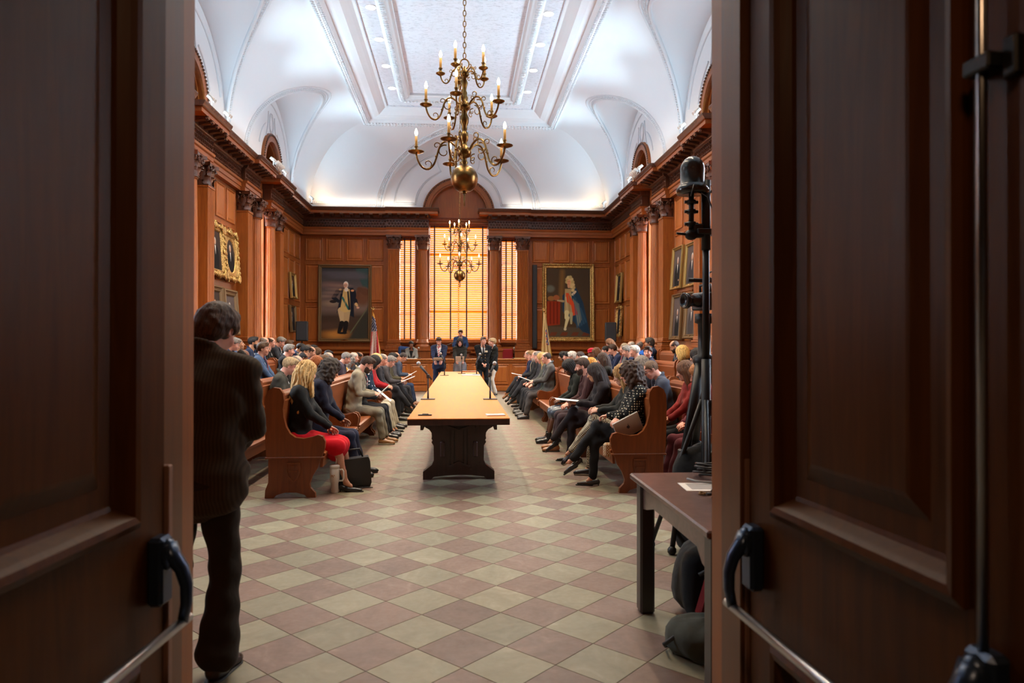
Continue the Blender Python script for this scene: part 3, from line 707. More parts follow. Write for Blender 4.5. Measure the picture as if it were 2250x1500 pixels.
for s in (-1, 1):                                # plaster band standing on the cornice
    for y_ in (0,):
        xa, xb = sorted((s*(AB+.12)+CX*0, s*(XU-.05)))
        a = asin(.17/HV); b.tube([(xa, YC+(YU-YC)*cos(a)-.01, ZV+.20), (xb, YC+(YU-YC)*cos(a)-.01, ZV+.20)], .02, 5); b.tube([(xa, YU-.015, ZV+.44), (xb, YU-.015, ZV+.44)], .025, 5)
b.obj('arch_moulding', M['plasterc'], ce)
b = B()
for k_ in (0, 1):
    for i in range(150):
        t = pi*(i+.5+.5*k_)/151; zz = min(HV*.998, HB*sin(t)*(1.008+.010*k_)); a2 = asin(zz/HV); b.ball((CX-(AB+.07+.07*k_)*cos(t), YC+(YU-YC)*cos(a2), ZV+zz), (.032, .03, .032), 4)
for s in (-1, 1):
    for i in range(42):
        for j in (0, 1): b.ball((s*(2.9+i*.056), YU-.01, ZV+.27+j*.09), (.026, .02, .04), 5)
stuff(b.obj('moulding_carving', M['plasterc'], ce))
# coffered flat: nested rectangular steps (half width, back edge, front edge, z)
rings = [(3.13, 22.70, 8.70), (3.10, 22.68, 8.62), (2.98, 22.58, 8.60), (2.90, 22.50, 8.66), (2.84, 22.44, 8.74), (2.70, 22.32, 8.76), (2.55, 22.19, 8.80), (2.42, 22.06, 8.90), (2.34, 21.99, 8.97), (2.28, 21.93, 8.98), (2.27, 21.92, 9.02), (1.86, 21.40, 9.02)]
rings2 = [(1.86, 21.40, 9.02), (1.84, 21.38, 8.98), (1.80, 21.33, 8.93), (1.70, 21.20, 8.885), (1.60, 21.07, 8.93), (1.56, 21.02, 8.98), (1.50, 20.93, 9.0), (1.49, 20.92, 9.06)]
YS = YF+.0
def ringsurf(rg, m, name, sm=False):
    V = []
    for x, y, z in rg:
        yf = YF+.05+(22.70-y); V += [(-x, yf, z), (x, yf, z), (x, y, z), (-x, y, z)]
    F = [(j*4+i, j*4+4+i, j*4+4+(i+1) % 4, j*4+(i+1) % 4) for j in range(len(rg)-1) for i in range(4)]
    return B().add(V, F).obj(name, m, ce)
ringsurf(rings[:10], M['plaster'], 'cornice_moulding'); ringsurf(rings[9:], M['plastert'], 'ceiling_panel'); ringsurf(rings2, M['plasterc'], 'garland_moulding')
x, y = 1.49, 20.92; B().add([(-x, YF+.05+22.7-y, 9.06), (-x, y, 9.06), (x, y, 9.06), (x, YF+.05+22.7-y, 9.06)], [(0, 1, 2, 3)]).obj('ceiling_panel', M['plastert'], ce)
def enrich(x, y, z, step, r, name, ymin=9.):
    b = B(); L = y-ymin
    for s in (-1, 1):
        for i in range(int(L/step)): b.ball((s*x, y-(i+.5)*step, z), r, 5)
    for i in range(int(2*x/step)): b.ball((-x+(i+.5)*2*x/int(2*x/step), y, z), (r[1], r[0], r[2]), 5)
    stuff(b.obj(name, M['plasterc'], ce))
enrich(3.05, 22.64, 8.61, .10, (.05, .035, .03), 'egg_and_dart'); enrich(2.94, 22.54, 8.625, .10, (.04, .03, .03), 'egg_and_dart')
enrich(1.70, 21.20, 8.885, .11, (.075, .04, .025), 'garland_carving')
# the ceiling closes against the front wall
B().add([(-XW-.2, YF, 6.3), (XW+.2, YF, 6.3), (XW+.2, YF, 9.3), (-XW-.2, YF, 9.3)], [(0, 1, 2, 3)]).obj('end_wall', M['plaster'], ce)

# ============================================================ DOORS
def leaf_door(s, n):
    sl = .063 if s > 0 else .085; hx = .890 if s > 0 else -.853
    ang = atan2(sl, 1.0)                       # the leaf runs from its hinge towards the hall
    T = Matrix(((s*sl/sqrt(1+sl*sl), s/sqrt(1+sl*sl), 0, hx), (-1/sqrt(1+sl*sl), sl/sqrt(1+sl*sl), 0, 2.09), (0, 0, 1, 0), (0, 0, 0, 1)))
    dr = struct(obj('door_%d' % n, None)); W_ = 1.02; H = 2.98
    def P(b, name, m): return b.obj(name, m, dr, mtx=T)
    b = B()                                     # local: x along the leaf, y into its thickness, z up
    b.box(0, .145, 0, .05, .02, H); b.box(.86, W_, 0, .05, .02, H); P(b, 'stile', M['door'])
    b = B(); b.box(.145, .86, 0, .05, .02, .14); b.box(.145, .86, 0, .05, .70, 1.06); b.box(.145, .86, 0, .05, 2.86, H); P(b, 'rail', M['door'])
    for z0, z1 in ((.14, .70), (1.06, 2.86)):
        rg = [(0, 0), (.0, -.012), (.018, -.022), (.035, -.018), (.045, -.004), (.062, .022), (.075, .026), (.13, .026), (.17, .010), (.18, .008)]
        V = []
        for i, o in rg: V += [(.145+i, o, z0+i), (.86-i, o, z0+i), (.86-i, o, z1-i), (.145+i, o, z1-i)]
        F = [(j*4+i, j*4+(i+1) % 4, (j+1)*4+(i+1) % 4, (j+1)*4+i) for j in range(len(rg)-1) for i in range(4)]+[tuple(len(rg)*4-4+i for i in range(4))]
        b = B(); b.add(V, F); b.box(.15, .85, .03, .05, z0, z1); P(b, 'panel', M['door'])
    b = B(); b.box(-.030, -.004, -.012, .03, 0, 1.2, bev=.003); o = P(b, 'edge_strip', mat('worn_wood', (.26, .13, .085), .5)); o['label'] = 'paler worn strip'
    # panic hardware
    zb = .777; off = -.088
    for u in (.065, .925):
        b = B(); b.box(u-.034, u+.034, -.045, 0, .825, 1.015, bev=.010)
        pts = [(u, -.045, .99), (u, -.062, .955), (u, -.085, .925), (u, -.098, .88), (u, -.098, .83), (u, off, zb)]
        b.tube(pts, [.024, .022, .019, .017, .016, .015], 8, flat=1.25); b.ball((u, -.045, .965), (.033, .03, .045), 10)
        o = P(b, 'bar_bracket', M['bronze']); o['label'] = 'dark blue-grey bracket'
    b = B(); b.tube([(.03, off, zb), (.96, off, zb)], .0135, 12); o = P(b, 'push_bar', M['steel']); o['label'] = 'steel push bar'
    b = B(); b.tube([(.925, -.03, 1.0), (.925, -.03, 2.93)], .009, 8); P(b, 'latch_rod', M['steel'])
    b = B(); b.box(.895, .955, -.045, 0, 2.03, 2.06, bev=.004); b.box(.955, .985, -.02, 0, 2.01, 2.08, bev=.004); P(b, 'rod_guide', M['blackm'])
leaf_door(1, 1); leaf_door(-1, 2)

# ============================================================ LONG TABLE
t = thing('conference_table', 'very long honey-topped wooden table with dark carved trestle ends in the middle', 'table', (-.01, 0, 0))
TY0, TY1, TH, TW = 7.36, 20.42, .78, .54
b = B(); b.box(-TW, TW, TY0, TY1, TH-.012, TH, bev=.004); b.obj('table_top', M['table'], t)
b = B(); b.box(-TW+.002, TW-.002, TY0+.003, TY1, TH-.072, TH-.011, bev=.004); b.obj('table_edge', M['tabled'], t)
TP = [(-.443, .708), (-.443, .655), (-.41, .655), (-.41, .63), (-.385, .60), (-.34, .575), (-.315, .54), (-.31, .50), (-.315, .47), (-.30, .45), (-.315, .43), (-.29, .39), (-.288, .22), (-.31, .17), (-.36, .13), (-.412, .09), (-.412, 0), (-.32, 0), (-.29, .03), (-.15, .045), (0, .05)]
TP = TP+[(-x, z) for x, z in TP[::-1][1:]]
for y in (8.1, 12.1, 16.0, 19.7):
    b = B(); b.prism(TP[::-1], y, y+.14, 'y'); tr = b.obj('trestle', M['tabled'], t)
    if y < 9 or y > 19:
        f = -1 if y < 9 else 1; yy = y if y < 9 else y+.14
        b = B()
        for x0, x1, o in ((-.125, -.105, .02), (-.085, -.062, .03), (-.045, .045, .018), (.062, .085, .03), (.105, .125, .02)): b.box(x0, x1, min(yy, yy+f*o), max(yy, yy+f*o), .135, .60)
        for s in (-1, 1): b.prism([(-.13, .60), (0, .545), (.13, .60), (.13, .625), (0, .58), (-.13, .625)] if s > 0 else [(-.13, .135), (0, .19), (.13, .135), (.13, .155), (0, .215), (-.13, .155)], min(yy, yy+f*.035), max(yy, yy+f*.035), 'y')
        b.obj('carved_panel', M['tabled'], tr)
        for s in (-1, 1):
          for q in range(4):
            b = B()
            if q == 0: b.box(s*.215-.028, s*.215+.028, min(yy, yy+f*.05), max(yy, yy+f*.05), .595, .65, bev=.01)
            if q == 1: b.box(s*.19-.026, s*.19+.026, min(yy, yy+f*.045), max(yy, yy+f*.045), .26, .44, bev=.012)
            if q == 2: b.box(s*.24-.01, s*.24+.01, min(yy, yy+f*.02), max(yy, yy+f*.02), .17, .19)
            if q == 3: b.box(s*.14-.01, s*.14+.01, min(yy, yy+f*.02), max(yy, yy+f*.02), .10, .12)
            b.obj('wedge' if q < 2 else 'peg', M['tabled'], tr)
b = B()
for s in (-1, 1): b.box(s*.19-.03, s*.19+.03, 8.1, 19.84, .27, .42, bev=.01)
b.obj('stretcher', M['tabled'], t)
b = B()
for s in (-1, 1): b.box(s*.40-.015, s*.40+.015, 7.6, 20.2, .63, .709)
b.obj('apron', M['tabled'], t)
def micro(x, y, h, dx, dz, label, tilt=0, r=1.):
    m = thing('table_microphone', label, 'microphone', (x, y, TH))
    b = B(); b.box(-.10*r, .10*r, -.08, .08, 0, .012, bev=.004); b.obj('base', M['blackm'], m)
    b = B(); b.tube([(0, 0, .01), (0, 0, h)], .009*r, 8); b.tube([(0, 0, .0), (0, 0, h*.35)], .013*r, 8); b.obj('pole', M['blackm'], m)
    b = B(); b.tube([(-dx*.35, tilt*.2, h-dz*.25), (dx*.72, 0, h+dz*.72)], [.012*r, .019*r], 10); b.box(-.022, .022, -.02, .02, h-.03, h+.025, bev=.006); b.obj('handle', M['black'], m)
    b = B(); b.ball((dx*.9, 0, h+dz*.9), .031*r, 12); o = b.obj('grille', mat('mic_grille', (.35, .34, .33), .5, .7), m); o['label'] = 'silvery round grille'; return m
micro(-.45, 9.98, .33, -.15, .20, 'black microphone stand at the left edge of the long table, nearer one')
micro(.43, 9.93, .36, .07, .17, 'black microphone stand at the right edge of the long table, nearer one')
micro(-.39, 17.83, .34, -.11, .24, 'far left microphone on the long table, before the man in the navy suit', r=1.1)
micro(.44, 18.45, .30, .10, .26, 'far right microphone on the long table, before the man in dark uniform', r=1.1)
micro(.05, 18.9, .42, -.01, .10, 'upright microphone stand on the long table before the woman reading', r=1.)
def sheet(name, label, loc, w, h, rot=(0, 0, 0), m=None, lines=0, group=None, th=.003, cat='paper', curve=0.):
    b = B(); n = 6; V = []
    for i in range(n+1):
        for z in (0, th):
            for sy in (-1, 1): V.append((-w/2+w*i/n, sy*h/2, z+curve*(1-((i/n)*2-1)**2)))
    F = []
    for i in range(n):
        a = i*4; F += [(a, a+4, a+5, a+1), (a+2, a+3, a+7, a+6), (a, a+2, a+6, a+4), (a+1, a+5, a+7, a+3)]
    F += [(0, 1, 3, 2), (n*4, n*4+2, n*4+3, n*4+1)]
    b.add(V, F); o = b.obj(name, m or M['paper'], None, loc, rot); tag(o, label, cat, group)
    if lines:
        b = B()
        for i in range(lines):
            y = h*.38-i*h*.76/lines; k = .36*w*(1-.35*((i*7) % 5)/5); b.box(-w*.38, -w*.38+2*k, y-.0016, y+.0016, th+curve*.8, th+.0008+curve*.8)
        b.obj('printed_lines', M['ink'], o)
    return o
sheet('booklet', 'small folded leaflet lying at the near right corner of the long table', (.39, 7.66, TH), .20, .15, (0, 0, .1), lines=4, th=.012)
b = B(); b.box(-.075, .075, -.02, .02, 0, .014, bev=.004); b.box(-.03, .04, -.012, .012, .014, .022, bev=.003); tag(b.obj('remote_control', M['black'], None, (-.38, 7.68, TH)), 'small black device lying at the near left corner of the long table', 'remote')
sheet('document', 'stack of white papers near the far end of the long table', (.28, 17.75, TH), .46, .30, (0, 0, -.06), th=.02)
sheet('wooden_folder', 'flat brown folder at the far end of the long table before the standing woman', (.26, 20.1, TH), .42, .30, (0, 0, .02), th=.03, m=M['desk'], cat='folder')

# ============================================================ BENCHES
BU = [(0, .41), (-.01, .6), (-.015, .9), (-.01, 1.03), (.02, 1.09), (.07, 1.12), (.13, 1.11), (.165, 1.06), (.175, .98), (.163, .9), (.17, .82), (.195, .72), (.235, .65), (.29, .61), (.37, .6), (.45, .615), (.515, .635), (.56, .62), (.585, .57), (.58, .5), (.55, .41)]
BL = [(.02, .40), (.02, .16), (-.01, .08), (-.015, 0), (.07, 0), (.10, .03), (.18, .055), (.3, .055), (.38, .03), (.41, 0), (.49, 0), (.485, .05), (.44, .10), (.43, .14), (.46, .22), (.51, .3), (.54, .40)]
_bm = {}
def bench_parts(L):
    if L in _bm: return _bm[L]
    d = {}
    b = B(); b.prism(BU[::-1], 0, .06, 'y'); b.prism(BL[::-1], .005, .055, 'y'); b.box(-.012, .575, -.008, .068, .395, .415, bev=.004); d['end'] = b.me('end_panel', M['bench'])
    b = B(); S = [(.20, .36), (.34, .36), (.345, .28), (.32, .20), (.27, .15), (.22, .20), (.195, .28)]
    n = len(S); V = [(x, 0, z) for x, z in S]+[(x, -.012, z) for x, z in S]+[(.27+(x-.27)*.8, -.012, .27+(z-.27)*.8) for x, z in S]+[(.27+(x-.27)*.78, -.004, .27+(z-.27)*.78) for x, z in S]
    F = [(j*n+i, j*n+(i+1) % n, (j+1)*n+(i+1) % n, (j+1)*n+i) for j in range(3) for i in range(n)]; b.add(V, F); b.add(V[3*n:], [tuple(range(n))])
    b.box(.225, .315, -.014, -.004, .262, .278); b.prism([(.255, .33), (.285, .33), (.27, .30)], -.014, -.004, 'y'); d['shield'] = b.me('shield', M['bench'])
    b = B(); b.prism([(.08, .40), (.10, .40), (.175, .98), (.15, 1.0), (.06, .44)][::-1], .055, L-.055, 'y'); d['back'] = b.me('backrest', M['benchs'])
    b = B(); b.prism([(.05, .99), (.05, 1.05), (.08, 1.075), (.13, 1.065), (.16, 1.03), (.16, .98)][::-1], .055, L-.055, 'y'); d['rail'] = b.me('top_rail', M['benchs'])
    b = B(); b.prism([(.08, .395), (.57, .405), (.575, .44), (.55, .455), (.12, .44)][::-1], .055, L-.055, 'y'); b.prism([(.52, .30), (.55, .30), (.56, .40), (.53, .40)][::-1], .055, L-.055, 'y'); d['seat'] = b.me('seat', M['benchs'])
    _bm[L] = d; return d
def bench(s, xb, y0, y1, z, label, group, shield=False):
    L = round(y1-y0, 2); d = bench_parts(L)
    o = thing('bench', label, 'bench', (s*xb, y0 if s < 0 else y1, z), 0 if s < 0 else pi, group)
    for yy in (0, L-.06):
        e = obj('end_panel', d['end'], o, (0, yy, 0))
        if s < 0 and yy == 0: obj('shield', d['shield'], e, (0, .003, 0))
        if s > 0 and yy > 0: obj('shield', d['shield'], e, (.54, .057, 0), (0, 0, pi))
    for k, nm in (('back', 'backrest'), ('rail', 'top_rail'), ('seat', 'seat')): obj(nm, d[k], o)
    return o
RX = {1: (1.95, 2.16, 0), 2: (2.86, 3.07, 0), 3: (3.79, 4.0, .18), 4: (4.70, 4.90, .35)}
RN = {1: 'front row', 2: 'second row', 3: 'third row', 4: 'back row'}
_e = ((7.22, 9.62), (9.72, 12.15), (12.25, 14.1), (14.2, 16.6), (16.7, 19.1)); ends = {1: _e, 2: _e, 3: _e, 4: ((7.22, 9.62), (9.72, 12.15), (12.25, 14.1), (14.2, 16.3), (16.4, 18.9), (19.0, 21.4))}
for s, sn in ((-1, 'left'), (1, 'right')):
    for r in (1, 2, 3, 4):
        for i, (a, c) in enumerate(ends[r]):
            wh = ['nearest to the door', 'second from the door', 'third from the door', 'fourth from the door', 'fifth from the door', 'sixth from the door']
            lb = 'curved wooden pew bench, %s, %s side, %s' % (RN[r], sn, wh[i])
            if r == 1 and i == 0: lb = 'pew bench with shield on its end panel, %s' % ('beside the white tumbler' if s < 0 else 'beyond the dark side table')
            bench(s, RX[r][0 if s < 0 else 1], a, c, RX[r][2], lb, 'pew benches on the %s side' % sn)
for s in (-1, 1):
    x0 = 3.72 if s < 0 else 3.93; x1 = x0+.93
    for a_, b_, z in ((x0-.62, x1-.62, .18), (x1-.62, XW-.02, .35)):
        xa, xb = sorted((s*a_, s*b_)); struct(B().box(xa, xb, 6.9, 21.6, 0, z, bev=.01).obj('trim_1' if s < 0 else 'trim_2', M['bench']))

# ============================================================ JUDGE'S DESK AND DAIS
t = thing('council_desk', 'long panelled wooden desk across the back of the hall under the windows', 'desk', (0, 23.6, 0))
b = B(); b.box(-3.1, 3.1, .02, .46, 0, 1.03); b.obj('body', M['desk'], t)
b = B(); b.box(-3.16, 3.16, -.05, .50, 1.03, 1.09, bev=.01); b.obj('desk_top', M['desk'], t)
b = B()
for i in range(126): b.ball((-3.12+i*.05, -.055, 1.055), (.014, .008, .014), 5)
o = stuff(b.obj('beading', M['gilt'], t))
b = B(); b.box(-3.12, 3.12, -.03, .02, 0, .16, bev=.01); b.box(-3.12, 3.12, -.02, .02, .96, 1.03, bev=.006); b.obj('moulding', M['desk'], t)
for i in range(9):
    me = panel_me(.58, .68, M['desk']); obj('panel', me, t, (-2.74+i*.685, .019, .57))
struct(B().box(-3.0, 3.0, 24.12, YB-.30, 0, .30, bev=.01).obj('trim_3', M['bench']))
t = thing('lectern', 'small dark wooden lectern in front of the man at the middle window', 'lectern', (.02, 24.17, .30))
b = B(); b.box(-.30, .30, -.02, .02, 0, .95); b.box(-.30, -.26, 0, .2, 0, .95); b.box(.26, .30, 0, .2, 0, .95); b.obj('body', M['woodd'], t)
b = B(); b.add([(-.36, -.08, 1.05), (.36, -.08, 1.05), (.36, .34, .96), (-.36, .34, .96), (-.36, -.08, 1.02), (.36, -.08, 1.02), (.36, .34, .93), (-.36, .34, .93)], [(0, 1, 2, 3), (4, 7, 6, 5), (0, 4, 5, 1), (2, 6, 7, 3), (0, 3, 7, 4), (1, 5, 6, 2)]); b.obj('reading_top', M['woodd'], t)
def office_chair(x, y, z, c, label, jacket=None, rz=0):
    t = thing('office_chair', label, 'chair', (x, y, z), rz)
    m = cloth(c, kind='leather'); b = B(); b.box(-.24, .24, -.24, .24, .42, .52, bev=.03); b.obj('seat', m, t)
    b = B(); b.box(-.23, .23, .20, .27, .60, 1.12, bev=.03); b.obj('backrest', m, t)
    b = B(); b.tube([(0, 0, .08), (0, 0, .43)], .03, 8)
    for i in range(5): a = i*2*pi/5; b.tube([(0, 0, .10), (.27*cos(a), .27*sin(a), .05)], .018, 6); b.ball((.28*cos(a), .28*sin(a), .03), .03, 6)
    b.tube([(0, .1, .45), (0, .24, .5), (0, .25, .65)], .02, 6); b.obj('base', M['blackm'], t)
office_chair(1.66, 24.62, .30, (.22, .012, .02), 'red leather chair standing empty behind the desk, right of the standing group')
office_chair(-1.86, 24.55, .30, (.02, .02, .025), 'dark chair with a blue jacket over it behind the seated woman at the desk')
b = B(); b.box(-.26, .26, -.06, .06, 0, .34, bev=.05); tag(b.obj('blue_jacket', cloth((.03, .07, .20)), None, (-1.93, 24.83, 1.16), (0, .1, .15)), 'blue jacket hung over the dark chair behind the desk', 'jacket')
for x, y, lb in ((-1.38, 23.8, 'thin desk microphone in front of the seated woman in grey'), (1.86, 23.85, 'thin desk microphone before the red leather chair')):
    m = thing('desk_microphone', lb, 'microphone', (x, y, 1.09)); b = B(); b.lathe([(0, 0), (.07, 0), (.07, .02), (0, .03)], 12); b.obj('base', M['blackm'], m)
    b = B(); b.tube([(0, 0, .02), (0, 0, .26), (-.01, -.03, .33)], .008, 6); b.obj('gooseneck', M['blackm'], m); b = B(); b.ball((-.012, -.04, .36), .034, 10); b.obj('grille', mat('mic_grille', (.35, .34, .33), .5, .7), m)
m = thing('boom_stand', 'dark boom microphone stand reaching to the man at the middle window', 'stand', (-.62, 24.3, .30)); b = B(); b.tube([(0, 0, .02), (0, 0, 1.14)], .012, 6); b.lathe([(0, 0), (.14, 0), (.14, .02), (0, .03)], 14); b.obj('pole', M['blackm'], m)
b = B(); b.tube([(-.16, 0, 1.08), (.55, -.0, 1.42)], .010, 6); b.obj('boom', M['blackm'], m); b = B(); b.ball((.58, 0, 1.44), .04, 8); b.obj('grille', M['black'], m)
sheet('document', 'white papers on the desk before the seated woman in grey', (-1.66, 23.82, 1.09), .46, .26, th=.012)
sheet('document', 'long pale papers on the desk before the red leather chair', (2.15, 23.8, 1.09), .62, .2, th=.02, m=mat('yellow_paper', (.66, .50, .22), .6))

# ============================================================ PAINTINGS
def paint(nx, ny, fn):
    U, Vv = np.meshgrid(np.linspace(0, 1, nx), np.linspace(0, 1, ny)); return fn(U, Vv)
class Art:
    def __init__(s, U, V, asp, c0, c1): s.U = U*asp; s.V = V; s.a = asp; s.I = np.array(c0)+(np.array(c1)-np.array(c0))*V[..., None]
    def put(s, d, c, soft=.006, al=1.): 
        k = np.clip(.5-d/soft, 0, 1)[..., None]*al; s.I = s.I*(1-k)+np.array(c)*k; return s
    def ell(s, x, y, rx, ry, c, an=0, **k):
        dx, dy = s.U-x*s.a, s.V-y; ca, sa = cos(an), sin(an); X = dx*ca+dy*sa; Y = -dx*sa+dy*ca
        return s.put((np.sqrt((X/rx)**2+(Y/ry)**2)-1)*min(rx, ry), c, **k)
    def cap(s, x0, y0, x1, y1, r0, r1, c, **k):
        ax, bx = x0*s.a, x1*s.a; vx, vy = bx-ax, y1-y0; t = np.clip(((s.U-ax)*vx+(s.V-y0)*vy)/(vx*vx+vy*vy+1e-9), 0, 1)
        return s.put(np.hypot(s.U-ax-t*vx, s.V-y0-t*vy)-(r0+(r1-r0)*t), c, **k)
    def poly(s, P, c, **k):
        d = np.full(s.U.shape, 1e9); ins = np.zeros(s.U.shape, bool); n = len(P)
        for i in range(n):
            x0, y0 = P[i][0]*s.a, P[i][1]; x1, y1 = P[(i+1) % n][0]*s.a, P[(i+1) % n][1]; vx, vy = x1-x0, y1-y0
            t = np.clip(((s.U-x0)*vx+(s.V-y0)*vy)/(vx*vx+vy*vy+1e-9), 0, 1); d = np.minimum(d, np.hypot(s.U-x0-t*vx, s.V-y0-t*vy))
            with np.errstate(divide='ignore', invalid='ignore'): ins ^= ((y0 > s.V) != (y1 > s.V)) & (s.U < (x1-x0)*(s.V-y0)/(y1-y0+1e-12)+x0)
        return s.put(np.where(ins, -d, d), c, **k)
def grid_me(name, w, h, img, m, fold=None):
    ny, nx = img.shape[:2]; X, Z = np.meshgrid(np.linspace(-w/2, w/2, nx), np.linspace(-h/2, h/2, ny)); Y = np.zeros_like(X)
    V = np.stack([X, Y, Z], -1).reshape(-1, 3) if fold is None else fold(X/w+.5, Z/h+.5)
    i = np.arange(ny-1)[:, None]*nx+np.arange(nx-1)[None]; F = np.stack([i, i+1, i+nx+1, i+nx], -1).reshape(-1, 4)
    me = raw(name, V, F, m, smooth=True); a = me.color_attributes.new('Col', 'FLOAT_COLOR', 'POINT')
    C = np.concatenate([np.clip(img, 0, 1).reshape(-1, 3), np.ones((nx*ny, 1))], 1).astype(np.float32); a.data.foreach_set('color', C.ravel()); return me
def officer(U, V):                       # full-length man in a dark coat before a stormy sky
    A = Art(U, V, .65, (.05, .028, .016), (.035, .032, .035)); A.put(-(V-.36)*1, (.12, .085, .07), soft=.1)
    A.put(-(V-.62), (.07, .06, .062), soft=.3); A.put(-(V-.9), (.025, .026, .03), soft=.3)
    A.ell(.22, .50, .10, .035, (.20, .15, .11), soft=.05); A.ell(.2, .76, .14, .03, (.16, .10, .085), soft=.06); A.ell(.3, .06, .16, .06, (.34, .15, .035), soft=.08)
    A.poly([(.72, 1), (1, 1), (1, .72), (.88, .74), (.80, .86)], (.028, .055, .055), soft=.02)
    A.ell(.88, .60, .10, .13, (.10, .045, .025), soft=.05); A.poly([(.6, .0), (1, .45), (1, 0)], (.03, .028, .022), soft=.04); A.cap(.62, .08, .97, .42, .008, .006, (.08, .09, .05))
    A.ell(.15, .18, .12, .06, (.06, .035, .025), soft=.06); A.poly([(.33, .36), (.43, .72), (.68, .72), (.70, .30), (.60, .33), (.40, .42)], (.012, .014, .022), soft=.012)
    A.cap(.42, .40, .46, .23, .045, .032, (.42, .31, .17)); A.cap(.55, .40, .53, .22, .045, .034, (.36, .26, .14)); A.poly([(.40, .40), (.47, .70), (.60, .70), (.62, .39), (.5, .37)], (.46, .33, .13), soft=.01)
    A.cap(.36, .70-.02, .26, .58, .034, .028, (.012, .014, .022)); A.cap(.26, .58, .36, .53, .028, .022, (.012, .014, .022)); A.ell(.25, .525, .05, .022, (.02, .015, .015)); A.cap(.68, .66, .74, .50, .034, .026, (.012, .014, .022))
    A.cap(.74, .49, .76, .47, .02, .015, (.45, .32, .15)); A.ell(.78, .44, .02, .014, (.48, .28, .20)); A.cap(.45, .58, .58, .42, .014, .014, (.02, .10, .09)); A.cap(.44, .22, .38, .10, .034, .024, (.012, .01, .01)); A.cap(.53, .22, .50, .09, .034, .026, (.012, .01, .01)); A.ell(.45, .08, .07, .015, (.012, .01, .01))
    A.ell(.53, .695, .028, .03, (.62, .58, .5)); A.ell(.52, .765, .034, .045, (.60, .56, .50)); A.ell(.512, .755, .026, .036, (.60, .36, .25)); A.ell(.40, .695, .02, .012, (.5, .33, .12)); A.ell(.66, .68, .022, .014, (.5, .25, .12))
    for e in (.495, .528): A.ell(e, .762, .005, .0035, (.06, .04, .03), soft=.004)
    A.ell(.508, .735, .010, .003, (.42, .14, .10), soft=.004); A.cap(.512, .758, .506, .745, .003, .004, (.50, .26, .18)); A.cap(.50, .66, .505, .45, .004, .004, (.30, .2, .08)); A.cap(.565, .66, .60, .42, .012, .014, (.012, .014, .022), soft=.012)
    for i in range(9): A.ell(.16+.09*i, .93-.03*(i % 3), .08, .018, (.075, .070, .078), soft=.05)
    for i in range(4): A.ell(.12+.1*i, .60+.05*i, .07, .012, (.20, .135, .11), soft=.04)
    A.cap(.80, .70, .95, .66, .03, .05, (.085, .038, .022), soft=.02); A.cap(.78, .66, .77, .58, .018, .022, (.09, .04, .024), soft=.01)
    return A.I*1.4
def robed(U, V):                         # full-length figure in a pale wig, blue cloak and red sash beside a draped table
    A = Art(U, V, .62, (.06, .035, .018), (.055, .038, .024)); A.poly([(0, 0), (1, 0), (1, .13), (0, .16)], (.075, .055, .035), soft=.02)
    for i in range(4): A.poly([(.05+.25*i, .02), (.20+.25*i, .02), (.24+.25*i, .07), (.1+.25*i, .07)], (.13, .035, .016))
    A.cap(.36, .95, .33, .55, .03, .03, (.15, .08, .025), soft=.05); A.poly([(0, .16), (0, .52), (.31, .52), (.30, .18)], (.22, .028, .010), soft=.01)
    for x in (.08, .16, .24): A.cap(x, .5, x, .2, .012, .012, (.12, .015, .008), soft=.02)
    A.ell(.1, .56, .05, .035, (.22, .10, .03)); A.ell(.22, .57, .045, .04, (.25, .08, .03)); A.ell(.08, .70, .06, .05, (.10, .11, .09), soft=.03)
    A.poly([(.50, .70), (.68, .72), (.84, .50), (1, .04), (.82, .08), (.62, .22), (.45, .30), (.36, .38), (.36, .60)], (.018, .04, .07), soft=.012)
    A.poly([(.60, .56), (.74, .48), (.80, .25), (.72, .16), (.66, .35)], (.26, .25, .15), soft=.015)
    A.poly([(.40, .34), (.42, .70), (.56, .70), (.60, .34)], (.34, .25, .12), soft=.01); A.poly([(.44, .64), (.5, .64), (.62, .50), (.72, .33), (.60, .31), (.56, .46), (.44, .52)], (.52, .065, .02), soft=.008)
    A.cap(.46, .36, .45, .28, .032, .026, (.55, .48, .24)); A.cap(.48, .28, .42, .13, .026, .014, (.55, .50, .27)); A.cap(.56, .34, .56, .20, .024, .014, (.34, .30, .16)); A.ell(.42, .115, .02, .02, (.5, .45, .28)); A.cap(.38, .52, .25, .53, .016, .01, (.3, .25, .15)); A.cap(.60, .62, .66, .66, .018, .014, (.5, .42, .3))
    A.ell(.54, .80, .050, .055, (.50, .40, .18))
    for i, (x, y) in enumerate(((.575, .84), (.60, .80), (.61, .76), (.62, .72), (.60, .68), (.47, .84), (.50, .865), (.545, .87), (.57, .73), (.465, .80))): A.ell(x, y, .024, .024, ((.52, .42, .20), (.40, .31, .13))[i % 2], soft=.012)
    A.ell(.512, .795, .027, .042, (.58, .30, .16)); A.cap(.50, .76, .51, .73, .016, .018, (.50, .28, .16)); A.ell(.505, .772, .010, .004, (.40, .10, .06), soft=.004)
    for e in (.492, .526): A.ell(e, .805, .006, .004, (.05, .03, .02), soft=.004)
    A.cap(.508, .80, .504, .785, .003, .004, (.48, .22, .11)); A.cap(.44, .58, .47, .40, .006, .006, (.45, .36, .2)); A.cap(.50, .60, .53, .38, .005, .005, (.22, .15, .07))
    for i in range(5): A.cap(.62+.04*i, .62-.05*i, .70+.05*i, .14+.02*i, .006, .01, (.03, .075, .12), soft=.02)
    return A.I*1.2
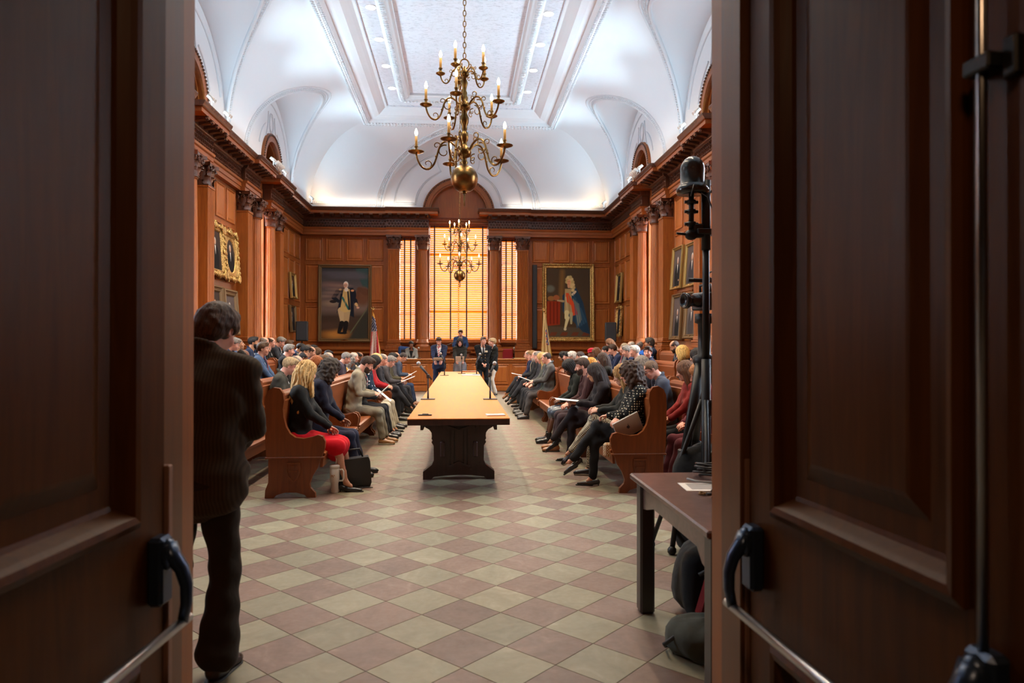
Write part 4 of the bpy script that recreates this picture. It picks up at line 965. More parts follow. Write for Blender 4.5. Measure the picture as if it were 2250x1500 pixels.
def portrait(bgc, coat, hair_c, sk=(.48, .28, .19), cx=.5, hy=.70, sc_=1., white=True, hand=False):
    def f(U, V):
        A = Art(U, V, .8, tuple(v*.6 for v in bgc), bgc); A.ell(cx, hy-.42, .25*sc_, .34*sc_, coat, soft=.03); A.poly([(cx-.25*sc_, 0), (cx-.2*sc_, hy-.18), (cx+.2*sc_, hy-.18), (cx+.28*sc_, 0)], coat, soft=.02)
        if white: A.poly([(cx-.05*sc_, hy-.10), (cx+.05*sc_, hy-.10), (cx+.01, hy-.34*sc_)], (.6, .58, .54), soft=.012)
        A.ell(cx, hy+.012, .068*sc_, .092*sc_, hair_c, soft=.012); A.ell(cx, hy-.01, .056*sc_, .078*sc_, sk, soft=.012); A.ell(cx, hy-.045, .03*sc_, .008, tuple(v*.6 for v in sk), soft=.01)
        for e in (-1, 1): A.ell(cx+e*.025*sc_, hy, .009*sc_, .005, (.06, .03, .02), soft=.008)
        if hand: A.ell(cx+.2, .16, .035, .025, sk, soft=.012)
        return A.I
    return f
def frame(name, label, w, h, fw, fn, mtx, style, nx=60, oval=False, group=None, plate=True, res=None):
    t = thing(name, label, 'painting', group=group); t.matrix_basis = mtx
    m = {'gilt': M['gilt'], 'gilt2': M['gilt'], 'bronze': M['bronzeframe'], 'plain': M['dullgold']}[style]
    rg = [(0, 0), (0, -.05), (fw*.12, -.085), (fw*.30, -.09), (fw*.45, -.06), (fw*.62, -.05), (fw*.8, -.062), (fw*.9, -.05), (fw, -.028)]
    V = []; W2, H2 = w/2, h/2
    for i, o in rg: V += [(-W2+i, o, -H2+i), (W2-i, o, -H2+i), (W2-i, o, H2-i), (-W2+i, o, H2-i)]
    b = B(); b.add(V, [(j*4+i, j*4+(i+1) % 4, (j+1)*4+(i+1) % 4, (j+1)*4+i) for j in range(len(rg)-1) for i in range(4)]); fo = b.obj('frame', m, t)
    cw, ch = w-2*fw, h-2*fw
    img = paint(nx, int(nx*ch/cw), fn); obj('canvas', grid_me('canvas', cw+.01, ch+.01, img, M['canvas']), t, (0, -.026, 0))
    if oval:
        b = B(); n = 32; V = []
        for i in range(n):
            a = 2*pi*i/n+pi/n; ca, sa = cos(a), sin(a); k = 1/max(abs(ca), abs(sa)); V += [(cw/2*ca*k, -.035, ch/2*sa*k), (cw*.44*ca, -.045, ch*.46*sa), (cw*.42*ca, -.028, ch*.44*sa)]
        b.add(V, [(3*i+k, 3*i+k+1, 3*((i+1) % n)+k+1, 3*((i+1) % n)+k) for i in range(n) for k in (0, 1)]); b.obj('oval_mount', m, t)
    if style == 'gilt':                       # carved foliage: scrolls round the edge, stronger at corners and centres
        b = B()
        for (px, pz, L, horiz) in ((0, H2, w, 1), (0, -H2, w, 1), (W2, 0, h, 0), (-W2, 0, h, 0)):
            n = max(3, int(L/.12))
            for i in range(n):
                q = (i+.5)/n-.5; x = px+q*L if horiz else px; z = pz if horiz else pz+q*L
                k = 1+.9*(abs(abs(q)-.5) < .12)+.6*(abs(q) < .08); r = .028*k*min(1.4, fw/.1)
                b.ball((x*(1-.03), -.075, z*(1-.03)), (r*1.2, .03, r*1.2), 6)
                an = i*1.7; volute(b, Matrix.Translation((x, -.07, z)) @ Matrix.Rotation(an, 4, 'Y'), r*1.15, rad=.010*k)
        volute(b, Matrix.Translation((-.05, -.07, H2+.06)), .05, rad=.014); volute(b, Matrix.Translation((.05, -.07, H2+.06)) @ Matrix.Scale(-1, 4, (1, 0, 0)), .05, rad=.014)
        stuff(b.obj('carving', m, fo))
    if style == 'gilt2':
        b = B()
        for (px, pz, L, horiz) in ((0, H2, w, 1), (0, -H2, w, 1), (W2, 0, h, 0), (-W2, 0, h, 0)):
            n = max(3, int(L/.075))
            for i in range(n):
                q = (i+.5)/n-.5; o = fw*.22; x = px-np.sign(px)*o+(q*L if horiz else 0); z = pz-np.sign(pz)*o+(0 if horiz else q*L); b.ball((x, -.09, z), (.028, .018, .028), 5)
        stuff(b.obj('carving', m, fo))
    if plate: B().box(-w*.07, w*.07, -.068, -.05, -H2+fw*.35, -H2+fw*.75, bev=.003).obj('name_plate', M['gilt'] if style != 'bronze' else M['brass'], t)
    return t
bm_ = lambda x, z: Matrix.Translation((x, YB-.05, z)) @ Matrix.Rotation(-.03, 4, 'X')
frame('large_painting', 'tall painting of a standing officer in a dark coat, plain bronze frame', 1.88, 2.76, .125, officer, bm_(-4.08, 3.03), 'bronze', 150)
frame('large_painting', 'tall painting of a figure in blue cloak and red sash, carved gold frame', 1.92, 2.84, .17, robed, bm_(3.94, 3.10), 'gilt2', 150)
def sm_(s, y, z): return Matrix.Translation((s*(XW-.06), y, z)) @ Matrix.Rotation(-s*pi/2, 4, 'Z') @ Matrix.Rotation(-.07, 4, 'X')
dk = (.05, .035, .03); gy = (.10, .075, .07); bk = (.012, .011, .012); wh_ = (.5, .48, .45); br = (.08, .045, .025)
frame('portrait', 'ornate gold-framed portrait of a white-haired man, left wall, upper row near', 1.0, 1.16, .14, portrait(dk, bk, wh_, cx=.52, hy=.72), sm_(-1, 16.36, 3.72), 'gilt')
frame('portrait', 'ornate gold-framed oval portrait of a dark-coated man, left wall, upper row far', .98, 1.16, .13, portrait(dk, bk, wh_), sm_(-1, 17.42, 3.70), 'gilt', oval=True)
frame('portrait', 'portrait of a balding man in broad dark bronze frame, left wall, lower near', .98, 1.12, .15, portrait(dk, bk, br, cx=.55), sm_(-1, 16.36, 2.36), 'bronze')
frame('portrait', 'portrait of a white-haired man, broad bronze frame, left wall, lower far', .98, 1.12, .17, portrait(gy, bk, wh_, cx=.45), sm_(-1, 17.44, 2.34), 'bronze')
frame('portrait', 'small gilt-framed portrait on the left wall close to the corner, upper', .72, .86, .09, portrait(br, bk, br), sm_(-1, 23.75, 3.52), 'plain')
frame('portrait', 'small dark portrait in a narrow frame above the left loudspeaker', .72, .90, .07, portrait(dk, bk, wh_, cx=.4), sm_(-1, 23.75, 2.42), 'bronze')
frame('portrait', 'gold-framed portrait of a man in black, right wall, upper row far', .84, 1.10, .085, portrait(gy, bk, wh_, cx=.45, hand=True), sm_(1, 17.50, 3.53), 'plain')
frame('portrait', 'gold-framed portrait of a man with long white neckband, right wall, upper row near', .88, 1.08, .085, portrait(gy, (.035, .03, .035), wh_, cx=.5), sm_(1, 16.42, 3.50), 'plain')
frame('portrait', 'dark portrait of a seated man in a heavy frame, right wall, lower row far', .86, 1.20, .11, portrait(gy, bk, wh_, cx=.5, hy=.62, sc_=.8), sm_(1, 17.56, 2.28), 'bronze')
frame('portrait', 'portrait of an old man on grey, heavy frame, right wall, lower near', .90, 1.14, .12, portrait((.13, .10, .09), (.05, .04, .04), wh_, cx=.45, hy=.70), sm_(1, 16.44, 2.27), 'bronze')
frame('portrait', 'small narrow gold-framed full-length portrait on the right wall close to the corner', .78, 1.04, .09, portrait(dk, bk, br, sc_=.6), sm_(1, 24.1, 3.55), 'plain')
frame('portrait', 'small dark portrait in ornate pale-gold frame beside the right loudspeaker', .74, 1.02, .09, portrait(dk, bk, br, sc_=.6), sm_(1, 24.1, 2.38), 'gilt')

# ============================================================ LOUDSPEAKERS, FLAGS, CHANDELIERS
for s, x, lb in ((-1, -5.0, 'black loudspeaker on a stand in the far left corner'), (1, 4.93, 'black loudspeaker on a stand in the far right corner')):
    t = thing('loudspeaker', lb, 'speaker', (x, 22.6, .0), s*-.12)
    b = B(); b.box(-.18, .18, -.17, .17, 1.67, 2.30, bev=.02); b.obj('cabinet', M['black'], t)
    b = B(); b.box(-.16, .16, -.18, -.168, 1.71, 2.26, bev=.004); b.obj('grille', mat('speaker_grille', (.02, .022, .028), .7), t)
    b = B(); b.tube([(0, 0, .1), (0, 0, 1.67)], .018, 8)
    for i in range(3): a = i*2*pi/3+.4; b.tube([(0, 0, .75), (.3*cos(a), .3*sin(a), .36)], .012, 6)
    b.obj('stand', M['blackm'], t)
t = thing('column_loudspeaker', 'tall thin black column loudspeaker fixed left of the robed-figure painting', 'speaker', (2.70, YB-.02, 0)); b = B(); b.box(-.085, .085, -.14, -.02, 1.42, 4.46, bev=.01); b.obj('cabinet', M['black'], t)
b = B(); b.box(-.07, .07, -.15, -.138, 1.46, 4.42, bev=.003); b.obj('grille', mat('speaker_grille', (.02, .022, .028), .7), t)
def flag(name, label, x, y, z0, ztop, colf, flip=1, spread=.34, finial='gold'):
    t = thing(name, label, 'flag', (x, y, z0)); H = ztop-z0
    b = B(); b.tube([(0, 0, .02), (0, 0, H-.12)], .016, 8); b.obj('pole', M['brass'], t)
    b = B(); b.lathe([(0, 0), (.16, 0), (.16, .03), (.06, .07), (.03, .14), (0, .14)], 16); b.obj('base', M['brass'], t)
    b = B(); b.ball((0, 0, H-.09), .035, 8); 
    for s in (-1, 1): b.prism([(0, H-.07), (s*.085, H-.0), (s*.06, H-.05), (s*.02, H-.10)], -.012, .012, 'y')
    b.ball((0, 0, H-.03), (.02, .02, .04), 6); b.obj('finial', M['gilt'] if finial == 'gold' else M['steel'], t)
    nx, ny = 90, 110; L = 1.55
    def fold(u, v):
        d = 1-v; sp = spread*(.10+.90*d**.8); ph = u*2*pi*3.3
        X = flip*((u-.30)*sp+.012*np.sin(ph*1.7+d*3)); Y = .055*np.sin(ph)*(.35+.65*d)-.05; Z = H-.14-d*L+.10*np.abs(u-.3)*d*0
        return np.stack([X, Y, Z-.25*u*(1-d)*.5], -1).reshape(-1, 3)
    U, Vv = np.meshgrid(np.linspace(0, 1, nx), np.linspace(0, 1, ny)); img = colf(U, Vv)
    obj('flag_cloth', grid_me('flag_cloth', 1, 1, img, FLAGM, fold), t); return t
FLAGM = vcol_mat('flag_cloth', .8)
def usf(U, V):
    d = 1-V; I = np.ones(U.shape+(3,))*np.array((.72, .68, .66)); st = ((U*13+d*2.2).astype(int) % 2 == 0); I[st] = (.52, .012, .025)
    ca = d < .46-.06*U; I[ca] = (.012, .022, .10); gx = (U*9+np.floor(d*26) % 2*.5) % 1; gz = (d*26) % 1
    I[ca & (np.abs(gx-.5) < .20) & (np.abs(gz-.5) < .30)] = (.75, .75, .8); I[(d < .10)] = (.60, .30, .05); I[(U > .955) & (d > .1)] = (.65, .36, .06); return I
def buff(U, V):
    d = 1-V; I = np.ones(U.shape+(3,))*np.array((.66, .50, .24)); I[:, :] *= 1.
    e = (np.abs(U-.66) < .17) & (d > .36) & (d < .74); I[e] = (.10, .14, .30); I[e & (((U*17).astype(int)+(d*23).astype(int)) % 3 == 0)] = (.5, .07, .05); I[e & (((U*13).astype(int)+(d*31).astype(int)) % 4 == 1)] = (.62, .5, .32)
    I[(U > .95) | (U < .04)] = (.72, .45, .08); return I
flag('american_flag', 'United States flag on a gold-topped pole beside the officer painting', -2.98, 24.3, 0, 2.86, usf, 1, .40)
flag('state_flag', 'pale buff flag with a coloured emblem on a pole before the robed-figure painting', 2.94, 24.3, 0, 2.86, buff, 1, .40)

def chandelier(x, y, zb, label, rot=0.):
    t = thing('chandelier', label, 'chandelier', (x, y, zb-3.55), rot, 'brass chandeliers hanging from the ceiling')
    b = B()
    prof = [(0, 3.36), (.02, 3.365), (.035, 3.385), (.02, 3.40)]+[(.165*sin(pi*i/14), 3.55-.165*cos(pi*i/14)) for i in range(1, 14)]+[(.03, 3.72), (.045, 3.74), (.03, 3.77), (.03, 3.80), (.075, 3.82), (.085, 3.86), (.085, 3.90), (.05, 3.93), (.035, 3.95), (.03, 3.99), (.045, 4.01), (.052, 4.06), (.045, 4.10), (.025, 4.12), (.035, 4.15), (.03, 4.18), (.05, 4.22), (.055, 4.28), (.03, 4.34), (.04, 4.37), (.07, 4.39), (.075, 4.42), (.06, 4.46), (.035, 4.48), (.045, 4.52), (.03, 4.55), (.035, 4.58), (.022, 4.61), (.03, 4.66), (.042, 4.70), (.022, 4.76), (.045, 4.78), (.055, 4.81), (.05, 4.84), (.02, 4.87), (.015, 4.90), (0, 4.90)]
    b.lathe(prof, 24); b.obj('stem', M['brass'], t)
    b = B(); b.tube([(.0, .055*sin(a), 3.29+.07*cos(a)) for a in np.linspace(0, 2*pi, 17)], .010, 6, cap=False); b.tube([(.055*sin(a), 0, 4.93+.06*cos(a)) for a in np.linspace(0, 2*pi, 17)], .009, 6, cap=False); b.obj('ring', M['brass'], t)
    S = [(.07, .0), (.12, .07), (.19, .115), (.26, .095), (.305, .02), (.33, -.07), (.365, -.165), (.43, -.225), (.505, -.20), (.555, -.12), (.575, -.045)]
    from mathutils import geometry
    def spl(P, k=3):
        out = []
        for i in range(len(P)-1):
            p0, p1, p2, p3 = P[max(i-1, 0)], P[i], P[i+1], P[min(i+2, len(P)-1)]
            for j in range(k):
                u = j/k; out.append(tuple(.5*((2*p1[c])+(-p0[c]+p2[c])*u+(2*p0[c]-5*p1[c]+4*p2[c]-p3[c])*u*u+(-p0[c]+3*p1[c]-3*p2[c]+p3[c])*u**3) for c in (0, 1)))
        return out+[P[-1]]
    def spiral(b, c, r, a0, d, turns=.9, rad=.008):
        b.tube([(c[0]+r*(1-.72*i/12)*cos(a0+d*turns*2*pi*i/12), 0, c[1]+r*(1-.72*i/12)*sin(a0+d*turns*2*pi*i/12)) for i in range(13)], [rad*(1-.4*i/12) for i in range(13)], 6)
    for ti, (hz, k, pan) in enumerate(((3.88, 1.0, .095), (4.42, .80, .072), (4.81, .50, .055))):
        b = B(); P = spl(S); b.tube([(p[0]*k, 0, p[1]*k) for p in P], [.0125*k**.5]*len(P), 7)
        spiral(b, (.16*k, .165*k), .055*k, -pi/2, 1, rad=.009*k**.5); spiral(b, (.24*k, -.01*k), .085*k, 1.9, -1, rad=.009*k**.5); spiral(b, (.44*k, -.16*k), .06*k, -1.5, -1, rad=.008*k**.5)
        spiral(b, (.13*k, -.10*k), .05*k, 1.2, 1, rad=.008*k**.5); spiral(b, (.33*k, .06*k), .045*k, pi, -1, rad=.007*k**.5); b.ball((.335*k, 0, -.07*k), .018*k**.5, 6)
        ame = b.me('arm', M['brass'])
        b = B(); b.lathe([(0, -.02), (.015, -.015), (pan*.5, -.008), (pan, .010), (pan*1.02, .016), (pan*.6, .006), (.022, .01), (.026, .03), (.014, .045), (.018, .06), (.026, .075), (.016, .08), (0, .08)], 16); pme = b.me('drip_pan', M['brass'])
        b = B(); b.lathe([(.0, .07), (.0155, .07), (.0155, .20), (0, .20)], 10); cme = b.me('candle_sleeve', M['candle'])
        b = B(); b.lathe([(0, .20), (.010, .205), (.018, .225), (.020, .24), (.015, .262), (.006, .285), (0, .295)], 10); fme = b.me('bulb', M['flame'])
        for i in range(5):
            a = RD(180+72*i+(0, 6, -4)[ti]); R = Matrix.Translation((0, 0, hz)) @ Matrix.Rotation(a, 4, 'Z'); ar = obj('arm', ame, t, mtx=R)
            px = (.575*k, 0, -.045*k+.015)
            for me_, nm in ((pme, 'drip_pan'), (cme, 'candle_sleeve'), (fme, 'bulb')): obj(nm, me_, ar, px)
    b = B(); b.tube([(.017*cos(a)*1.0, 0, .038*sin(a)) for a in np.linspace(0, 2*pi, 13)], .0058, 5, cap=False); lk = b.me('chain_link', M['brass'])
    z = 5.03; i = 0
    top = 9.05-(zb-3.55)
    while z < top: obj('chain_link', lk, t, (0, 0, z), (0, 0, (i % 2)*pi/2)); z += .064; i += 1
    return t
chandelier(.05, 8.4, 3.55, 'large brass chandelier with three tiers of candle lamps, nearest to the door')
chandelier(-.01, 19.9, 3.53, 'smaller-looking brass chandelier farther back before the middle window', .3)
# recessed lamps in the ceiling
b = B(); b.lathe([(.105, 0), (.135, -.012), (.14, 0)], 20); rim = b.me('rim', M['plaster']); b = B(); b.lathe([(0, -.002), (.108, -.002)], 20); lensm = b.me('lens', M['lens'])
first = None
for i, yy in enumerate((20.47, 18.85, 17.22, 15.6, 13.98, 12.35, 10.72, 9.1, 7.5, 5.9)):
    for s in (-1, 1):
        t = thing('recessed_light', 'round recessed downlight in the %s ceiling strip, nearer the door' % ('left' if s < 0 else 'right') if i > 3 else 'round recessed downlight in the %s ceiling strip, %s from the back' % ('left' if s < 0 else 'right', ('first', 'second', 'third', 'fourth')[i]), 'light', (s*1.98, yy, 9.018), 0, ('downlights in the %s ceiling strip' % ('left' if s < 0 else 'right')) if i > 3 else None)
        obj('rim', rim, t); obj('lens', lensm, t)
# small white spot fixtures standing on the cornice
def spot(x, y, rz, lb):
    t = thing('cornice_spotlight', lb, 'light', (x, y, 6.365), rz, 'small white spotlights on the cornice'); b = B(); b.tube([(0, 0, 0), (0, 0, .16)], .012, 6); b.box(-.06, .06, -.04, .04, 0, .02); b.obj('stem', M['white'], t)
    for k in (-1, 1): B().tube([(k*.05, -.05, .16), (k*.07, .06, .24)], .038, 10).obj('lamp_head', M['white'], t)
for s, sn in ((-1, 'left'), (1, 'right')):
    for y, w_ in ((14.6, 'above the near column pair'), (15.6, 'second from the near end'), (19.3, 'under the far arched window'), (20.6, 'just behind the gap in the cornice'), (24.2, 'in the back corner')):
        spot(s*5.04, y, -s*pi/2, 'small white spotlight on the %s cornice, %s' % (sn, w_))
# pale busts of glass lamps in front of the arched lights
for s, sn in ((-1, 'left'), (1, 'right')):
    t = thing('spotlight_cluster', 'cluster of white spotlights before the far arched window on the %s' % sn, 'light', (s*5.04, 19.93, 6.365)); 
    for i in range(5): b = B(); b.tube([(0, -.3+i*.14, 0), (0, -.3+i*.14, .14)], .01, 6); b.tube([(s*.05, -.32+i*.14, .14), (-s*.06, -.28+i*.14, .24)], .045, 10); b.obj('lamp_head', M['white'], t)

# ============================================================ FLOOR ITEMS BY THE LEFT BENCH
t = thing('tumbler', 'white insulated tumbler with handle and straw on the floor beside the left bench', 'cup', (-1.31, 7.46, 0), -.2)
b = B(); b.lathe([(0, 0), (.036, 0), (.038, .01), (.038, .10), (.050, .125), (.051, .255), (.047, .26)], 24); b.obj('body', M['white'], t)
b = B(); b.lathe([(.047, .258), (.053, .262), (.053, .285), (.04, .295), (0, .295)], 24); b.obj('lid', M['white'], t)
b = B(); b.tube([(.045, 0, .24), (.085, 0, .245), (.098, 0, .225), (.098, 0, .15), (.085, 0, .128), (.045, 0, .125)], .0085, 8); b.obj('handle', M['white'], t)
b = B(); b.tube([(.01, 0, .28), (.02, 0, .36)], .005, 6); b.obj('straw', M['white'], t)
b = B()
for i in range(7): a = -pi/2-.35+i*.11; b.box(.0505*cos(a)-.003, .0505*cos(a)+.003, .0515*sin(a)-.001, .0515*sin(a)+.001, .165+.008*((i*3) % 4), .195-.006*((i*5) % 3))
b.obj('emblem', mat('orange_print', (.45, .20, .08), .5), t)
t = thing('handbag', 'black tote bag standing on the floor behind the white tumbler', 'bag', (-1.16, 7.78, 0), .15)
b = B(); b.prism([(-.17, 0), (.17, 0), (.19, .05), (.175, .28), (.155, .33), (-.13, .30), (-.17, .20)], -.08, .08, 'y'); b.obj('body', cloth((.012, .012, .014), kind='leather'), t)
b = B(); b.tube([(-.10, 0, .30), (-.06, 0, .40), (.06, 0, .41), (.10, 0, .31)], .010, 6); b.obj('handle', M['black'], t)
b = B(); b.tube([(-.09, -.085, .24), (-.085, -.10, .10)], .004, 5); b.ball((-.085, -.10, .08), (.026, .012, .03), 8); o = b.obj('charm', mat('red_leather', (.28, .01, .03), .4), t); o['label'] = 'dark red round charm'
b = B(); b.tube([(.02, -.09, .01), (.08, -.14, .008), (.14, -.12, .008), (.20, -.16, .01)], .006, 5); b.obj('strap', M['black'], t)

# ============================================================ BLACK TABLE AND EQUIPMENT ON THE RIGHT
t = thing('side_table', 'dark wooden table with a cracked reddish top by the right door', 'table', (0, 0, 0))
ttm = mat('worn_dark_wood', (.10, .05, .045), .28, coat=.3); mp = coords(ttm, (1, 1, 1)); n = noise(ttm, mp, 16, 6, 1.); r = ramp(ttm, [(.4, (.075, .035, .030)), (.7, (.13, .07, .06))]); ln(ttm, n, 'Fac', r, 'Fac'); ln(ttm, r, 'Color', pr(ttm), 'Base Color')
b = B(); b.box(1.01, 2.25, 2.79, 4.10, .755, .79, bev=.008); b.obj('table_top', ttm, t)
bkm = mat('black_stained_wood', (.018, .013, .012), .4, coat=.2)
for x in (1.04, 2.14):
    for y in (2.82, 3.96): B().box(x, x+.085, y, y+.10, 0, .755, bev=.012).obj('leg', bkm, t)
for x in (1.055, 2.19):
    P = [(2.86, .755), (2.86, .58), (2.98, .60), (3.05, .655), (3.75, .655), (3.88, .62), (4.0, .60), (4.0, .755)]
    B().prism(P, x, x+.025, 'x').obj('apron', ttm, t)
B().box(1.10, 2.2, 4.01, 4.035, .65, .755).obj('apron', bkm, t); B().box(1.10, 2.2, 2.84, 2.865, .65, .755).obj('apron', bkm, t)
sheet('printed_sheet', 'sheet of printed text lying on the dark side table', (1.34, 3.66, .79), .30, .21, (0, 0, -.08), lines=12, th=.002)
def coil(name, label, x, y, z, r, n, rad, m, cat='cable'):
    b = B(); P = []
    for i in range(n*16): a = 2*pi*i/16; rr = r*(1+.12*sin(a*1.3+i*.05)); P.append((rr*cos(a)+.012*sin(i*.21), rr*.8*sin(a), rad+.03*i/(n*16)*n*.5+.006*sin(i*.8)))
    b.tube(P, rad, 5); tag(b.obj(name, m, None, (x, y, z)), label, cat)
coil('cable_coil', 'coil of black cable on the far edge of the side table', 1.45, 3.95, .79, .085, 5, .006, M['black'])
b = B(); b.tube([(-.16, .02, .02), (-.12, -.02, .012), (-.05, -.05, .01), (.02, -.05, .012), (.08, -.02, .02)], .006, 6); tag(b.obj('grey_cable', mat('grey_rubber', (.22, .23, .24), .5), None, (1.42, 3.78, .79)), 'loose grey cable beside the coil on the side table', 'cable')
coil('adapter_cable', 'small dark adapter cable on the near part of the side table', 1.262, 3.36, .79, .035, 3, .005, M['black'])
t = thing('key_bunch', 'brass-coloured keys on the side table near the door', 'keys', (1.24, 3.47, .79)); 
for i in range(3): a = i*.9; b = B(); b.box(-.03, .03, -.006, .006, .003+i*.004, .006+i*.004, T=Matrix.Rotation(a, 4, 'Z')); b.ball((.03*cos(a), .03*sin(a), .006), (.012, .012, .004), 6); b.obj('key', M['brass'], t)
def lump(name, label, cat, loc, r, m, seed, rz=0, parts=None, flat=.0):
    b = B(); n = 22; rs = np.random.default_rng(seed); k = rs.uniform(-1, 1, 8); V = []; F = []; h = 12
    for j in range(h+1):
        for i in range(n):
            a = pi*j/h; c = 2*pi*i/n; q = 1+.07*sin(3*c+k[0]*3)*sin(a)+.05*sin(5*c+2*a*k[1]+k[2])+.04*cos(4*a+k[3]+c)
            x, y, z = r[0]*q*np.sign(cos(c))*abs(cos(c))**.75*sin(a)**.7, r[1]*q*np.sign(sin(c))*abs(sin(c))**.75*sin(a)**.7, -r[2]*q*np.sign(cos(a))*abs(cos(a))**.8
            V.append((x, y, max(-r[2]*.9, z)+r[2]*.9))
    for j in range(h):
        for i in range(n): F.append((j*n+i, j*n+(i+1) % n, (j+1)*n+(i+1) % n, (j+1)*n+i))
    t = thing(name, label, cat, loc, rz); b.add(V, F, 0, True); b.obj('body', m, t); return t
t = lump('backpack', 'olive-grey backpack lying on the floor under the side table near the leg', 'bag', (1.28, 3.42, 0), (.24, .16, .10), cloth((.06, .065, .055)), 1, .2)
b = B(); b.tube([(-.16, -.02, .16), (-.22, .0, .12), (-.26, .05, .06), (-.22, .12, .02), (-.1, .14, .02)], .011, 6, flat=.5); b.obj('strap', M['black'], t)
b = B(); b.tube([(-.2, -.06, .09), (0, -.14, .11), (.18, -.10, .10)], .005, 5); b.obj('zip', M['steel'], t)
t = lump('duffel_bag', 'black bag with red sides heaped under the side table', 'bag', (1.50, 3.92, 0), (.28, .20, .22), cloth((.012, .012, .014)), 5)
b = B(); b.prism([(-.22, .10), (-.04, .12), (-.14, .36)], -.27, -.19, 'y'); b.prism([(.02, .13), (.16, .12), (.12, .24)], -.27, -.19, 'y'); o = b.obj('side_panel', cloth((.16, .008, .01)), t); o['label'] = 'red side panel'
b = B(); b.tube([(-.2, -.2, .3), (0, -.24, .42), (.2, -.2, .3)], .012, 6); b.obj('strap', M['black'], t)
lump('dark_coat', 'heap of dark clothing on the floor behind the duffel bag', 'coat', (1.95, 4.5, 0), (.32, .25, .26), cloth((.02, .018, .02)), 9)
# tall light stand with domed camera
px_, py_ = 1.80, 5.0
t = thing('tall_camera_stand', 'tall black pole stand carrying a domed camera, right of the hall near the door', 'stand', (px_, py_, 0))
b = B(); b.tube([(0, 0, .18), (0, 0, 1.45)], .034, 12); b.tube([(0, 0, 1.45), (0, 0, 2.32)], .026, 12); b.tube([(.0, 0, 2.25), (0, 0, 2.76)], .034, 12); b.obj('pole', M['blackm'], t)
for i, a in enumerate((2.5, -.2, 4.4)):
    b = B(); b.tube([(.03*cos(a), .03*sin(a), 1.15), (.42*cos(a), .42*sin(a), .04)], .018, 8); b.tube([(0, 0, .45), (.21*cos(a), .21*sin(a), .58)], .010, 6); b.ball((.42*cos(a), .42*sin(a), .03), .03, 8); b.obj('leg', M['blackm'], t)
b = B(); b.box(-.08, .12, -.06, .06, 2.36, 2.40, bev=.005); b.box(-.10, -.02, -.03, .03, 2.34, 2.44, bev=.01); b.tube([(.03, 0, 2.39), (.15, 0, 2.41)], .016, 8); b.ball((.16, 0, 2.41), .03, 8); b.tube([(.03, 0, 2.68), (.14, 0, 2.68)], .012, 8); b.box(.12, .15, -.035, .035, 2.64, 2.72, bev=.006)
b.obj('clamp', M['blackm'], t)
b = B(); b.tube([(-.11, 0, 2.40), (-.11, 0, 2.66)], .020, 10); 
for z in (2.44, 2.53, 2.60): b.tube([(-.16, 0, z), (-.06, 0, z)], .012, 6); b.lathe([(0, z-.014), (.034, z-.014), (.034, z+.014), (0, z+.014)], 10, c=(-.11, 0, 0))
b.ball((-.11, 0, 2.36), (.05, .045, .04), 10); b.tube([(-.11, 0, 2.36), (-.22, 0, 2.37)], .010, 6); b.obj('ball_head', M['blackm'], t)
b = B(); b.lathe([(0, 2.66), (.115, 2.66), (.12, 2.69), (.10, 2.72), (.088, 2.73), (.088, 2.84)]+[(.088*cos(pi/2*i/8), 2.84+.095*sin(pi/2*i/8)) for i in range(1, 9)], 24, c=(-.10, 0, 0)); o = b.obj('camera_dome', mat('smoky_dome', (.015, .014, .013), .22), t); o['label'] = 'rounded black camera dome'
b = B(); b.tube([(-.05, -.05, 2.66), (-.02, -.10, 2.62), (.03, -.08, 2.5), (.05, -.04, 2.3), (.045, -.035, 1.9), (.05, -.04, 1.4)], .006, 6); b.tube([(-.08, -.09, 2.68), (-.13, -.12, 2.70), (-.15, -.11, 2.62)], .006, 6); b.obj('cable', M['black'], t)
b = B(); b.box(-.07, .10, -.075, -.035, 2.42, 2.50, bev=.01, T=Matrix.Rotation(.1, 4, 'Y')); o = b.obj('tape_wrap', mat('beige_tape', (.20, .16, .12), .7), t); o['label'] = 'beige tape'
# video camera on its tripod
t = thing('video_tripod', 'black tripod with a pan handle standing beside the tall pole stand', 'tripod', (1.93, 5.40, 0))
for i, (dx, dy) in enumerate(((-.36, -.32), (.34, -.25), (.03, .45))):
    b = B(); b.tube([(dx*.12, dy*.12, 1.40), (dx*.62, dy*.62, .72)], [.045, .036], 8, flat=.7); b.tube([(dx*.60, dy*.60, .76), (dx, dy, .03)], .020, 8); b.box(dx*.62-.045, dx*.62+.045, dy*.62-.04, dy*.62+.04, .69, .76, bev=.008); b.ball((dx, dy, .03), .035, 8); b.obj('leg', M['blackm'], t)
b = B(); b.lathe([(0, 1.34), (.06, 1.36), (.09, 1.42), (.09, 1.46), (.05, 1.48), (.05, 1.72), (.075, 1.73), (.075, 1.80), (0, 1.80)], 16); b.tube([(0, 0, 1.0), (0, 0, 1.4)], .03, 8); b.obj('fluid_head', M['blackm'], t)
b = B(); b.tube([(.03, -.03, 1.78), (.16, -.12, 1.68)], .009, 6); b.obj('pan_handle', M['steel'], t); B().tube([(.16, -.12, 1.68), (.28, -.20, 1.58)], .020, 10).obj('grip', M['black'], t)
t = thing('video_camera', 'black video camera with microphone and red light on the tripod', 'camera', (1.95, 5.40, 1.81), .25)
b = B(); b.box(-.06, .06, -.09, .13, .02, .16, bev=.012); b.box(.02, .12, .04, .12, .05, .17, bev=.01); b.obj('body', M['black'], t)
b = B(); b.lathe([(.0, 0), (.052, 0), (.052, .03), (.045, .05), (.045, .10), (.062, .115), (.062, .15), (.05, .15), (.045, .13), (0, .12)], 20, T=Matrix.Translation((-.06, 0, .09)) @ Matrix.Rotation(-pi/2, 4, 'Y')); b.obj('lens', mat('lens_black', (.02, .02, .024), .15), t)
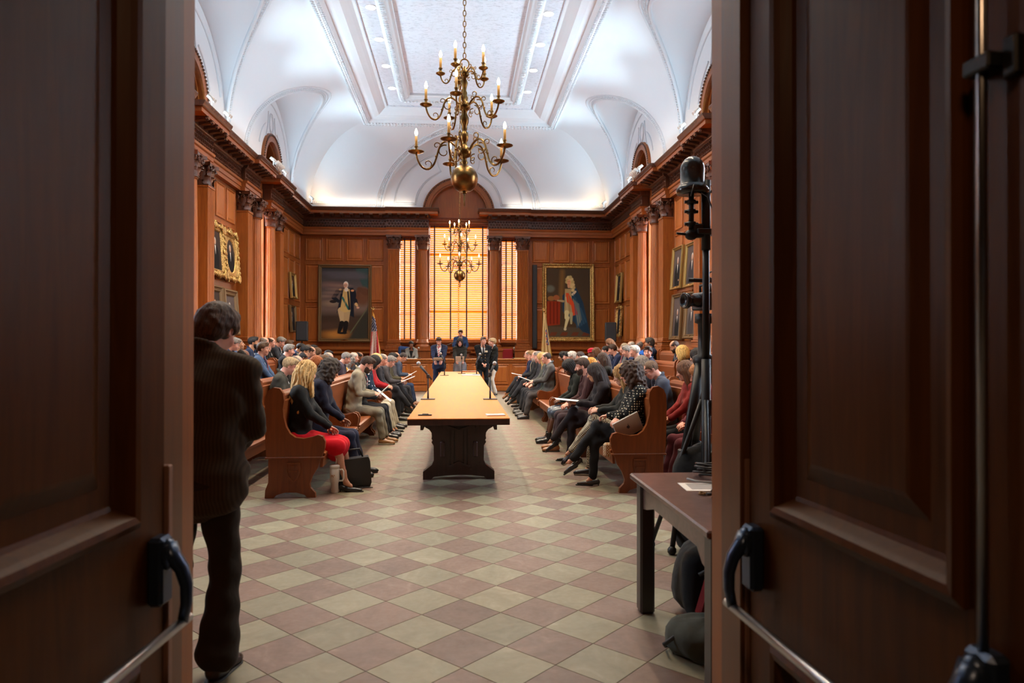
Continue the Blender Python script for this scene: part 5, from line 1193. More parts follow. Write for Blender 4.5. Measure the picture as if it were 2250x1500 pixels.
b = B(); b.tube([(0, -.05, .16), (0, -.05, .22), (0, .09, .22), (0, .09, .16)], .010, 6); b.box(-.12, .12, .0, .04, .24, .27, bev=.006); b.tube([(-.16, .02, .255), (-.05, .02, .255)], .016, 8); b.obj('carry_handle', M['black'], t)
b = B(); b.tube([(.06+.028*cos(a), .02, .30+.028*sin(a)) for a in np.linspace(0, 2*pi, 13)], .007, 6, cap=False); b.obj('microphone_ring', M['black'], t)
b = B(); b.ball((.055, -.096, .15), .008, 6); o = b.obj('tally_light', mat('tally', (.5, 0, 0), .4, emit=(1, .05, .05), es=6), t); o['label'] = 'small red tally light'
t = lump('equipment_case', 'large black soft equipment bag slumped between the stand legs', 'bag', (1.90, 5.15, 0), (.30, .20, .42), cloth((.008, .008, .009)), 3)
b = B(); b.tube([(-.2, -.1, .6), (0, -.16, .82), (.2, -.1, .6)], .014, 6); b.obj('strap', M['black'], t)

# ============================================================ PEOPLE
def nets(Fv, xs, ys, zs):
    S = Fv < 0; n = Fv.shape; C3 = (xs, ys, zs); sh = tuple(k-1 for k in n)
    acc = np.zeros((3,)+sh, np.float32); cnt = np.zeros(sh, np.int16); quads = []
    cr = []
    for ax in range(3):
        a = [slice(None)]*3; b_ = [slice(None)]*3; a[ax] = slice(0, -1); b_[ax] = slice(1, None); a = tuple(a); b_ = tuple(b_)
        C = S[a] != S[b_]; I = np.argwhere(C); cr.append((ax, I, S[a][C]))
        f0 = Fv[a][C]; f1 = Fv[b_][C]; t = f0/(f0-f1)
        P = np.stack([C3[k][I[:, k]] for k in range(3)], 1).astype(np.float32); P[:, ax] += t*(C3[ax][I[:, ax]+1]-C3[ax][I[:, ax]])
        o = [k for k in range(3) if k != ax]
        for d1 in (0, 1):
            for d2 in (0, 1):
                J = I.copy(); J[:, o[0]] -= d1; J[:, o[1]] -= d2
                ok = (J[:, o[0]] >= 0) & (J[:, o[1]] >= 0) & (J[:, o[0]] < sh[o[0]]) & (J[:, o[1]] < sh[o[1]]); J = J[ok]; fl = np.ravel_multi_index(J.T, sh)
                np.add.at(cnt.reshape(-1), fl, 1)
                for k in range(3): acc[k].reshape(-1)[:] += np.bincount(fl, P[ok, k], cnt.size).astype(np.float32)
    act = cnt > 0; idx = np.full(sh, -1, np.int64); idx[act] = np.arange(act.sum()); V = (acc[:, act]/cnt[act]).T
    for ax, I, s in cr:
        o = [k for k in range(3) if k != ax]; ok = (I[:, o[0]] > 0) & (I[:, o[1]] > 0) & (I[:, o[0]] < sh[o[0]]) & (I[:, o[1]] < sh[o[1]]); I = I[ok]; s = s[ok]
        q = []
        for d1, d2 in ((1, 1), (0, 1), (0, 0), (1, 0)):
            J = I.copy(); J[:, o[0]] -= d1; J[:, o[1]] -= d2; q.append(idx[tuple(J.T)])
        q = np.stack(q, 1); fl = s if ax != 1 else ~s; q[~fl] = q[~fl][:, ::-1]; quads.append(q)
    return V, np.concatenate(quads)
class SDF:
    def __init__(s, lo, hi, h):
        s.c = [np.arange(lo[k]-2*h, hi[k]+2.5*h, h) for k in range(3)]; s.X = s.c[0][:, None, None]; s.Y = s.c[1][None, :, None]; s.Z = s.c[2][None, None, :]
        s.h = h; s.F = np.full((len(s.c[0]), len(s.c[1]), len(s.c[2])), 1., np.float32)
    def mix(s, sl, d, k, op='u'):
        f = s.F[sl]
        if op == 'u':
            if k: hh_ = np.clip(.5+.5*(f-d)/k, 0, 1); s.F[sl] = f*(1-hh_)+d*hh_-k*hh_*(1-hh_)
            else: s.F[sl] = np.minimum(f, d)
        else:
            if k: hh_ = np.clip(.5-.5*(f+d)/k, 0, 1); s.F[sl] = f*(1-hh_)-d*hh_+k*hh_*(1-hh_)
            else: s.F[sl] = np.maximum(f, -d)
    def win(s, lo, hi, pad):
        sl = []
        for k in range(3):
            a = np.searchsorted(s.c[k], lo[k]-pad); b_ = np.searchsorted(s.c[k], hi[k]+pad); sl.append(slice(max(0, a-1), b_+1))
        return tuple(sl)
    def loc(s, sl): return s.X[sl[0]], s.Y[:, sl[1]], s.Z[:, :, sl[2]]
    def cap(s, a, b_, ra, rb, k=.02, op='u', flat=None):
        a = np.asarray(a, float); b_ = np.asarray(b_, float); R = max(ra, rb)+k+.05; sl = s.win(np.minimum(a, b_), np.maximum(a, b_), R); X, Y, Z = s.loc(sl); v = b_-a
        if min(len(s.c[i][sl[i]]) for i in range(3)) == 0: return s
        t = np.clip(((X-a[0])*v[0]+(Y-a[1])*v[1]+(Z-a[2])*v[2])/(v@v+1e-9), 0, 1)
        d = np.sqrt((X-a[0]-t*v[0])**2+(Y-a[1]-t*v[1])**2+(Z-a[2]-t*v[2])**2)-(ra+(rb-ra)*t); s.mix(sl, d.astype(np.float32), k, op); return s
    def ell(s, c, r, k=.02, op='u', R=None):
        c = np.asarray(c, float); m = max(r)+k+.05; sl = s.win(c-m, c+m, 0); X, Y, Z = s.loc(sl); x, y, z = X-c[0], Y-c[1], Z-c[2]
        if min(len(s.c[i][sl[i]]) for i in range(3)) == 0: return s
        if R is not None:
            R = np.asarray(R); x, y, z = (R[0, 0]*x+R[1, 0]*y+R[2, 0]*z, R[0, 1]*x+R[1, 1]*y+R[2, 1]*z, R[0, 2]*x+R[1, 2]*y+R[2, 2]*z)
        k0 = np.sqrt((x/r[0])**2+(y/r[1])**2+(z/r[2])**2); k1 = np.sqrt((x/r[0]**2)**2+(y/r[1]**2)**2+(z/r[2]**2)**2)+1e-6
        s.mix(sl, (k0*(k0-1)/k1).astype(np.float32), k, op); return s
    def fn(s, f): s.F = np.asarray(f(s.F, s.X, s.Y, s.Z), np.float32)+np.zeros_like(s.F); return s
    def mesh(s):
        F = s.F; F[0] = F[-1] = 1; F[:, 0] = F[:, -1] = 1; F[:, :, 0] = F[:, :, -1] = 1
        return nets(F, *s.c)
def Rx(a): c, s = cos(a), sin(a); return np.array([[1, 0, 0], [0, c, -s], [0, s, c]])
def Rz(a): c, s = cos(a), sin(a); return np.array([[c, -s, 0], [s, c, 0], [0, 0, 1]])
def Ry(a): c, s = cos(a), sin(a); return np.array([[c, 0, s], [0, 1, 0], [-s, 0, c]])

# ---- head templates (origin between the ears, looking along +Y)
def head_tpl(sex, h=.0062):
    f = sex == 'f'; w = .93 if f else 1.
    s = SDF((-.11, -.13, -.20), (.11, .14, .14), h)
    s.ell((0, -.012, .032), (.074*w, .094, .088), .01); s.ell((0, .030, -.038), (.057*w, .062, .072), .03); s.ell((0, .058, -.088), (.026 if f else .032, .026, .020), .025)
    s.cap((0, -.028, -.06), (0, -.055, -.22), .050 if f else .058, .054 if f else .064, .03)
    for e in (-1, 1):
        s.ell((e*.040*w, .066, -.028), (.020, .018, .022), .02); s.ell((e*.031, .103, .006), (.015, .016, .011), .012, 'd'); s.ell((e*.031, .0775, .006), (.0135, .0135, .0125), .002)
        s.cap((e*.014, .089, .026), (e*.046, .076, .026), .007, .006, .010)
        s.ell((e*.077*w, -.010, -.004), (.009, .020, .030), .006, R=Rz(e*-.35)); s.ell((e*.084*w, -.004, -.003), (.005, .011, .018), .004, 'd', R=Rz(e*-.35))
        s.ell((e*.009, .108, -.030), (.009, .010, .008), .006)
    s.cap((0, .086, .018), (0, .112, -.026), .0075, .0115, .010); s.cap((-.016, .088, -.056), (.016, .088, -.056), .0065, .0065, .006); s.cap((-.014, .087, -.067), (.014, .087, -.067), .0075, .0075, .006)
    s.cap((-.02, .1005, -.0612), (.02, .1005, -.0612), .003, .003, .003, 'd')
    V, Fq = s.mesh(); c = V[Fq].mean(1); m = np.zeros(len(Fq), np.int32)
    ex = np.abs(np.abs(c[:, 0])-.031); de = np.sqrt(ex**2+(c[:, 2]-.006)**2)
    m[(c[:, 1] > .072) & (de < .0115) & (np.abs(c[:, 2]-.006) < .0075)] = 1; m[(c[:, 1] > .08) & (de < .006)] = 2
    m[(c[:, 1] > .08) & (np.abs(c[:, 0]) < .024) & (np.abs(c[:, 2]+.0615) < .0095)] = 3
    m[(c[:, 1] > .070) & (np.abs(np.abs(c[:, 0])-.031) < .019) & (np.abs(c[:, 2]-.030) < .0055)] = 4
    return V, Fq, m
HEAD = {k: head_tpl(k) for k in 'mf'}; HEADL = {k: head_tpl(k, .0092) for k in 'mf'}
# ---- hands: palm with four fingers and a thumb; origin at the wrist, fingers along +Y, palm facing -Z
def hand_tpl(curl, h=.0052, thumb=.5):
    s = SDF((-.07, -.03, -.10), (.07, .20, .05), h)
    s.ell((0, .045, 0), (.038, .048, .0145), .01); s.cap((0, -.03, 0), (0, .01, 0), .026, .025, .01)
    for i, (x, L) in enumerate(((-.030, .068), (-.010, .078), (.011, .073), (.030, .058))):
        p = np.array([x, .080-.004*abs(i-1.3), 0]); a = 0.; 
        for j, q in enumerate((.45, .32, .23)):
            a += curl*(.75, 1., .7)[j]; e = p+np.array([x*.10, cos(a)*L*q, -sin(a)*L*q]); s.cap(p, e, .0095-.0008*j, .009-.0009*j, .003); p = e
    p0, p1, p2 = np.array([-.030, .018, -.004]), np.array([-.056, .052, -.020]), np.array([-.052, .082, -.032-.01*curl])
    s.cap(p0, p1, .015, .0115, .006); s.cap(p1, p2, .011, .009, .003); return s.mesh()
HAND = {'rest': hand_tpl(.28), 'hold': hand_tpl(.72)}; HANDL = {'rest': hand_tpl(.28, .0085), 'hold': hand_tpl(.72, .0085)}
# ---- shoes, origin at the ankle, toe along +Y
def shoe_tpl(kind, h=.0085):
    s = SDF((-.06, -.10, -.11), (.06, .24, .06), h)
    if kind == 'pump':
        s.cap((0, -.05, -.06), (0, .03, -.075), .030, .034, .02); s.cap((0, .03, -.078), (0, .16, -.084), .034, .018, .02); s.ell((0, .03, -.03), (.026, .075, .032), .01, 'd'); s.cap((0, -.062, -.07), (0, -.062, -.098), .014, .009, .008)
    else:
        s.cap((0, -.03, -.055), (0, .02, -.055), .040, .040, .02); s.cap((0, .02, -.058), (0, .14, -.070), .039, .034, .03); s.ell((0, .15, -.074), (.040, .050, .026), .02); s.cap((0, -.015, -.04), (0, -.015, .0), .038, .036, .02)
        if kind == 'boot': s.cap((0, -.015, -.02), (0, -.02, .06), .042, .044, .02)
    s.fn(lambda F, X, Y, Z: np.maximum(F, -(Z+.092)))
    V, Fq = s.mesh(); t = SDF((-.06, -.10, -.11), (.06, .24, -.06), h)
    if kind == 'pump': t.cap((0, .03, -.096), (0, .17, -.096), .036, .022, .01); t.cap((0, -.062, -.08), (0, -.062, -.10), .013, .010, .0)
    else: t.cap((0, -.03, -.092), (0, .15, -.092), .043, .043, .02)
    t.fn(lambda F, X, Y, Z: np.maximum(F, np.maximum(Z+(.080 if kind == 'sneaker' else .088), -(Z+.102)))); V2, F2 = t.mesh()
    return np.concatenate([V, V2]), np.concatenate([Fq, F2+len(V)]), np.r_[np.zeros(len(Fq), np.int32), np.ones(len(F2), np.int32)]
SHOE = {k: shoe_tpl(k) for k in ('oxford', 'pump', 'boot', 'sneaker')}
# ---- hair
def hair_tpl(style):
    t = {'short': .011, 'buzz': .004, 'bald': .0045, 'long': .016, 'straight': .014, 'curly': .026, 'bob': .018, 'bun': .012, 'shaggy': .020, 'hat': .024, 'updo': .020}[style]
    lo, hi = ((-.17, -.22, -.48), (.17, .15, .19)) if style in ('long', 'straight', 'curly') else ((-.14, -.17, -.19), (.14, .14, .18))
    s = SDF(lo, hi, .0088)
    s.ell((0, -.014, .034), (.077+t, .097+t, .090+t), .01)
    if style == 'short': s.ell((0, .05, .105), (.055, .045, .028), .02)
    if style == 'shaggy': s.ell((0, -.075, -.02), (.082, .055, .085), .03); s.ell((0, .05, .10), (.06, .05, .03), .02)
    if style in ('long', 'straight'):
        s.cap((0, -.075, -.02), (0, -.11, -.30), .082, .070, .04)
        for e in (-1, 1): s.cap((e*.072, -.02, -.01), (e*.092, .012 if style == 'long' else -.03, -.24), .034, .026, .04); s.cap((e*.06, -.09, -.05), (e*.06, -.125, -.43 if style == 'long' else -.36), .044, .014, .03)
    if style == 'curly':
        s.ell((0, -.055, -.02), (.115, .095, .12), .04)
        for e in (-1, 1): s.ell((e*.085, -.02, -.09), (.050, .062, .11), .04)
        s.ell((0, -.09, -.14), (.10, .06, .12), .04)
    if style == 'bob':
        s.ell((0, -.05, -.035), (.098, .085, .10), .03)
        for e in (-1, 1): s.ell((e*.080, .0, -.06), (.026, .045, .075), .03)
    if style == 'bun': s.ell((0, -.115, .03), (.045, .04, .045), .02)
    if style == 'updo': s.ell((0, -.06, .04), (.09, .08, .09), .03); s.ell((.0, .03, .10), (.07, .06, .035), .02)
    if style == 'hat': s.ell((0, -.01, .115), (.095, .10, .045), .02)
    # the face stays free
    fz = {'bald': .0}.get(style, 0)
    s.ell((0, .128, -.036), (.070 if style not in ('long', 'straight', 'bob', 'curly') else .064, .088, .116), .010, 'd')
    def cut(F, X, Y, Z):
        if style in ('long', 'straight', 'curly', 'bob'): return np.maximum(F, np.minimum(.05-0*Z, 1)*0-1e3+0*F)
        b_ = -.072+np.clip((Y+.055)*1.2, 0, .122)
        if style == 'shaggy': b_ = b_-.035
        if style == 'hat': b_ = b_*0+.045
        return np.maximum(F, -(Z-b_))
    s.fn(cut)
    if style not in ('long', 'straight', 'curly', 'bob'):
        for e in (-1, 1): s.ell((e*.090, .0, -.012), (.022, .024, .034), .004, 'd')
    if style == 'bald': s.ell((0, .035, .110), (.066, .105, .075), .012, 'd')
    if style in ('buzz',): s.ell((0, .085, .09), (.05, .035, .03), .01, 'd')
    am, fr = {'curly': (.016, 62), 'long': (.0065, 0), 'straight': (.0035, 0), 'shaggy': (.006, 70), 'updo': (.006, 60), 'bob': (.004, 0)}.get(style, (.0022, 0))
    def dis(F, X, Y, Z):
        if fr: return F+am*(np.sin(X*fr+np.sin(Z*fr*.8)*1.3)*np.sin(Y*fr+np.sin(X*fr*.7)*1.4)*np.sin(Z*fr*1.1+Y*20))
        an = np.arctan2(X, -(Y+.01)); wv = np.sin(Z*24+an*3)*(1.2 if style == 'long' else .3)
        return F+am*(np.sin(an*22+wv*2)+.5*np.sin(an*47-wv*3))
    s.fn(dis)
    return s.mesh()
HAIR = {}
def hair_me(style):
    if style not in HAIR: HAIR[style] = hair_tpl(style)
    return HAIR[style]

def ik(a, c, l1, l2, pole):
    a, c, pole = map(lambda v: np.asarray(v, float), (a, c, pole)); v = c-a; d = np.linalg.norm(v); d2 = min(d, (l1+l2)*.995); u = v/d; x = (l1*l1-l2*l2+d2*d2)/(2*d2); y = sqrt(max(0, l1*l1-x*x))
    p = pole-u*(pole@u); p /= np.linalg.norm(p)+1e-9; return a+u*x+p*y, a+u*d2

EYE = mat('eye_white', (.62, .58, .54), .3); PUP = mat('iris', (.03, .018, .012), .2); 
_LIP = {}; SOCKM = mat('dark_sock', (.02, .02, .024), .9)
def lipm(c):
    k = tuple(round(v, 2) for v in c)
    if k not in _LIP: _LIP[k] = mat('lips', (c[0]*.75, c[1]*.48, c[2]*.45), .45)
    return _LIP[k]
GLM = mat('spectacle_frame', (.02, .015, .015), .3)
_cache = {}
DEF = dict(sex='m', sit=True, lean=8, top=(.03, .035, .06), tk='plain', bottom=(.025, .025, .03), bk='plain', shirt=(.60, .62, .66), tie=None, hair='short', hc=(.05, .03, .02), skin=(.56, .30, .20),
           glasses=False, beard=False, hp=12, hy=0, hr=0, arms='lap', legs='flat', shoe='oxford', shc=(.02, .015, .012), outfit='suit', skirt=None, near=False, fat=1., sh=0., twist=0, vneck=True, sock=None)
def person(label, x, y, z, face, group=None, ztop=None, **kw):
    q = dict(DEF); q.update(kw); f = q['sex'] == 'f'
    sit = q['sit']; k = .93 if f else 1.0
    base_top = (1.355 if sit else 1.77)
    t = thing('person', label, 'person', (x, y, z), face, group)
    sc_ = 1.
    # stretch the sitting height (not the width) towards the measured head height
    L = RD(q['lean']-(4 if sit else 0)); ft = q['fat']
    P = np.array([0, 0, .545 if sit else .95*(.985 if not f else .94)])
    Rl = Rx(-L)
    tl = .50 if not f else .475
    if ztop is not None:
        hcos = cos(L); need = (ztop-z)-P[2]-.265; tl = max(.40, min(.60, need/max(.6, hcos)))
    N = P+Rl@np.array([0, -.015, tl])
    TW_ = Rz(RD(q['twist']))
    sw = (.178 if not f else .150)*(.5+.5*ft)
    SL, SR = [N+Rl@TW_@np.array([e*sw, .0, -.055]) for e in (-1, 1)]
    Rh = Rz(RD(q['hy'])) @ Rx(-RD(q['hp'])) @ Ry(RD(q['hr'])); Hc = N+Rl@np.array([0, .030, .052])+Rh@np.array([0, .03, .10])
    ul, fl = (.285, .255) if not f else (.265, .235)
    mid = lambda a, b_, u: a+(b_-a)*u
    # arms
    A = q['arms']; kz = P[2]+.10
    if sit:
        hands = {'lap': ((-.06, .30, kz+.02), (.06, .31, kz+.04)), 'hold': ((-.10, .36, kz+.14), (.10, .36, kz+.14)), 'knee': ((-.14, .40, kz), (.14, .40, kz)), 'cross': ((.10, .20, kz+.16), (-.10, .23, kz+.13)), 'side': ((-.26, .10, kz-.10), (.08, .30, kz+.03)), 'read': ((-.10, .40, kz+.10), (.10, .42, kz+.12)), 'laptop': ((-.02, .28, kz+.13), (-.20, .26, kz+.06)), 'desk': ((-.14, .36, kz+.12), (.12, .40, kz+.12))}[A]
    else:
        hands = {'read': ((-.11, .34, 1.06), (.11, .34, 1.06)), 'front': ((-.06, .20, 1.0), (.06, .20, 1.0)), 'down': ((-.25, .03, .82), (.25, .03, .82)), 'pocket': ((-.26, .10, .95), (.17, .20, 1.0)), 'podium': ((-.16, .32, 1.08), (.16, .32, 1.08)), 'clasp': ((-.06, .22, .86), (.0, .24, .84))}[A]
    E, Wr = [], []
    for e, Sh, Hh in ((-1, SL, hands[0]), (1, SR, hands[1])):
        el, wr = ik(Sh, Hh, ul, fl, (e*(.55 if sit else 1.3), -.5, -.8)); E.append(el); Wr.append(wr)
    # legs
    hipw = .085; G = q['legs']; tl_, sl_ = (.43, .41) if not f else (.415, .395)
    if sit:
        zf = .095
        ank = {'flat': ((-.12, .52, zf), (.12, .50, zf)), 'cross': ((.02, .66, .30), (.03, .44, zf)), 'crossl': ((-.03, .44, zf), (-.02, .66, .30)), 'back': ((-.10, .34, zf), (.08, .30, zf+.02)), 'fwd': ((-.14, .62, zf), (.10, .46, zf)), 'ankle': ((-.02, .60, zf), (.06, .56, zf))}[G]
        pol = {'cross': ((.55, .4, 1), (0, .4, 1)), 'crossl': ((0, .4, 1), (-.55, .4, 1))}.get(G, ((-.12, .3, 1), (.12, .3, 1)))
    else:
        ank = {'flat': ((-.12, .0, .09), (.12, .03, .09)), 'wide': ((-.15, -.03, .09), (.15, .05, .09)), 'door': ((-.16, -.02, .09), (.09, .0, .09))}[G]; pol = ((-.1, 1, 0), (.1, 1, 0))
    K, An = [], []
    HJ = [P+np.array([e*hipw, 0, -.02]) for e in (-1, 1)]
    for i in (0, 1):
        kk, an = ik(HJ[i], ank[i], tl_, sl_, pol[i]); K.append(kk); An.append(an)
    if G == 'cross': K[0][2] = max(K[0][2], P[2]+.11)
    if G == 'crossl': K[1][2] = max(K[1][2], P[2]+.11)
    key = (q['sex'], sit, round(L*20), A, G, round(tl, 2), round(ft, 1), q['twist'], q['outfit'], q['near'], q['vneck'])
    hj = .0155 if q['near'] else .026
    lo = np.minimum.reduce([*K, *An, *E, *Wr, N, P, SL, SR])-.22; hi = np.maximum.reduce([*K, *An, *E, *Wr, N, P, SL, SR])+.22
    hjj = hj
    if key not in _cache:
        g = {}
        # the bare body, one continuous surface
        s = SDF(lo, hi, (.029 if q['near'] else .042)); fb = .78 if f else 1.; s.ell(mid(P, N, .60), (.142*ft*fb, .088*fb, .17), .03, R=Rl); s.ell(P, (.130*ft, .095, .12), .04); s.cap(SL, SR, .05, .05, .04); s.cap(mid(P, N, .85), N+Rl@np.array([0, .01, .05]), .06, .052, .03)
        for i in (0, 1):
            s.cap((SL, SR)[i], E[i], .038, .032, .02); s.cap(E[i], Wr[i], .030, .023, .02); s.cap(HJ[i], K[i], .060, .043, .03); s.cap(K[i], mid(K[i], An[i], .3), .043, .044, .02); s.cap(mid(K[i], An[i], .3), An[i], .044, .030, .02)
            s.cap(An[i], An[i]+np.array([0, .06, -.05]), .030, .028, .02)
        g['body'] = s.mesh()
        O = q['outfit']; cx_ = 1.
        # top garment
        s = SDF(lo, hi, hj); J = .012 if O in ('suit', 'coat') else .004; shr = .056 if q['near'] else .062
        s.ell(mid(P, N, .64), ((.172 if not f else .150)*ft+J, .118*ft+J, .20), .04, R=Rl); s.ell(mid(P, N, .28), ((.158 if not f else .135)*ft+J, (.120 if not f else .105)*ft+J, .17), .05, R=Rl)
        s.cap(SL+Rl@np.array([.05, 0, -.01]), SR-Rl@np.array([.05, 0, .01]), .070+J, .070+J, .05); s.cap(SL, SR, shr+J*.3, shr+J*.3, .05); s.cap(mid(SL, N, .45), N+Rl@np.array([0, -.01, .0]), .055, .058, .04); s.cap(mid(SR, N, .45), N+Rl@np.array([0, -.01, .0]), .055, .058, .04)
        if f: 
            for e in (-1, 1): s.ell(mid(P, N, .60)+Rl@np.array([e*.065, .085, 0]), (.06, .055, .06), .03)
        hz = .02 if O in ('suit', 'coat') else .07
        s.ell(P+np.array([0, .01 if sit else 0, hz]), ((.176 if not f else .160)*ft+J, (.135 if sit else .125)*ft+J, .11), .05)
        if not sit: s.ell(P+np.array([0, 0, -.06]), (.172*ft+J, .12*ft+J, .15 if O != 'coat' else .28), .04)
        elif O in ('suit', 'coat'):
            for i in (0, 1): s.cap(HJ[i]+np.array([0, .0, .02]), mid(HJ[i], K[i], .28)+np.array([0, 0, .02]), .088, .074, .04)
        for i in (0, 1):
            Sh = (SL, SR)[i]; s.cap(Sh+np.array([0, 0, -.012]), E[i], (.061 if not f else .053)+J*.4, .050+J*.3, .03); s.cap(E[i], mid(E[i], Wr[i], .93), .048+J*.3, .037+J*.3, .02)
        if O in ('suit', 'coat', 'shirtc', 'turtle'):
            c0 = N+Rl@np.array([0, -.012, .045]); 
            for i in range(12):
                a0, a1 = 2*pi*i/12, 2*pi*(i+1)/12
                if O == 'suit' and (2 <= i <= 3): continue
                p0 = c0+Rl@np.array([.062*cos(a0), .060*sin(a0), -.028*sin(a0)]); p1 = c0+Rl@np.array([.062*cos(a1), .060*sin(a1), -.028*sin(a1)]); s.cap(p0, p1, .015, .015, .012)
        if O == 'suit' and q['vneck']:
            iR = Rl.T
            def vcut(F, X, Y, Z):
                y = iR[1, 0]*(X-P[0])+iR[1, 1]*(Y-P[1])+iR[1, 2]*(Z-P[2]); z_ = iR[2, 0]*(X-P[0])+iR[2, 1]*(Y-P[1])+iR[2, 2]*(Z-P[2]); z0 = tl*.40
                w_ = (z_-z0)*.24; e = np.maximum(np.abs(X)-w_, z0-z_); e = np.maximum(e, -(y-.02)); lap = (np.abs(e-.022) < .022) & (y > .03) & (z_ > z0)
                F = F-.010*lap; return np.maximum(F, -e)
            s.fn(vcut)
        # folds
        am = .0045 if q['near'] else .003
        s.fn(lambda F, X, Y, Z: F+am*(np.sin(X*31+Z*38+np.sin(Y*21)*1.5)*np.sin(Y*33-Z*17+1.)+.7*np.sin(Z*52+X*13+np.sin(Y*30)*2)))
        g['top'] = s.mesh()
        if O == 'suit':
            s = SDF(lo, hi, .018 if q['near'] else .026); fq = .84 if f else 1.; s.ell(mid(P, N, .64), (.155*ft*fq, .106*ft*fq, .18), .03, R=Rl); s.ell(mid(P, N, .30), (.140*ft*fq, .106*ft*fq, .14), .04, R=Rl); s.cap(mid(SL, N, .5), mid(SR, N, .5), .045, .045, .03); s.cap(N+Rl@np.array([0, -.005, -.02]), N+Rl@np.array([0, .016, .055]), .058, .0575, .02)
            for i in (0, 1): s.cap(mid(E[i], Wr[i], .86), mid(E[i], Wr[i], .985), .031, .030, .01)
            g['shirt'] = s.mesh()
        # lower garment
        s = SDF(lo, hi, hj)
        s.ell(P+np.array([0, -.01, 0]), ((.165 if not f else .148)*ft, (.13 if not f else .112)*ft, .12), .05)
        if O == 'skirt' or q['skirt']:
            if sit:
                for i in (0, 1): s.cap(HJ[i], mid(HJ[i], K[i], 1.02), .094, .082, .12)
                m0 = mid(K[0], K[1], .5); s.ell(m0+np.array([0, -.04, -.05]), (.155, .09, .12), .06); s.cap(mid(mid(HJ[0], HJ[1], .5), m0, .35), m0, .10, .09, .1)
                s.fn(lambda F, X, Y, Z: F+.006*np.sin(X*70+Y*12)*np.clip((Y-.1)*4, 0, 1))
            else:
                s.cap(P+np.array([0, 0, .02]), P+np.array([0, 0, -.50]), .172*ft, .22, .05); s.fn(lambda F, X, Y, Z: np.maximum(F+.010*np.sin(np.arctan2(X, Y+.001)*14)*np.clip((.95-Z)*2, 0, 1), -(Z-.38)))
        else:
            for i in (0, 1):
                e = (-1, 1)[i]; w_ = 1.0 if not f else .9
                s.cap(HJ[i], K[i], .092*w_*(.5+.5*ft), .066*w_, .05); s.cap(K[i], mid(K[i], An[i], .985 if f else .93), .064*w_, (.055 if not f else .046) if q['bk'] != 'wide' else (.098 if not f else .068), .03)
                s.ell(K[i]+np.array([0, .004, .0]), (.062*w_, .066*w_, .062*w_), .03)
            s.fn(lambda F, X, Y, Z: F+am*(np.sin(Z*44+Y*25+X*11)*.8+np.sin(X*37+Y*41)*.5))
        g['bot'] = s.mesh()
        _cache[key] = g
    g = _cache[key]
    # body: torso and limbs + head + two hands in one mesh
    Vs, Fs, Ms = [g['body'][0]], [g['body'][1]], [np.zeros(len(g['body'][1]), np.int32)]; n0 = len(g['body'][0])
    hv, hf, hm = (HEAD if q['near'] else HEADL)['f' if f else 'm']; Vs.append(hv@Rh.T+Hc); Fs.append(hf+n0); Ms.append(hm); n0 += len(hv)
    pose = 'hold' if A in ('hold', 'read', 'laptop', 'pocket', 'cross', 'clasp') else 'rest'
    for i in (0, 1):
        e = (-1, 1)[i]; V0, F0 = (HAND if q['near'] else HANDL)[pose]; d = Wr[i]-E[i]; d /= np.linalg.norm(d)
        if A in ('lap', 'clasp', 'front'): d = d*.6+np.array([-e*.5, .3, -.1]); d /= np.linalg.norm(d)
        up = np.array([0, 0, 1.]) if A not in ('hold', 'read', 'down') else np.array([e*.6, -.3, .55 if A != 'down' else 0])
        if A == 'down': up = np.array([e*1., 0, 0])
        zz = up-d*(up@d); zz /= np.linalg.norm(zz); xx = np.cross(d, zz); R = np.stack([xx, d, zz], 1)
        Vh = V0*np.array([e*-1. if e < 0 else -1., 1, 1])*(.92 if f else 1.) if False else V0*np.array([1. if e > 0 else -1., 1, 1])*(.9 if f else 1.)
        # thumb (at -x of the template) must point to the body's middle
        Fh = F0 if e > 0 else F0[:, ::-1]
        Vs.append(Vh@R.T+Wr[i]+d*.0); Fs.append(Fh+n0); Ms.append(np.zeros(len(F0), np.int32)); n0 += len(V0)
    sk = skinm(q['skin']); bro = hairm(tuple(v*.7 for v in q['hc'])) if max(q['hc']) < .5 else hairm((.3, .2, .1))
    body = obj('body', raw('body', np.concatenate(Vs), np.concatenate(Fs), [sk, EYE, PUP, lipm(q['skin']), bro], np.concatenate(Ms), True), t)
    topn = {'suit': 'jacket', 'coat': 'coat', 'blouse': 'blouse', 'shirtc': 'shirt', 'skirt': 'top', 'turtle': 'sweater', 'dress': 'dress'}[q['outfit']]
    mk = lambda nm, vf, m: obj(nm, raw(nm, vf[0], vf[1], m, None, True), t)
    mk(topn, g['top'], cloth(q['top'], kind=q['tk']))
    if 'shirt' in g: mk('shirt', g['shirt'], cloth(q['shirt']))
    mk('skirt' if (q['skirt'] or q['outfit'] == 'skirt') else 'trousers', g['bot'], cloth(q['skirt'] or q['bottom'], kind=q['bk'] if q['bk'] != 'wide' else 'plain'))
    if q['tie'] is not None:
        b = B(); V = []
        for i in range(7):
            u = i/6; w_ = .013+.016*u; y_ = (.112-.030*u**0*0)*ft if u > .15 else .085; yb = {0: .062, 1: .098}.get(i, .118*ft+.004); p = P+Rl@np.array([0, 0, 0]); zt = tl+.02-u*(tl*.62)
            for e in (-1, 1): V.append(tuple(P+Rl@np.array([e*w_, yb, zt])))
            for e in (-1, 1): V.append(tuple(P+Rl@np.array([e*w_, yb-.008, zt])))
        F_ = []
        for i in range(6): a = i*4; F_ += [(a, a+1, a+5, a+4), (a+2, a+6, a+7, a+3), (a, a+4, a+6, a+2), (a+1, a+3, a+7, a+5)]
        b.add(V, F_, 0, True); b.obj('necktie', cloth(q['tie'], kind='stripe' if q.get('ties') else 'plain'), t)
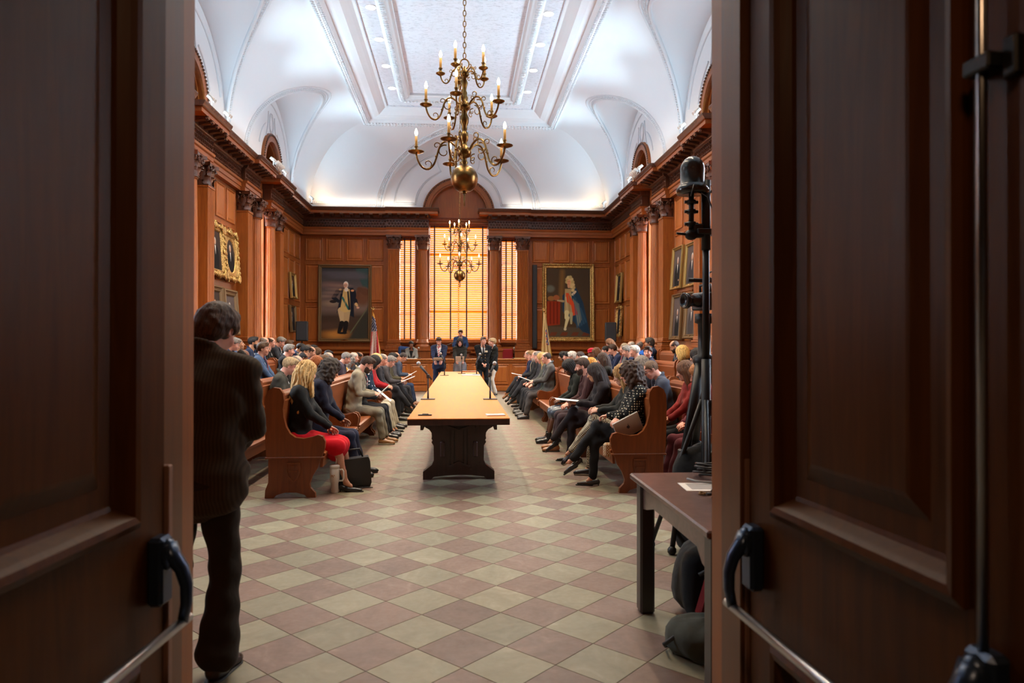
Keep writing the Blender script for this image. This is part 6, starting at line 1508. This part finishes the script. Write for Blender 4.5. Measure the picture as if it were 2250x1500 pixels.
    # shoes
    for i in (0, 1):
        V0, F0, M0 = SHOE[q['shoe']]; ank_ = An[i]; air = ank_[2] > .15; R = Rx(-.55 if air else 0)
        if q['shoe'] == 'pump' and not air: R = Rx(0)
        yw = RD((8, -8)[i]); obj('shoe', _shoe_me(q['shoe'], q['shc']), t, mtx=Matrix.Translation(Vector(ank_)+Vector((0, 0, .006))) @ Matrix.Rotation(yw, 4, 'Z') @ Matrix.Rotation(-.55 if air else 0, 4, 'X'))
        if q['sock'] is None and not f: q['sock'] = SOCKM
        if q['sock'] is not None:
            d = K[i]-An[i]; d /= np.linalg.norm(d); b = B(); b.tube([tuple(ank_-d*.02), tuple(ank_+d*.14)], [.040, .046], 12); b.obj('sock', q['sock'], t)
    Hm = Matrix.Translation(Vector(Hc)) @ Matrix([list(r)+[0] for r in Rh]+[[0, 0, 0, 1]])
    hs = .965 if f else 1.
    if q['hair']:
        kk = ('hm', q['hair'], q['hc'])
        if kk not in _cache: v, fq = hair_me(q['hair']); _cache[kk] = raw('hair', v, fq, hairm(q['hc']), None, True)
        obj('hair' if q['hair'] != 'hat' else 'hat', _cache[kk], t, mtx=Hm @ Matrix.Diagonal((hs, 1, 1, 1)))
    if q['beard']:
        if 'beard' not in HAIR:
            s = SDF((-.10, -.05, -.16), (.10, .14, .05), .0065); s.ell((0, .034, -.045), (.066, .068, .080), .01); s.ell((0, .066, -.092), (.036, .036, .032), .02); s.ell((0, .055, .02), (.12, .12, .055), .008, 'd'); s.ell((0, -.06, -.04), (.2, .055, .2), .01, 'd'); s.ell((0, .12, -.062), (.020, .04, .010), .006, 'd'); HAIR['beard'] = s.mesh()
        kk = ('bd', q['hc']); 
        if kk not in _cache: _cache[kk] = raw('beard', *HAIR['beard'], hairm(q['hc']), None, True)
        obj('beard', _cache[kk], t, mtx=Hm)
    if q['glasses']:
        if 'gl' not in _cache:
            b = B()
            for e in (-1, 1): b.tube([(e*.031+.023*cos(a), .108, .004+.017*sin(a)) for a in np.linspace(0, 2*pi, 17)], .0028, 5, cap=False); b.tube([(e*.054, .106, .008), (e*.072, .07, .008), (e*.082, .0, .008), (e*.083, -.02, -.008)], .0026, 5)
            b.tube([(-.009, .109, .008), (.009, .109, .008)], .0025, 5); _cache['gl'] = b.me('glasses', GLM)
        obj('glasses', _cache['gl'], t, mtx=Hm)
    t['_P'] = [float(v) for v in Wr[1]]
    return t, Hm, Wr
def _shoe_me(kind, c):
    kk = ('sh', kind, c)
    if kk not in _cache:
        V0, F0, M0 = SHOE[kind]; _cache[kk] = raw('shoe', V0, F0, [cloth(c, kind='leather'), mat('sole', (.32, .27, .20) if kind == 'sneaker' else (.015, .012, .01), .6)], M0, True)
    return _cache[kk]
# where a head seen in the hall sits: row offset -> world
import math as _m
def seat(s, row, ky):  # hip position on a bench
    xb = RX[row][0 if s < 0 else 1]; return s*(xb-.25), ky, RX[row][2]
FL, FR = -pi/2, pi/2    # left benches look towards +X, right benches towards -X
GL_, GR_ = 'people seated on the left benches', 'people seated on the right benches'
NAVY, CHAR, GREY, BLK, BLUE, DKG, TAN = (.014, .020, .052), (.028, .028, .035), (.085, .085, .09), (.007, .007, .008), (.035, .065, .14), (.04, .045, .04), (.28, .245, .175)
SKL, SKP, SKT, SKB, SKD = (.60, .34, .24), (.66, .36, .27), (.48, .26, .15), (.24, .105, .055), (.13, .055, .03)
HB, HK, HGR, HW, HBL, HRD, HBR = (.045, .022, .012), (.012, .009, .008), (.22, .20, .18), (.60, .56, .50), (.72, .47, .19), (.30, .085, .018), (.10, .05, .022)
def P_(s, row, y, label, ztop, dx=0., paper=None, **kw):
    x, _, z = seat(s, row, y); hy = kw.pop('hy', 14)
    kw.setdefault('near', row == 1 and y < 12)
    t, Hm, Wr = person(label, x+s*-dx, y, z, FL if s < 0 else FR, GL_ if s < 0 else GR_, ztop, hy=hy if s < 0 else -hy, **kw)
    if paper:
        lb, w_, h_ = paper[:3]; m = (Wr[0]+Wr[1])/2+np.array([0, .13, .035]); Mx = Matrix.Translation((x+s*-dx, y, z)) @ Matrix.Rotation(FL if s < 0 else FR, 4, 'Z')
        rx = paper[3] if len(paper) > 3 else .6
        o = sheet('paper', lb, (0, 0, 0), w_, h_, lines=9, th=.003, curve=.01); o.matrix_basis = Mx @ Matrix.Translation(tuple(m)) @ Matrix.Rotation(rx, 4, 'X')
    return t
# ---- left, front row
P_(-1, 1, 7.62, 'woman with long wavy blonde hair, black jacket and bright red skirt', 1.37, sex='f', lean=6, outfit='suit', vneck=False, top=(.014, .014, .014), skirt=(.60, .006, .016), hair='long', hc=HBL, skin=SKL, shoe='pump', shc=(.012, .012, .012), legs='flat', hp=8, hy=55, arms='lap')
P_(-1, 1, 8.45, 'woman with dark curly hair in a navy jacket beside the blonde woman in red', 1.39, sex='f', lean=12, top=(.012, .013, .026), bottom=(.022, .024, .05), hair='curly', hc=(.03, .018, .01), skin=SKT, hp=25, hy=40, vneck=False, shoe='oxford', shc=BLK, arms='lap', fat=1.1)
P_(-1, 1, 11.15, 'bearded man in a tan suit and moccasins bent over a white page', 1.41, lean=17, top=TAN, bottom=(.225, .20, .145), hair='short', hc=HB, beard=True, skin=SKP, hp=34, hy=6, arms='hold', shoe='sneaker', shc=(.30, .14, .045), paper=('white page with print held by the bearded man in tan', .30, .22, .75))
P_(-1, 1, 12.45, 'dark-haired woman in a navy jacket with white stars', 1.38, sex='f', lean=14, outfit='blouse', top=(.012, .028, .055), tk='stars', bottom=(.50, .45, .34), hair='bob', hc=HK, hp=28, arms='lap', shoe='pump', shc=BLK, near=True)
P_(-1, 1, 13.15, 'blonde woman in a red scarf and dark coat behind the starred jacket', 1.39, sex='f', lean=10, outfit='coat', top=(.34, .01, .016), bottom=(.45, .40, .30), hair='bob', hc=HBL, hp=22, arms='hold')
P_(-1, 1, 11.82, 'man in dark suit and red striped tie, mostly hidden by the tan suit', 1.33, lean=10, top=(.03, .03, .032), tie=(.40, .012, .02), ties=True, hair='short', hc=HB, hp=22, arms='lap', near=True, paper=('crumpled white sheets on the lap behind the tan suit', .24, .30, -.7))
P_(-1, 1, 14.5, 'bald man in a charcoal suit on the left front row beside the blonde bob', 1.38, top=CHAR, hair='bald', hc=HGR, skin=SKP, hp=24, arms='lap', legs='cross')
P_(-1, 1, 15.35, 'grey-haired man in glasses and grey suit reading, left front row', 1.34, lean=14, top=(.055, .05, .052), hair='short', hc=HGR, glasses=True, skin=SKP, hp=34, arms='read', legs='cross', paper=('large white page held open by the grey-haired reader in glasses', .30, .40, .4))
P_(-1, 1, 16.1, 'man with slick dark hair and olive-brown jacket, left front row', 1.38, lean=12, top=(.055, .045, .022), hair='short', hc=HK, skin=SKT, hp=22, arms='hold', paper=('folded paper in the hands of the man in olive-brown', .22, .28, .5))
P_(-1, 1, 17.2, 'tanned balding man, second from the desk end of the left front row', 1.38, lean=10, top=(.07, .065, .07), hair='bald', hc=HB, skin=SKT, hp=20, arms='lap')
P_(-1, 1, 18.3, 'man with buzzed hair, glasses and blue-grey suit ending the left front row', 1.38, lean=16, top=(.05, .065, .10), bottom=(.03, .05, .11), tie=(.03, .04, .08), hair='buzz', hc=(.05, .035, .03), glasses=True, hp=34, arms='hold', shoe='oxford', shc=(.25, .09, .03), paper=('brown folder held by the man in blue-grey at the desk end', .26, .20, .5))
# ---- left, second row
P_(-1, 2, 10.25, 'stout grey-blond man in a dark grey suit behind the blonde in red', 1.38, lean=12, top=(.052, .050, .040), hair='short', hc=(.42, .30, .16), skin=SKP, hp=24, fat=1.2, near=True)
P_(-1, 2, 11.0, 'bald man with grey fringe just behind the stout grey-blond man', 1.39, lean=6, top=CHAR, hair='bald', hc=HGR, skin=SKP, hp=18)
P_(-1, 2, 12.4, 'red-haired woman with straight hair, second left row', 1.36, sex='f', outfit='coat', top=(.05, .03, .02), hair='straight', hc=HRD, hp=20)
P_(-1, 2, 13.05, 'brown-haired person half hidden between the redhead and the bald man in glasses', 1.36, sex='f', outfit='coat', top=BLK, hair='bob', hc=HBR, hp=20)
P_(-1, 2, 13.75, 'bald man with glasses and dark suit, upright on the second left row', 1.46, lean=4, top=(.022, .022, .028), hair='bald', hc=HGR, glasses=True, skin=SKP, hp=16, hy=5)
P_(-1, 2, 15.35, 'grey-haired man in a purple-grey suit looking down, second left row', 1.40, lean=10, top=(.055, .042, .060), hair='short', hc=HGR, skin=SKP, hp=26)
P_(-1, 2, 16.15, 'woman with grey curls and a yellow striped jacket, second left row', 1.30, sex='f', outfit='coat', top=(.55, .30, .06), tk='stripe', hair='curly', hc=HGR, hp=22, skin=SKB)
P_(-1, 2, 16.8, 'pale bald man between the yellow jacket and the brown-skinned man', 1.38, top=CHAR, hair='bald', hc=HW, hp=14, skin=SKP)
P_(-1, 2, 17.6, 'brown-skinned bald man near the desk end of the second left row', 1.38, top=BLK, hair='bald', hc=HK, skin=SKB, hp=18)
# ---- left, third and back rows
P_(-1, 3, 12.75, 'tall young brown-haired man in a bright blue-grey suit, third left row', 1.665, lean=3, top=(.048, .085, .165), tie=(.16, .03, .04), hair='short', hc=(.075, .04, .018), skin=SKL, hp=4, hy=6, near=True, fat=1.08)
P_(-1, 3, 14.35, 'grey-haired man in a black suit right of the blue suit', 1.56, lean=8, top=(.016, .016, .02), hair='short', hc=HGR, skin=SKP, hp=12, hy=24)
P_(-1, 3, 11.3, 'dark-skinned bald man behind the standing man\'s shoulder', 1.49, top=NAVY, hair='bald', hc=HK, skin=SKD, hp=26)
P_(-1, 3, 15.05, 'brown-skinned bald man low beside the stout grey-blond man', 1.42, lean=22, top=DKG, hair='bald', hc=HK, skin=SKB, hp=30)
P_(-1, 3, 15.7, 'dark-haired man in an olive-tan jacket, third left row', 1.55, lean=8, top=(.14, .12, .08), hair='short', hc=HK, skin=SKT, hp=26)
P_(-1, 3, 16.4, 'light-skinned man with dark headset in navy, third left row', 1.52, top=NAVY, hair='bald', hc=HB, hp=22)
P_(-1, 3, 17.05, 'brown-haired woman in glasses toward the middle of the third left row', 1.49, sex='f', outfit='coat', top=CHAR, hair='straight', hc=HBR, glasses=True, hp=24)
P_(-1, 3, 18.5, 'dark-haired person at the desk end of the third left row', 1.42, top=BLK, hair='short', hc=HK, skin=SKD, hp=24)
P_(-1, 4, 13.75, 'grey-haired man in navy looking down, back left row nearest the standing man', 1.70, top=NAVY, hair='short', hc=HGR, skin=SKP, hp=26)
P_(-1, 4, 14.4, 'man with cropped black hair and raised chin in a blue suit, back left row', 1.67, lean=2, top=(.03, .045, .085), hair='buzz', hc=HK, skin=SKT, hp=-6)
P_(-1, 4, 15.15, 'thick-set dark-haired man in a navy jacket, back left row', 1.71, top=(.014, .024, .06), hair='short', hc=HK, skin=SKT, hp=2, beard=True, fat=1.12)
P_(-1, 4, 15.95, 'bald man hidden behind the young man in the blue suit', 1.72, top=BLK, hair='bald', hc=HGR, skin=SKP, hp=8)
P_(-1, 4, 16.5, 'balding man with glasses right behind the blue suit', 1.72, top=BLK, hair='bald', hc=HB, glasses=True, skin=SKP, hp=6)
P_(-1, 4, 17.3, 'grey-haired man in dark suit with head bowed under the left column pair', 1.76, lean=6, top=(.025, .027, .035), tie=(.4, .4, .42), hair='short', hc=HGR, skin=SKP, hp=30, arms='hold')
P_(-1, 4, 18.2, 'brown-grey haired man before the left loudspeaker', 1.67, top=CHAR, hair='short', hc=HBR, skin=SKP, hp=12)
P_(-1, 4, 19.4, 'short-haired dark man farther along the back left row', 1.60, top=NAVY, hair='short', hc=HK, skin=SKT, hp=20)
P_(-1, 4, 20.4, 'woman with a brown ponytail near the end of the back left row', 1.56, sex='f', outfit='coat', top=DKG, hair='bun', hc=HBR, hp=22)
P_(-1, 4, 21.1, 'dark-haired person last on the back left row below the officer painting', 1.54, top=CHAR, hair='short', hc=HK, skin=SKB, hp=22)
# ---- right, front row
P_(1, 1, 7.62, 'woman with dark curly hair in a black polka-dot blouse', 1.36, sex='f', lean=0, outfit='blouse', top=(.010, .010, .010), tk='dots', bottom=(.016, .016, .018), hair='curly', hc=(.055, .026, .014), skin=SKP, legs='cross', arms='laptop', shoe='pump', shc=(.03, .028, .026), hp=16, hy=30, fat=1.12)
P_(1, 1, 8.22, 'woman with long fair hair in dark jacket and houndstooth trousers', 1.32, sex='f', lean=2, dx=-.08, outfit='coat', top=(.016, .016, .014), bottom=(.06, .05, .04), bk='check', hair='long', hc=(.42, .24, .09), skin=SKL, legs='cross', shoe='sneaker', shc=(.012, .010, .014), hp=20, hy=30, arms='hold')
P_(1, 1, 9.25, 'woman with long straight near-black hair and black jacket, writing on a clipboard', 1.31, sex='f', lean=8, outfit='coat', top=(.014, .010, .012), bottom=(.025, .018, .02), hair='straight', hc=(.022, .012, .010), skin=SKT, legs='cross', shoe='pump', shc=(.015, .015, .015), hp=18, hy=35, arms='hold', paper=('clipboard with white paper on the lap of the woman with long black hair', .26, .32, .1))
P_(1, 1, 10.25, 'bearded man with brown hair in a maroon-brown plaid suit', 1.36, lean=7, top=(.055, .022, .022), tk='herring', bottom=(.045, .025, .028), hair='short', hc=(.05, .025, .015), beard=True, skin=SKP, hp=14, hy=10, shoe='oxford', shc=(.28, .11, .035), arms='lap')
P_(1, 1, 11.1, 'dark-skinned woman in black jacket, white shirt and blue-black leather skirt', 1.34, sex='f', lean=10, outfit='suit', top=(.018, .019, .014), skirt=(.045, .055, .075), bk='leather', hair='bob', hc=(.010, .008, .008), skin=SKD, hp=34, hy=0, shoe='boot', shc=(.012, .012, .012), arms='lap', legs='flat')
P_(1, 1, 14.72, 'balding man in grey suit and pinstriped trousers holding a roll of papers', 1.40, lean=6, top=(.085, .082, .078), shirt=(.6, .62, .68), tie=(.10, .11, .15), bottom=(.075, .065, .065), hair='bald', hc=(.06, .045, .035), glasses=True, skin=SKP, hp=10, arms='hold', legs='flat', shc=(.03, .03, .035), near=True, sock=mat('patterned_sock', (.45, .22, .05), .8), paper=('sheaf of white papers held by the balding man in grey', .16, .42, .35))
P_(1, 1, 15.35, 'woman with long blonde hair and dark green-grey coat, right front row', 1.38, sex='f', outfit='coat', top=(.06, .065, .055), hair='long', hc=(.60, .38, .15), skin=SKP, hp=12, arms='lap')
P_(1, 1, 15.95, 'grey-haired man hidden behind the blonde woman, right front row', 1.40, top=CHAR, hair='short', hc=HGR, hp=10, skin=SKP)
P_(1, 1, 16.6, 'bald man with a white beard in a dark suit, right front row', 1.42, top=BLK, hair='bald', hc=HW, beard=True, skin=SKP, hp=8, legs='cross')
P_(1, 1, 17.4, 'sandy-haired man with light tie and black hooded coat, right front row', 1.46, top=(.018, .018, .02), tie=(.5, .44, .3), hair='short', hc=(.26, .15, .06), skin=SKP, hp=10, legs='cross', arms='hold', sock=mat('teal_sock', (.02, .30, .34), .8), paper=('booklet on the lap of the sandy-haired man', .22, .28, .2))
P_(1, 1, 18.45, 'balding man in glasses at the desk end of the right front row', 1.46, top=NAVY, tie=(.4, .08, .03), hair='bald', hc=HGR, glasses=True, skin=SKP, hp=8, legs='cross', shc=(.25, .10, .03))
# ---- right, second row
P_(1, 2, 13.95, 'orange-haired head just behind the woman with long black hair', 1.30, sex='f', lean=14, outfit='coat', top=DKG, hair='bob', hc=(.62, .27, .04), hp=22)
P_(1, 2, 14.75, 'white-haired person bowed behind the bearded man in maroon', 1.33, lean=12, top=GREY, hair='short', hc=HW, hp=26)
P_(1, 2, 13.2, 'woman with long dark-brown hair seen from behind, right second row', 1.40, sex='f', outfit='coat', top=(.014, .014, .012), hair='straight', hc=(.05, .025, .015), hp=10, hy=40)
P_(1, 2, 15.6, 'man with a dark buzz cut and pink ears, right second row', 1.44, top=CHAR, hair='buzz', hc=(.07, .05, .045), skin=SKP, hp=14)
P_(1, 2, 16.8, 'person with fluffy white hair, right second row', 1.39, top=(.06, .03, .03), hair='shaggy', hc=HW, skin=SKP, hp=8)
P_(1, 2, 17.6, 'dark-haired man in profile left of the fluffy white hair', 1.38, top=(.09, .03, .03), hair='short', hc=HK, skin=SKP, hp=10)
P_(1, 2, 18.35, 'dark-haired woman at the desk end of the right second row', 1.38, sex='f', outfit='coat', top=BLK, hair='straight', hc=HK, skin=SKT, hp=10)
P_(1, 2, 10.3, 'person with grey hair and a headband behind the curly polka-dot woman', 1.38, sex='f', outfit='coat', top=CHAR, hair='bob', hc=(.24, .20, .16), hp=10)
P_(1, 2, 9.35, 'man with thinning hair and glasses in slate suit behind the polka-dot woman', 1.36, lean=16, top=(.055, .062, .085), bottom=(.05, .055, .07), hair='buzz', hc=(.14, .08, .045), glasses=True, skin=SKP, hp=30, hy=0, near=True)
P_(1, 2, 8.3, 'woman with long straight brown hair and dark red jacket', 1.36, sex='f', lean=6, outfit='coat', top=(.20, .016, .014), bottom=BLK, hair='straight', hc=(.13, .055, .025), skin=SKL, hp=16, hy=40, near=True)
P_(1, 2, 7.62, 'ginger-haired person in a burgundy suit behind the tripod leg', 1.36, sex='f', lean=10, outfit='coat', top=(.13, .025, .035), bottom=(.13, .03, .04), hair='bob', hc=(.42, .17, .06), skin=SKP, hp=24, arms='lap', near=True)
# ---- right, third and back rows
P_(1, 3, 10.55, 'woman with a smooth dark bob right of the blonde, third right row', 1.50, sex='f', outfit='coat', top=BLK, hair='straight', hc=HK, hp=14, hy=50)
P_(1, 3, 11.25, 'woman with tousled golden-blonde hair, third right row', 1.54, sex='f', outfit='coat', top=BLK, hair='bob', hc=(.70, .45, .14), hp=14, hy=50)
P_(1, 3, 9.6, 'person in a dark red-brown coat beside the pole stand, third right row', 1.42, sex='f', outfit='coat', top=(.10, .03, .03), hair='straight', hc=HBR, hp=16)
P_(1, 3, 13.5, 'short-haired man turning his face to the camera, third right row', 1.52, top=NAVY, hair='short', hc=HB, skin=SKP, hp=0, hy=-62)
P_(1, 3, 14.4, 'white-haired man with a moustache in dark suit, third right row', 1.54, top=BLK, hair='short', hc=HW, skin=SKP, hp=6, beard=False)
P_(1, 3, 15.0, 'grey-haired man in a navy suit with folded hands, third right row', 1.54, top=NAVY, hair='short', hc=HGR, skin=SKP, hp=14, arms='lap')
P_(1, 3, 15.65, 'tall man with cropped grey-blond hair, red tie and grey suit', 1.64, lean=2, top=(.10, .10, .105), tie=(.3, .03, .05), hair='buzz', hc=(.30, .22, .14), skin=SKP, hp=2)
P_(1, 3, 16.45, 'dark-haired man in a navy suit looking down, third right row', 1.57, top=NAVY, hair='short', hc=HB, skin=SKP, hp=16)
P_(1, 3, 17.3, 'man with short dark hair and white collar, third right row far end', 1.53, top=(.03, .04, .08), hair='buzz', hc=HK, skin=SKP, hp=14)
P_(1, 3, 18.4, 'woman with brown hair and glasses at the desk end of the third right row', 1.49, sex='f', outfit='coat', top=CHAR, hair='bob', hc=(.16, .07, .03), glasses=True, skin=SKB, hp=24)
P_(1, 4, 14.3, 'bearded balding man in a dark suit looking down at his hands, back right row', 1.67, lean=12, top=(.022, .022, .025), tie=(.12, .12, .14), hair='bald', hc=HB, beard=True, skin=SKT, hp=32, arms='hold')
P_(1, 4, 11.8, 'bald bearded man with glasses and navy suit, back right row near the jamb', 1.66, lean=2, top=(.04, .045, .06), hair='bald', hc=(.20, .10, .05), beard=True, glasses=True, skin=SKP, hp=2)
P_(1, 4, 16.75, 'man with swept dark grey hair in navy, profile before the right columns', 1.72, lean=3, top=(.012, .020, .05), hair='shaggy', hc=(.06, .05, .045), skin=SKT, hp=2)
P_(1, 4, 17.5, 'brown-skinned bald man in a bright blue shirt, back right row', 1.65, outfit='blouse', top=(.02, .12, .50), hair='bald', hc=HGR, skin=SKB, hp=10)
P_(1, 4, 18.3, 'pink-skinned bald man in the back right row', 1.66, top=CHAR, hair='bald', hc=HW, skin=SKP, hp=14)
P_(1, 4, 20.9, 'woman with long light-brown hair and black jacket reading below the right loudspeaker', 1.76, sex='f', outfit='suit', top=BLK, hair='long', hc=(.22, .10, .045), skin=SKP, hp=26, glasses=True, arms='read', paper=('white page read by the woman below the right loudspeaker', .2, .28, .8))
P_(1, 3, 14.95+4.2, 'person in a bright red hat, far end of the right rows', 1.44, sex='f', outfit='coat', top=BLK, hair='hat', hc=(.60, .01, .03), skin=SKB, hp=14)
# laptop resting against the polka-dot woman
t = thing('laptop', 'silver closed laptop with a dark apple emblem held by the polka-dot woman', 'laptop'); t.matrix_basis = Matrix.Translation((1.80, 7.38, .68)) @ Matrix.Rotation(RD(-24), 4, 'Y') @ Matrix.Rotation(.30, 4, 'X') @ Matrix.Rotation(.1, 4, 'Z')
alu = mat('aluminium', (.52, .50, .48), .5, .1); b = B(); b.box(-.155, .155, -.007, .007, -.11, .11, bev=.004); b.obj('lid', alu, t)
b = B(); b.box(-.153, .153, .008, .016, -.108, .108, bev=.003); b.obj('base', alu, t)
b = B(); lg = [(.0, .014)]
pts = [(.018*cos(a)*(1+.08*cos(2*a)), .019*sin(a)-.0025*(abs(sin(a)) > .9)) for a in np.linspace(0, 2*pi, 24, endpoint=False)]
pts = [(x if math.hypot(x-.022, z-.004) > .010 else .022-sqrt(max(0, .010**2-(z-.004)**2)), z) for x, z in pts]
b.prism(pts, -.0085, -.0068, 'y'); b.prism([(.0, .021), (.002, .030), (.010, .034), (.008, .025)], -.0085, -.0068, 'y'); b.obj('emblem', M['ink'], t)
t = thing('orange_bag', 'small black and orange checked bag at the end of the nearest right bench', 'bag', (1.60, 7.36, .38)); b = B(); b.box(-.07, .05, -.03, .04, -.02, .13, bev=.02); b.obj('body', cloth((.35, .12, .02), kind='check'), t)
# ---- standing and seated around the desk
PG = 'people at the head of the table'
def paper_in(Mx, Wr, lb, w_, h_, rx):
    m = (Wr[0]+Wr[1])/2+np.array([0, .10, .06]); o = sheet('paper', lb, (0, 0, 0), w_, h_, lines=8, th=.003, curve=.008); o.matrix_basis = Mx @ Matrix.Translation(tuple(m)) @ Matrix.Rotation(rx, 4, 'X')
def stand(label, x, y, z, face, ztop, paper=None, **kw):
    t, Hm, Wr = person(label, x, y, z, face, PG, ztop, sit=kw.pop('sit', False), **kw)
    if paper: paper_in(Matrix.Translation((x, y, z)) @ Matrix.Rotation(face, 4, 'Z'), Wr, *paper)
    return t
stand('standing man in navy suit and red striped tie reading at the table head', -.63, 21.35, 0, pi-.05, 1.83, ('sheet of paper held by the man in the navy suit', .28, .2, .5), lean=2, top=(.014, .020, .048), bottom=(.012, .017, .04), tie=(.42, .02, .04), ties=True, hair='short', hc=(.045, .022, .012), skin=SKP, hp=26, arms='read', fat=1.14, near=True)
stand('standing dark-haired woman in black top and grey skirt, reading', .0, 21.45, 0, pi, 1.76, ('white page held up by the woman in black and grey', .26, .2, 1.0), sex='f', lean=2, outfit='blouse', top=(.016, .015, .013), skirt=(.17, .16, .175), hair='bob', hc=(.02, .012, .01), skin=SKP, glasses=True, hp=16, arms='read', near=True, fat=1.2)
t = stand('standing man in a dark double-breasted naval uniform with gold buttons', .70, 21.5, 0, pi+.12, 1.83, lean=0, top=(.008, .009, .012), bottom=(.008, .009, .012), hair='short', hc=(.13, .10, .08), skin=SKP, hp=6, hy=20, arms='clasp', fat=1.14, near=True, tie=(.008, .008, .01))
b = B()
for e in (-1, 1):
    for k in range(3): b.ball((e*.055, .155, 1.08+k*.085), (.011, .006, .011), 8)
b.obj('buttons', M['gilt'], t); b = B(); b.box(-.13, -.05, .148, .158, 1.33, 1.385, bev=.004); o = b.obj('medal_ribbons', mat('ribbons', (.6, .5, .35), .6), t); o['label'] = 'pale medal ribbons'
stand('standing woman with short blonde hair, black jacket and white trousers', 1.05, 21.75, 0, pi/2+.35, 1.75, sex='f', lean=0, outfit='suit', top=(.014, .015, .015), bottom=(.62, .57, .50), bk='wide', hair='updo', hc=(.45, .30, .15), skin=SKP, hp=4, arms='clasp', near=True, shoe='pump', shc=BLK)
stand('man in a blue suit standing behind the desk at the middle window', .02, 24.66, .30, pi, 2.10, lean=2, top=(.02, .045, .12), shirt=(.6, .6, .62), tie=(.4, .4, .45), hair='short', hc=(.06, .03, .015), skin=SKP, hp=18, arms='podium')
stand('woman in a grey jacket and black top seated behind the desk', -1.68, 24.42, .30, pi, 1.69, sit=True, sex='f', lean=8, outfit='suit', top=(.20, .21, .20), shirt=(.012, .012, .014), hair='bun', hc=HK, skin=SKB, glasses=True, hp=16, arms='desk')
# ---- the man in the doorway
t, Hm, Wr = person('man seen from behind in a brown corduroy jacket, standing just inside the left door', -1.215, 3.36, 0, -.06, None, 1.755, sit=False, near=True, legs='door', lean=7, top=(.040, .025, .013), tk='herring', bottom=(.020, .013, .008), bk='wide', hair='shaggy', hc=(.060, .028, .014), skin=SKP, hp=24, hy=-12, hr=4, arms='front', fat=1.24, vneck=False, outfit='suit', shc=(.03, .015, .01))
t = thing('walking_cane', 'thin black walking cane beside the man in the brown jacket', 'cane', (-1.40, 3.69, 0)); b = B(); b.tube([(0, 0, .03), (-.10, -.05, .85)], .010, 8); b.tube([(-.10, -.05, .85), (-.11, -.06, .90), (-.06, -.06, .93), (-.0, -.05, .92)], .012, 8); b.obj('shaft', M['blackm'], t)
b = B(); b.lathe([(0, 0), (.022, 0), (.020, .035), (0, .035)], 10); b.obj('rubber_tip', M['black'], t)
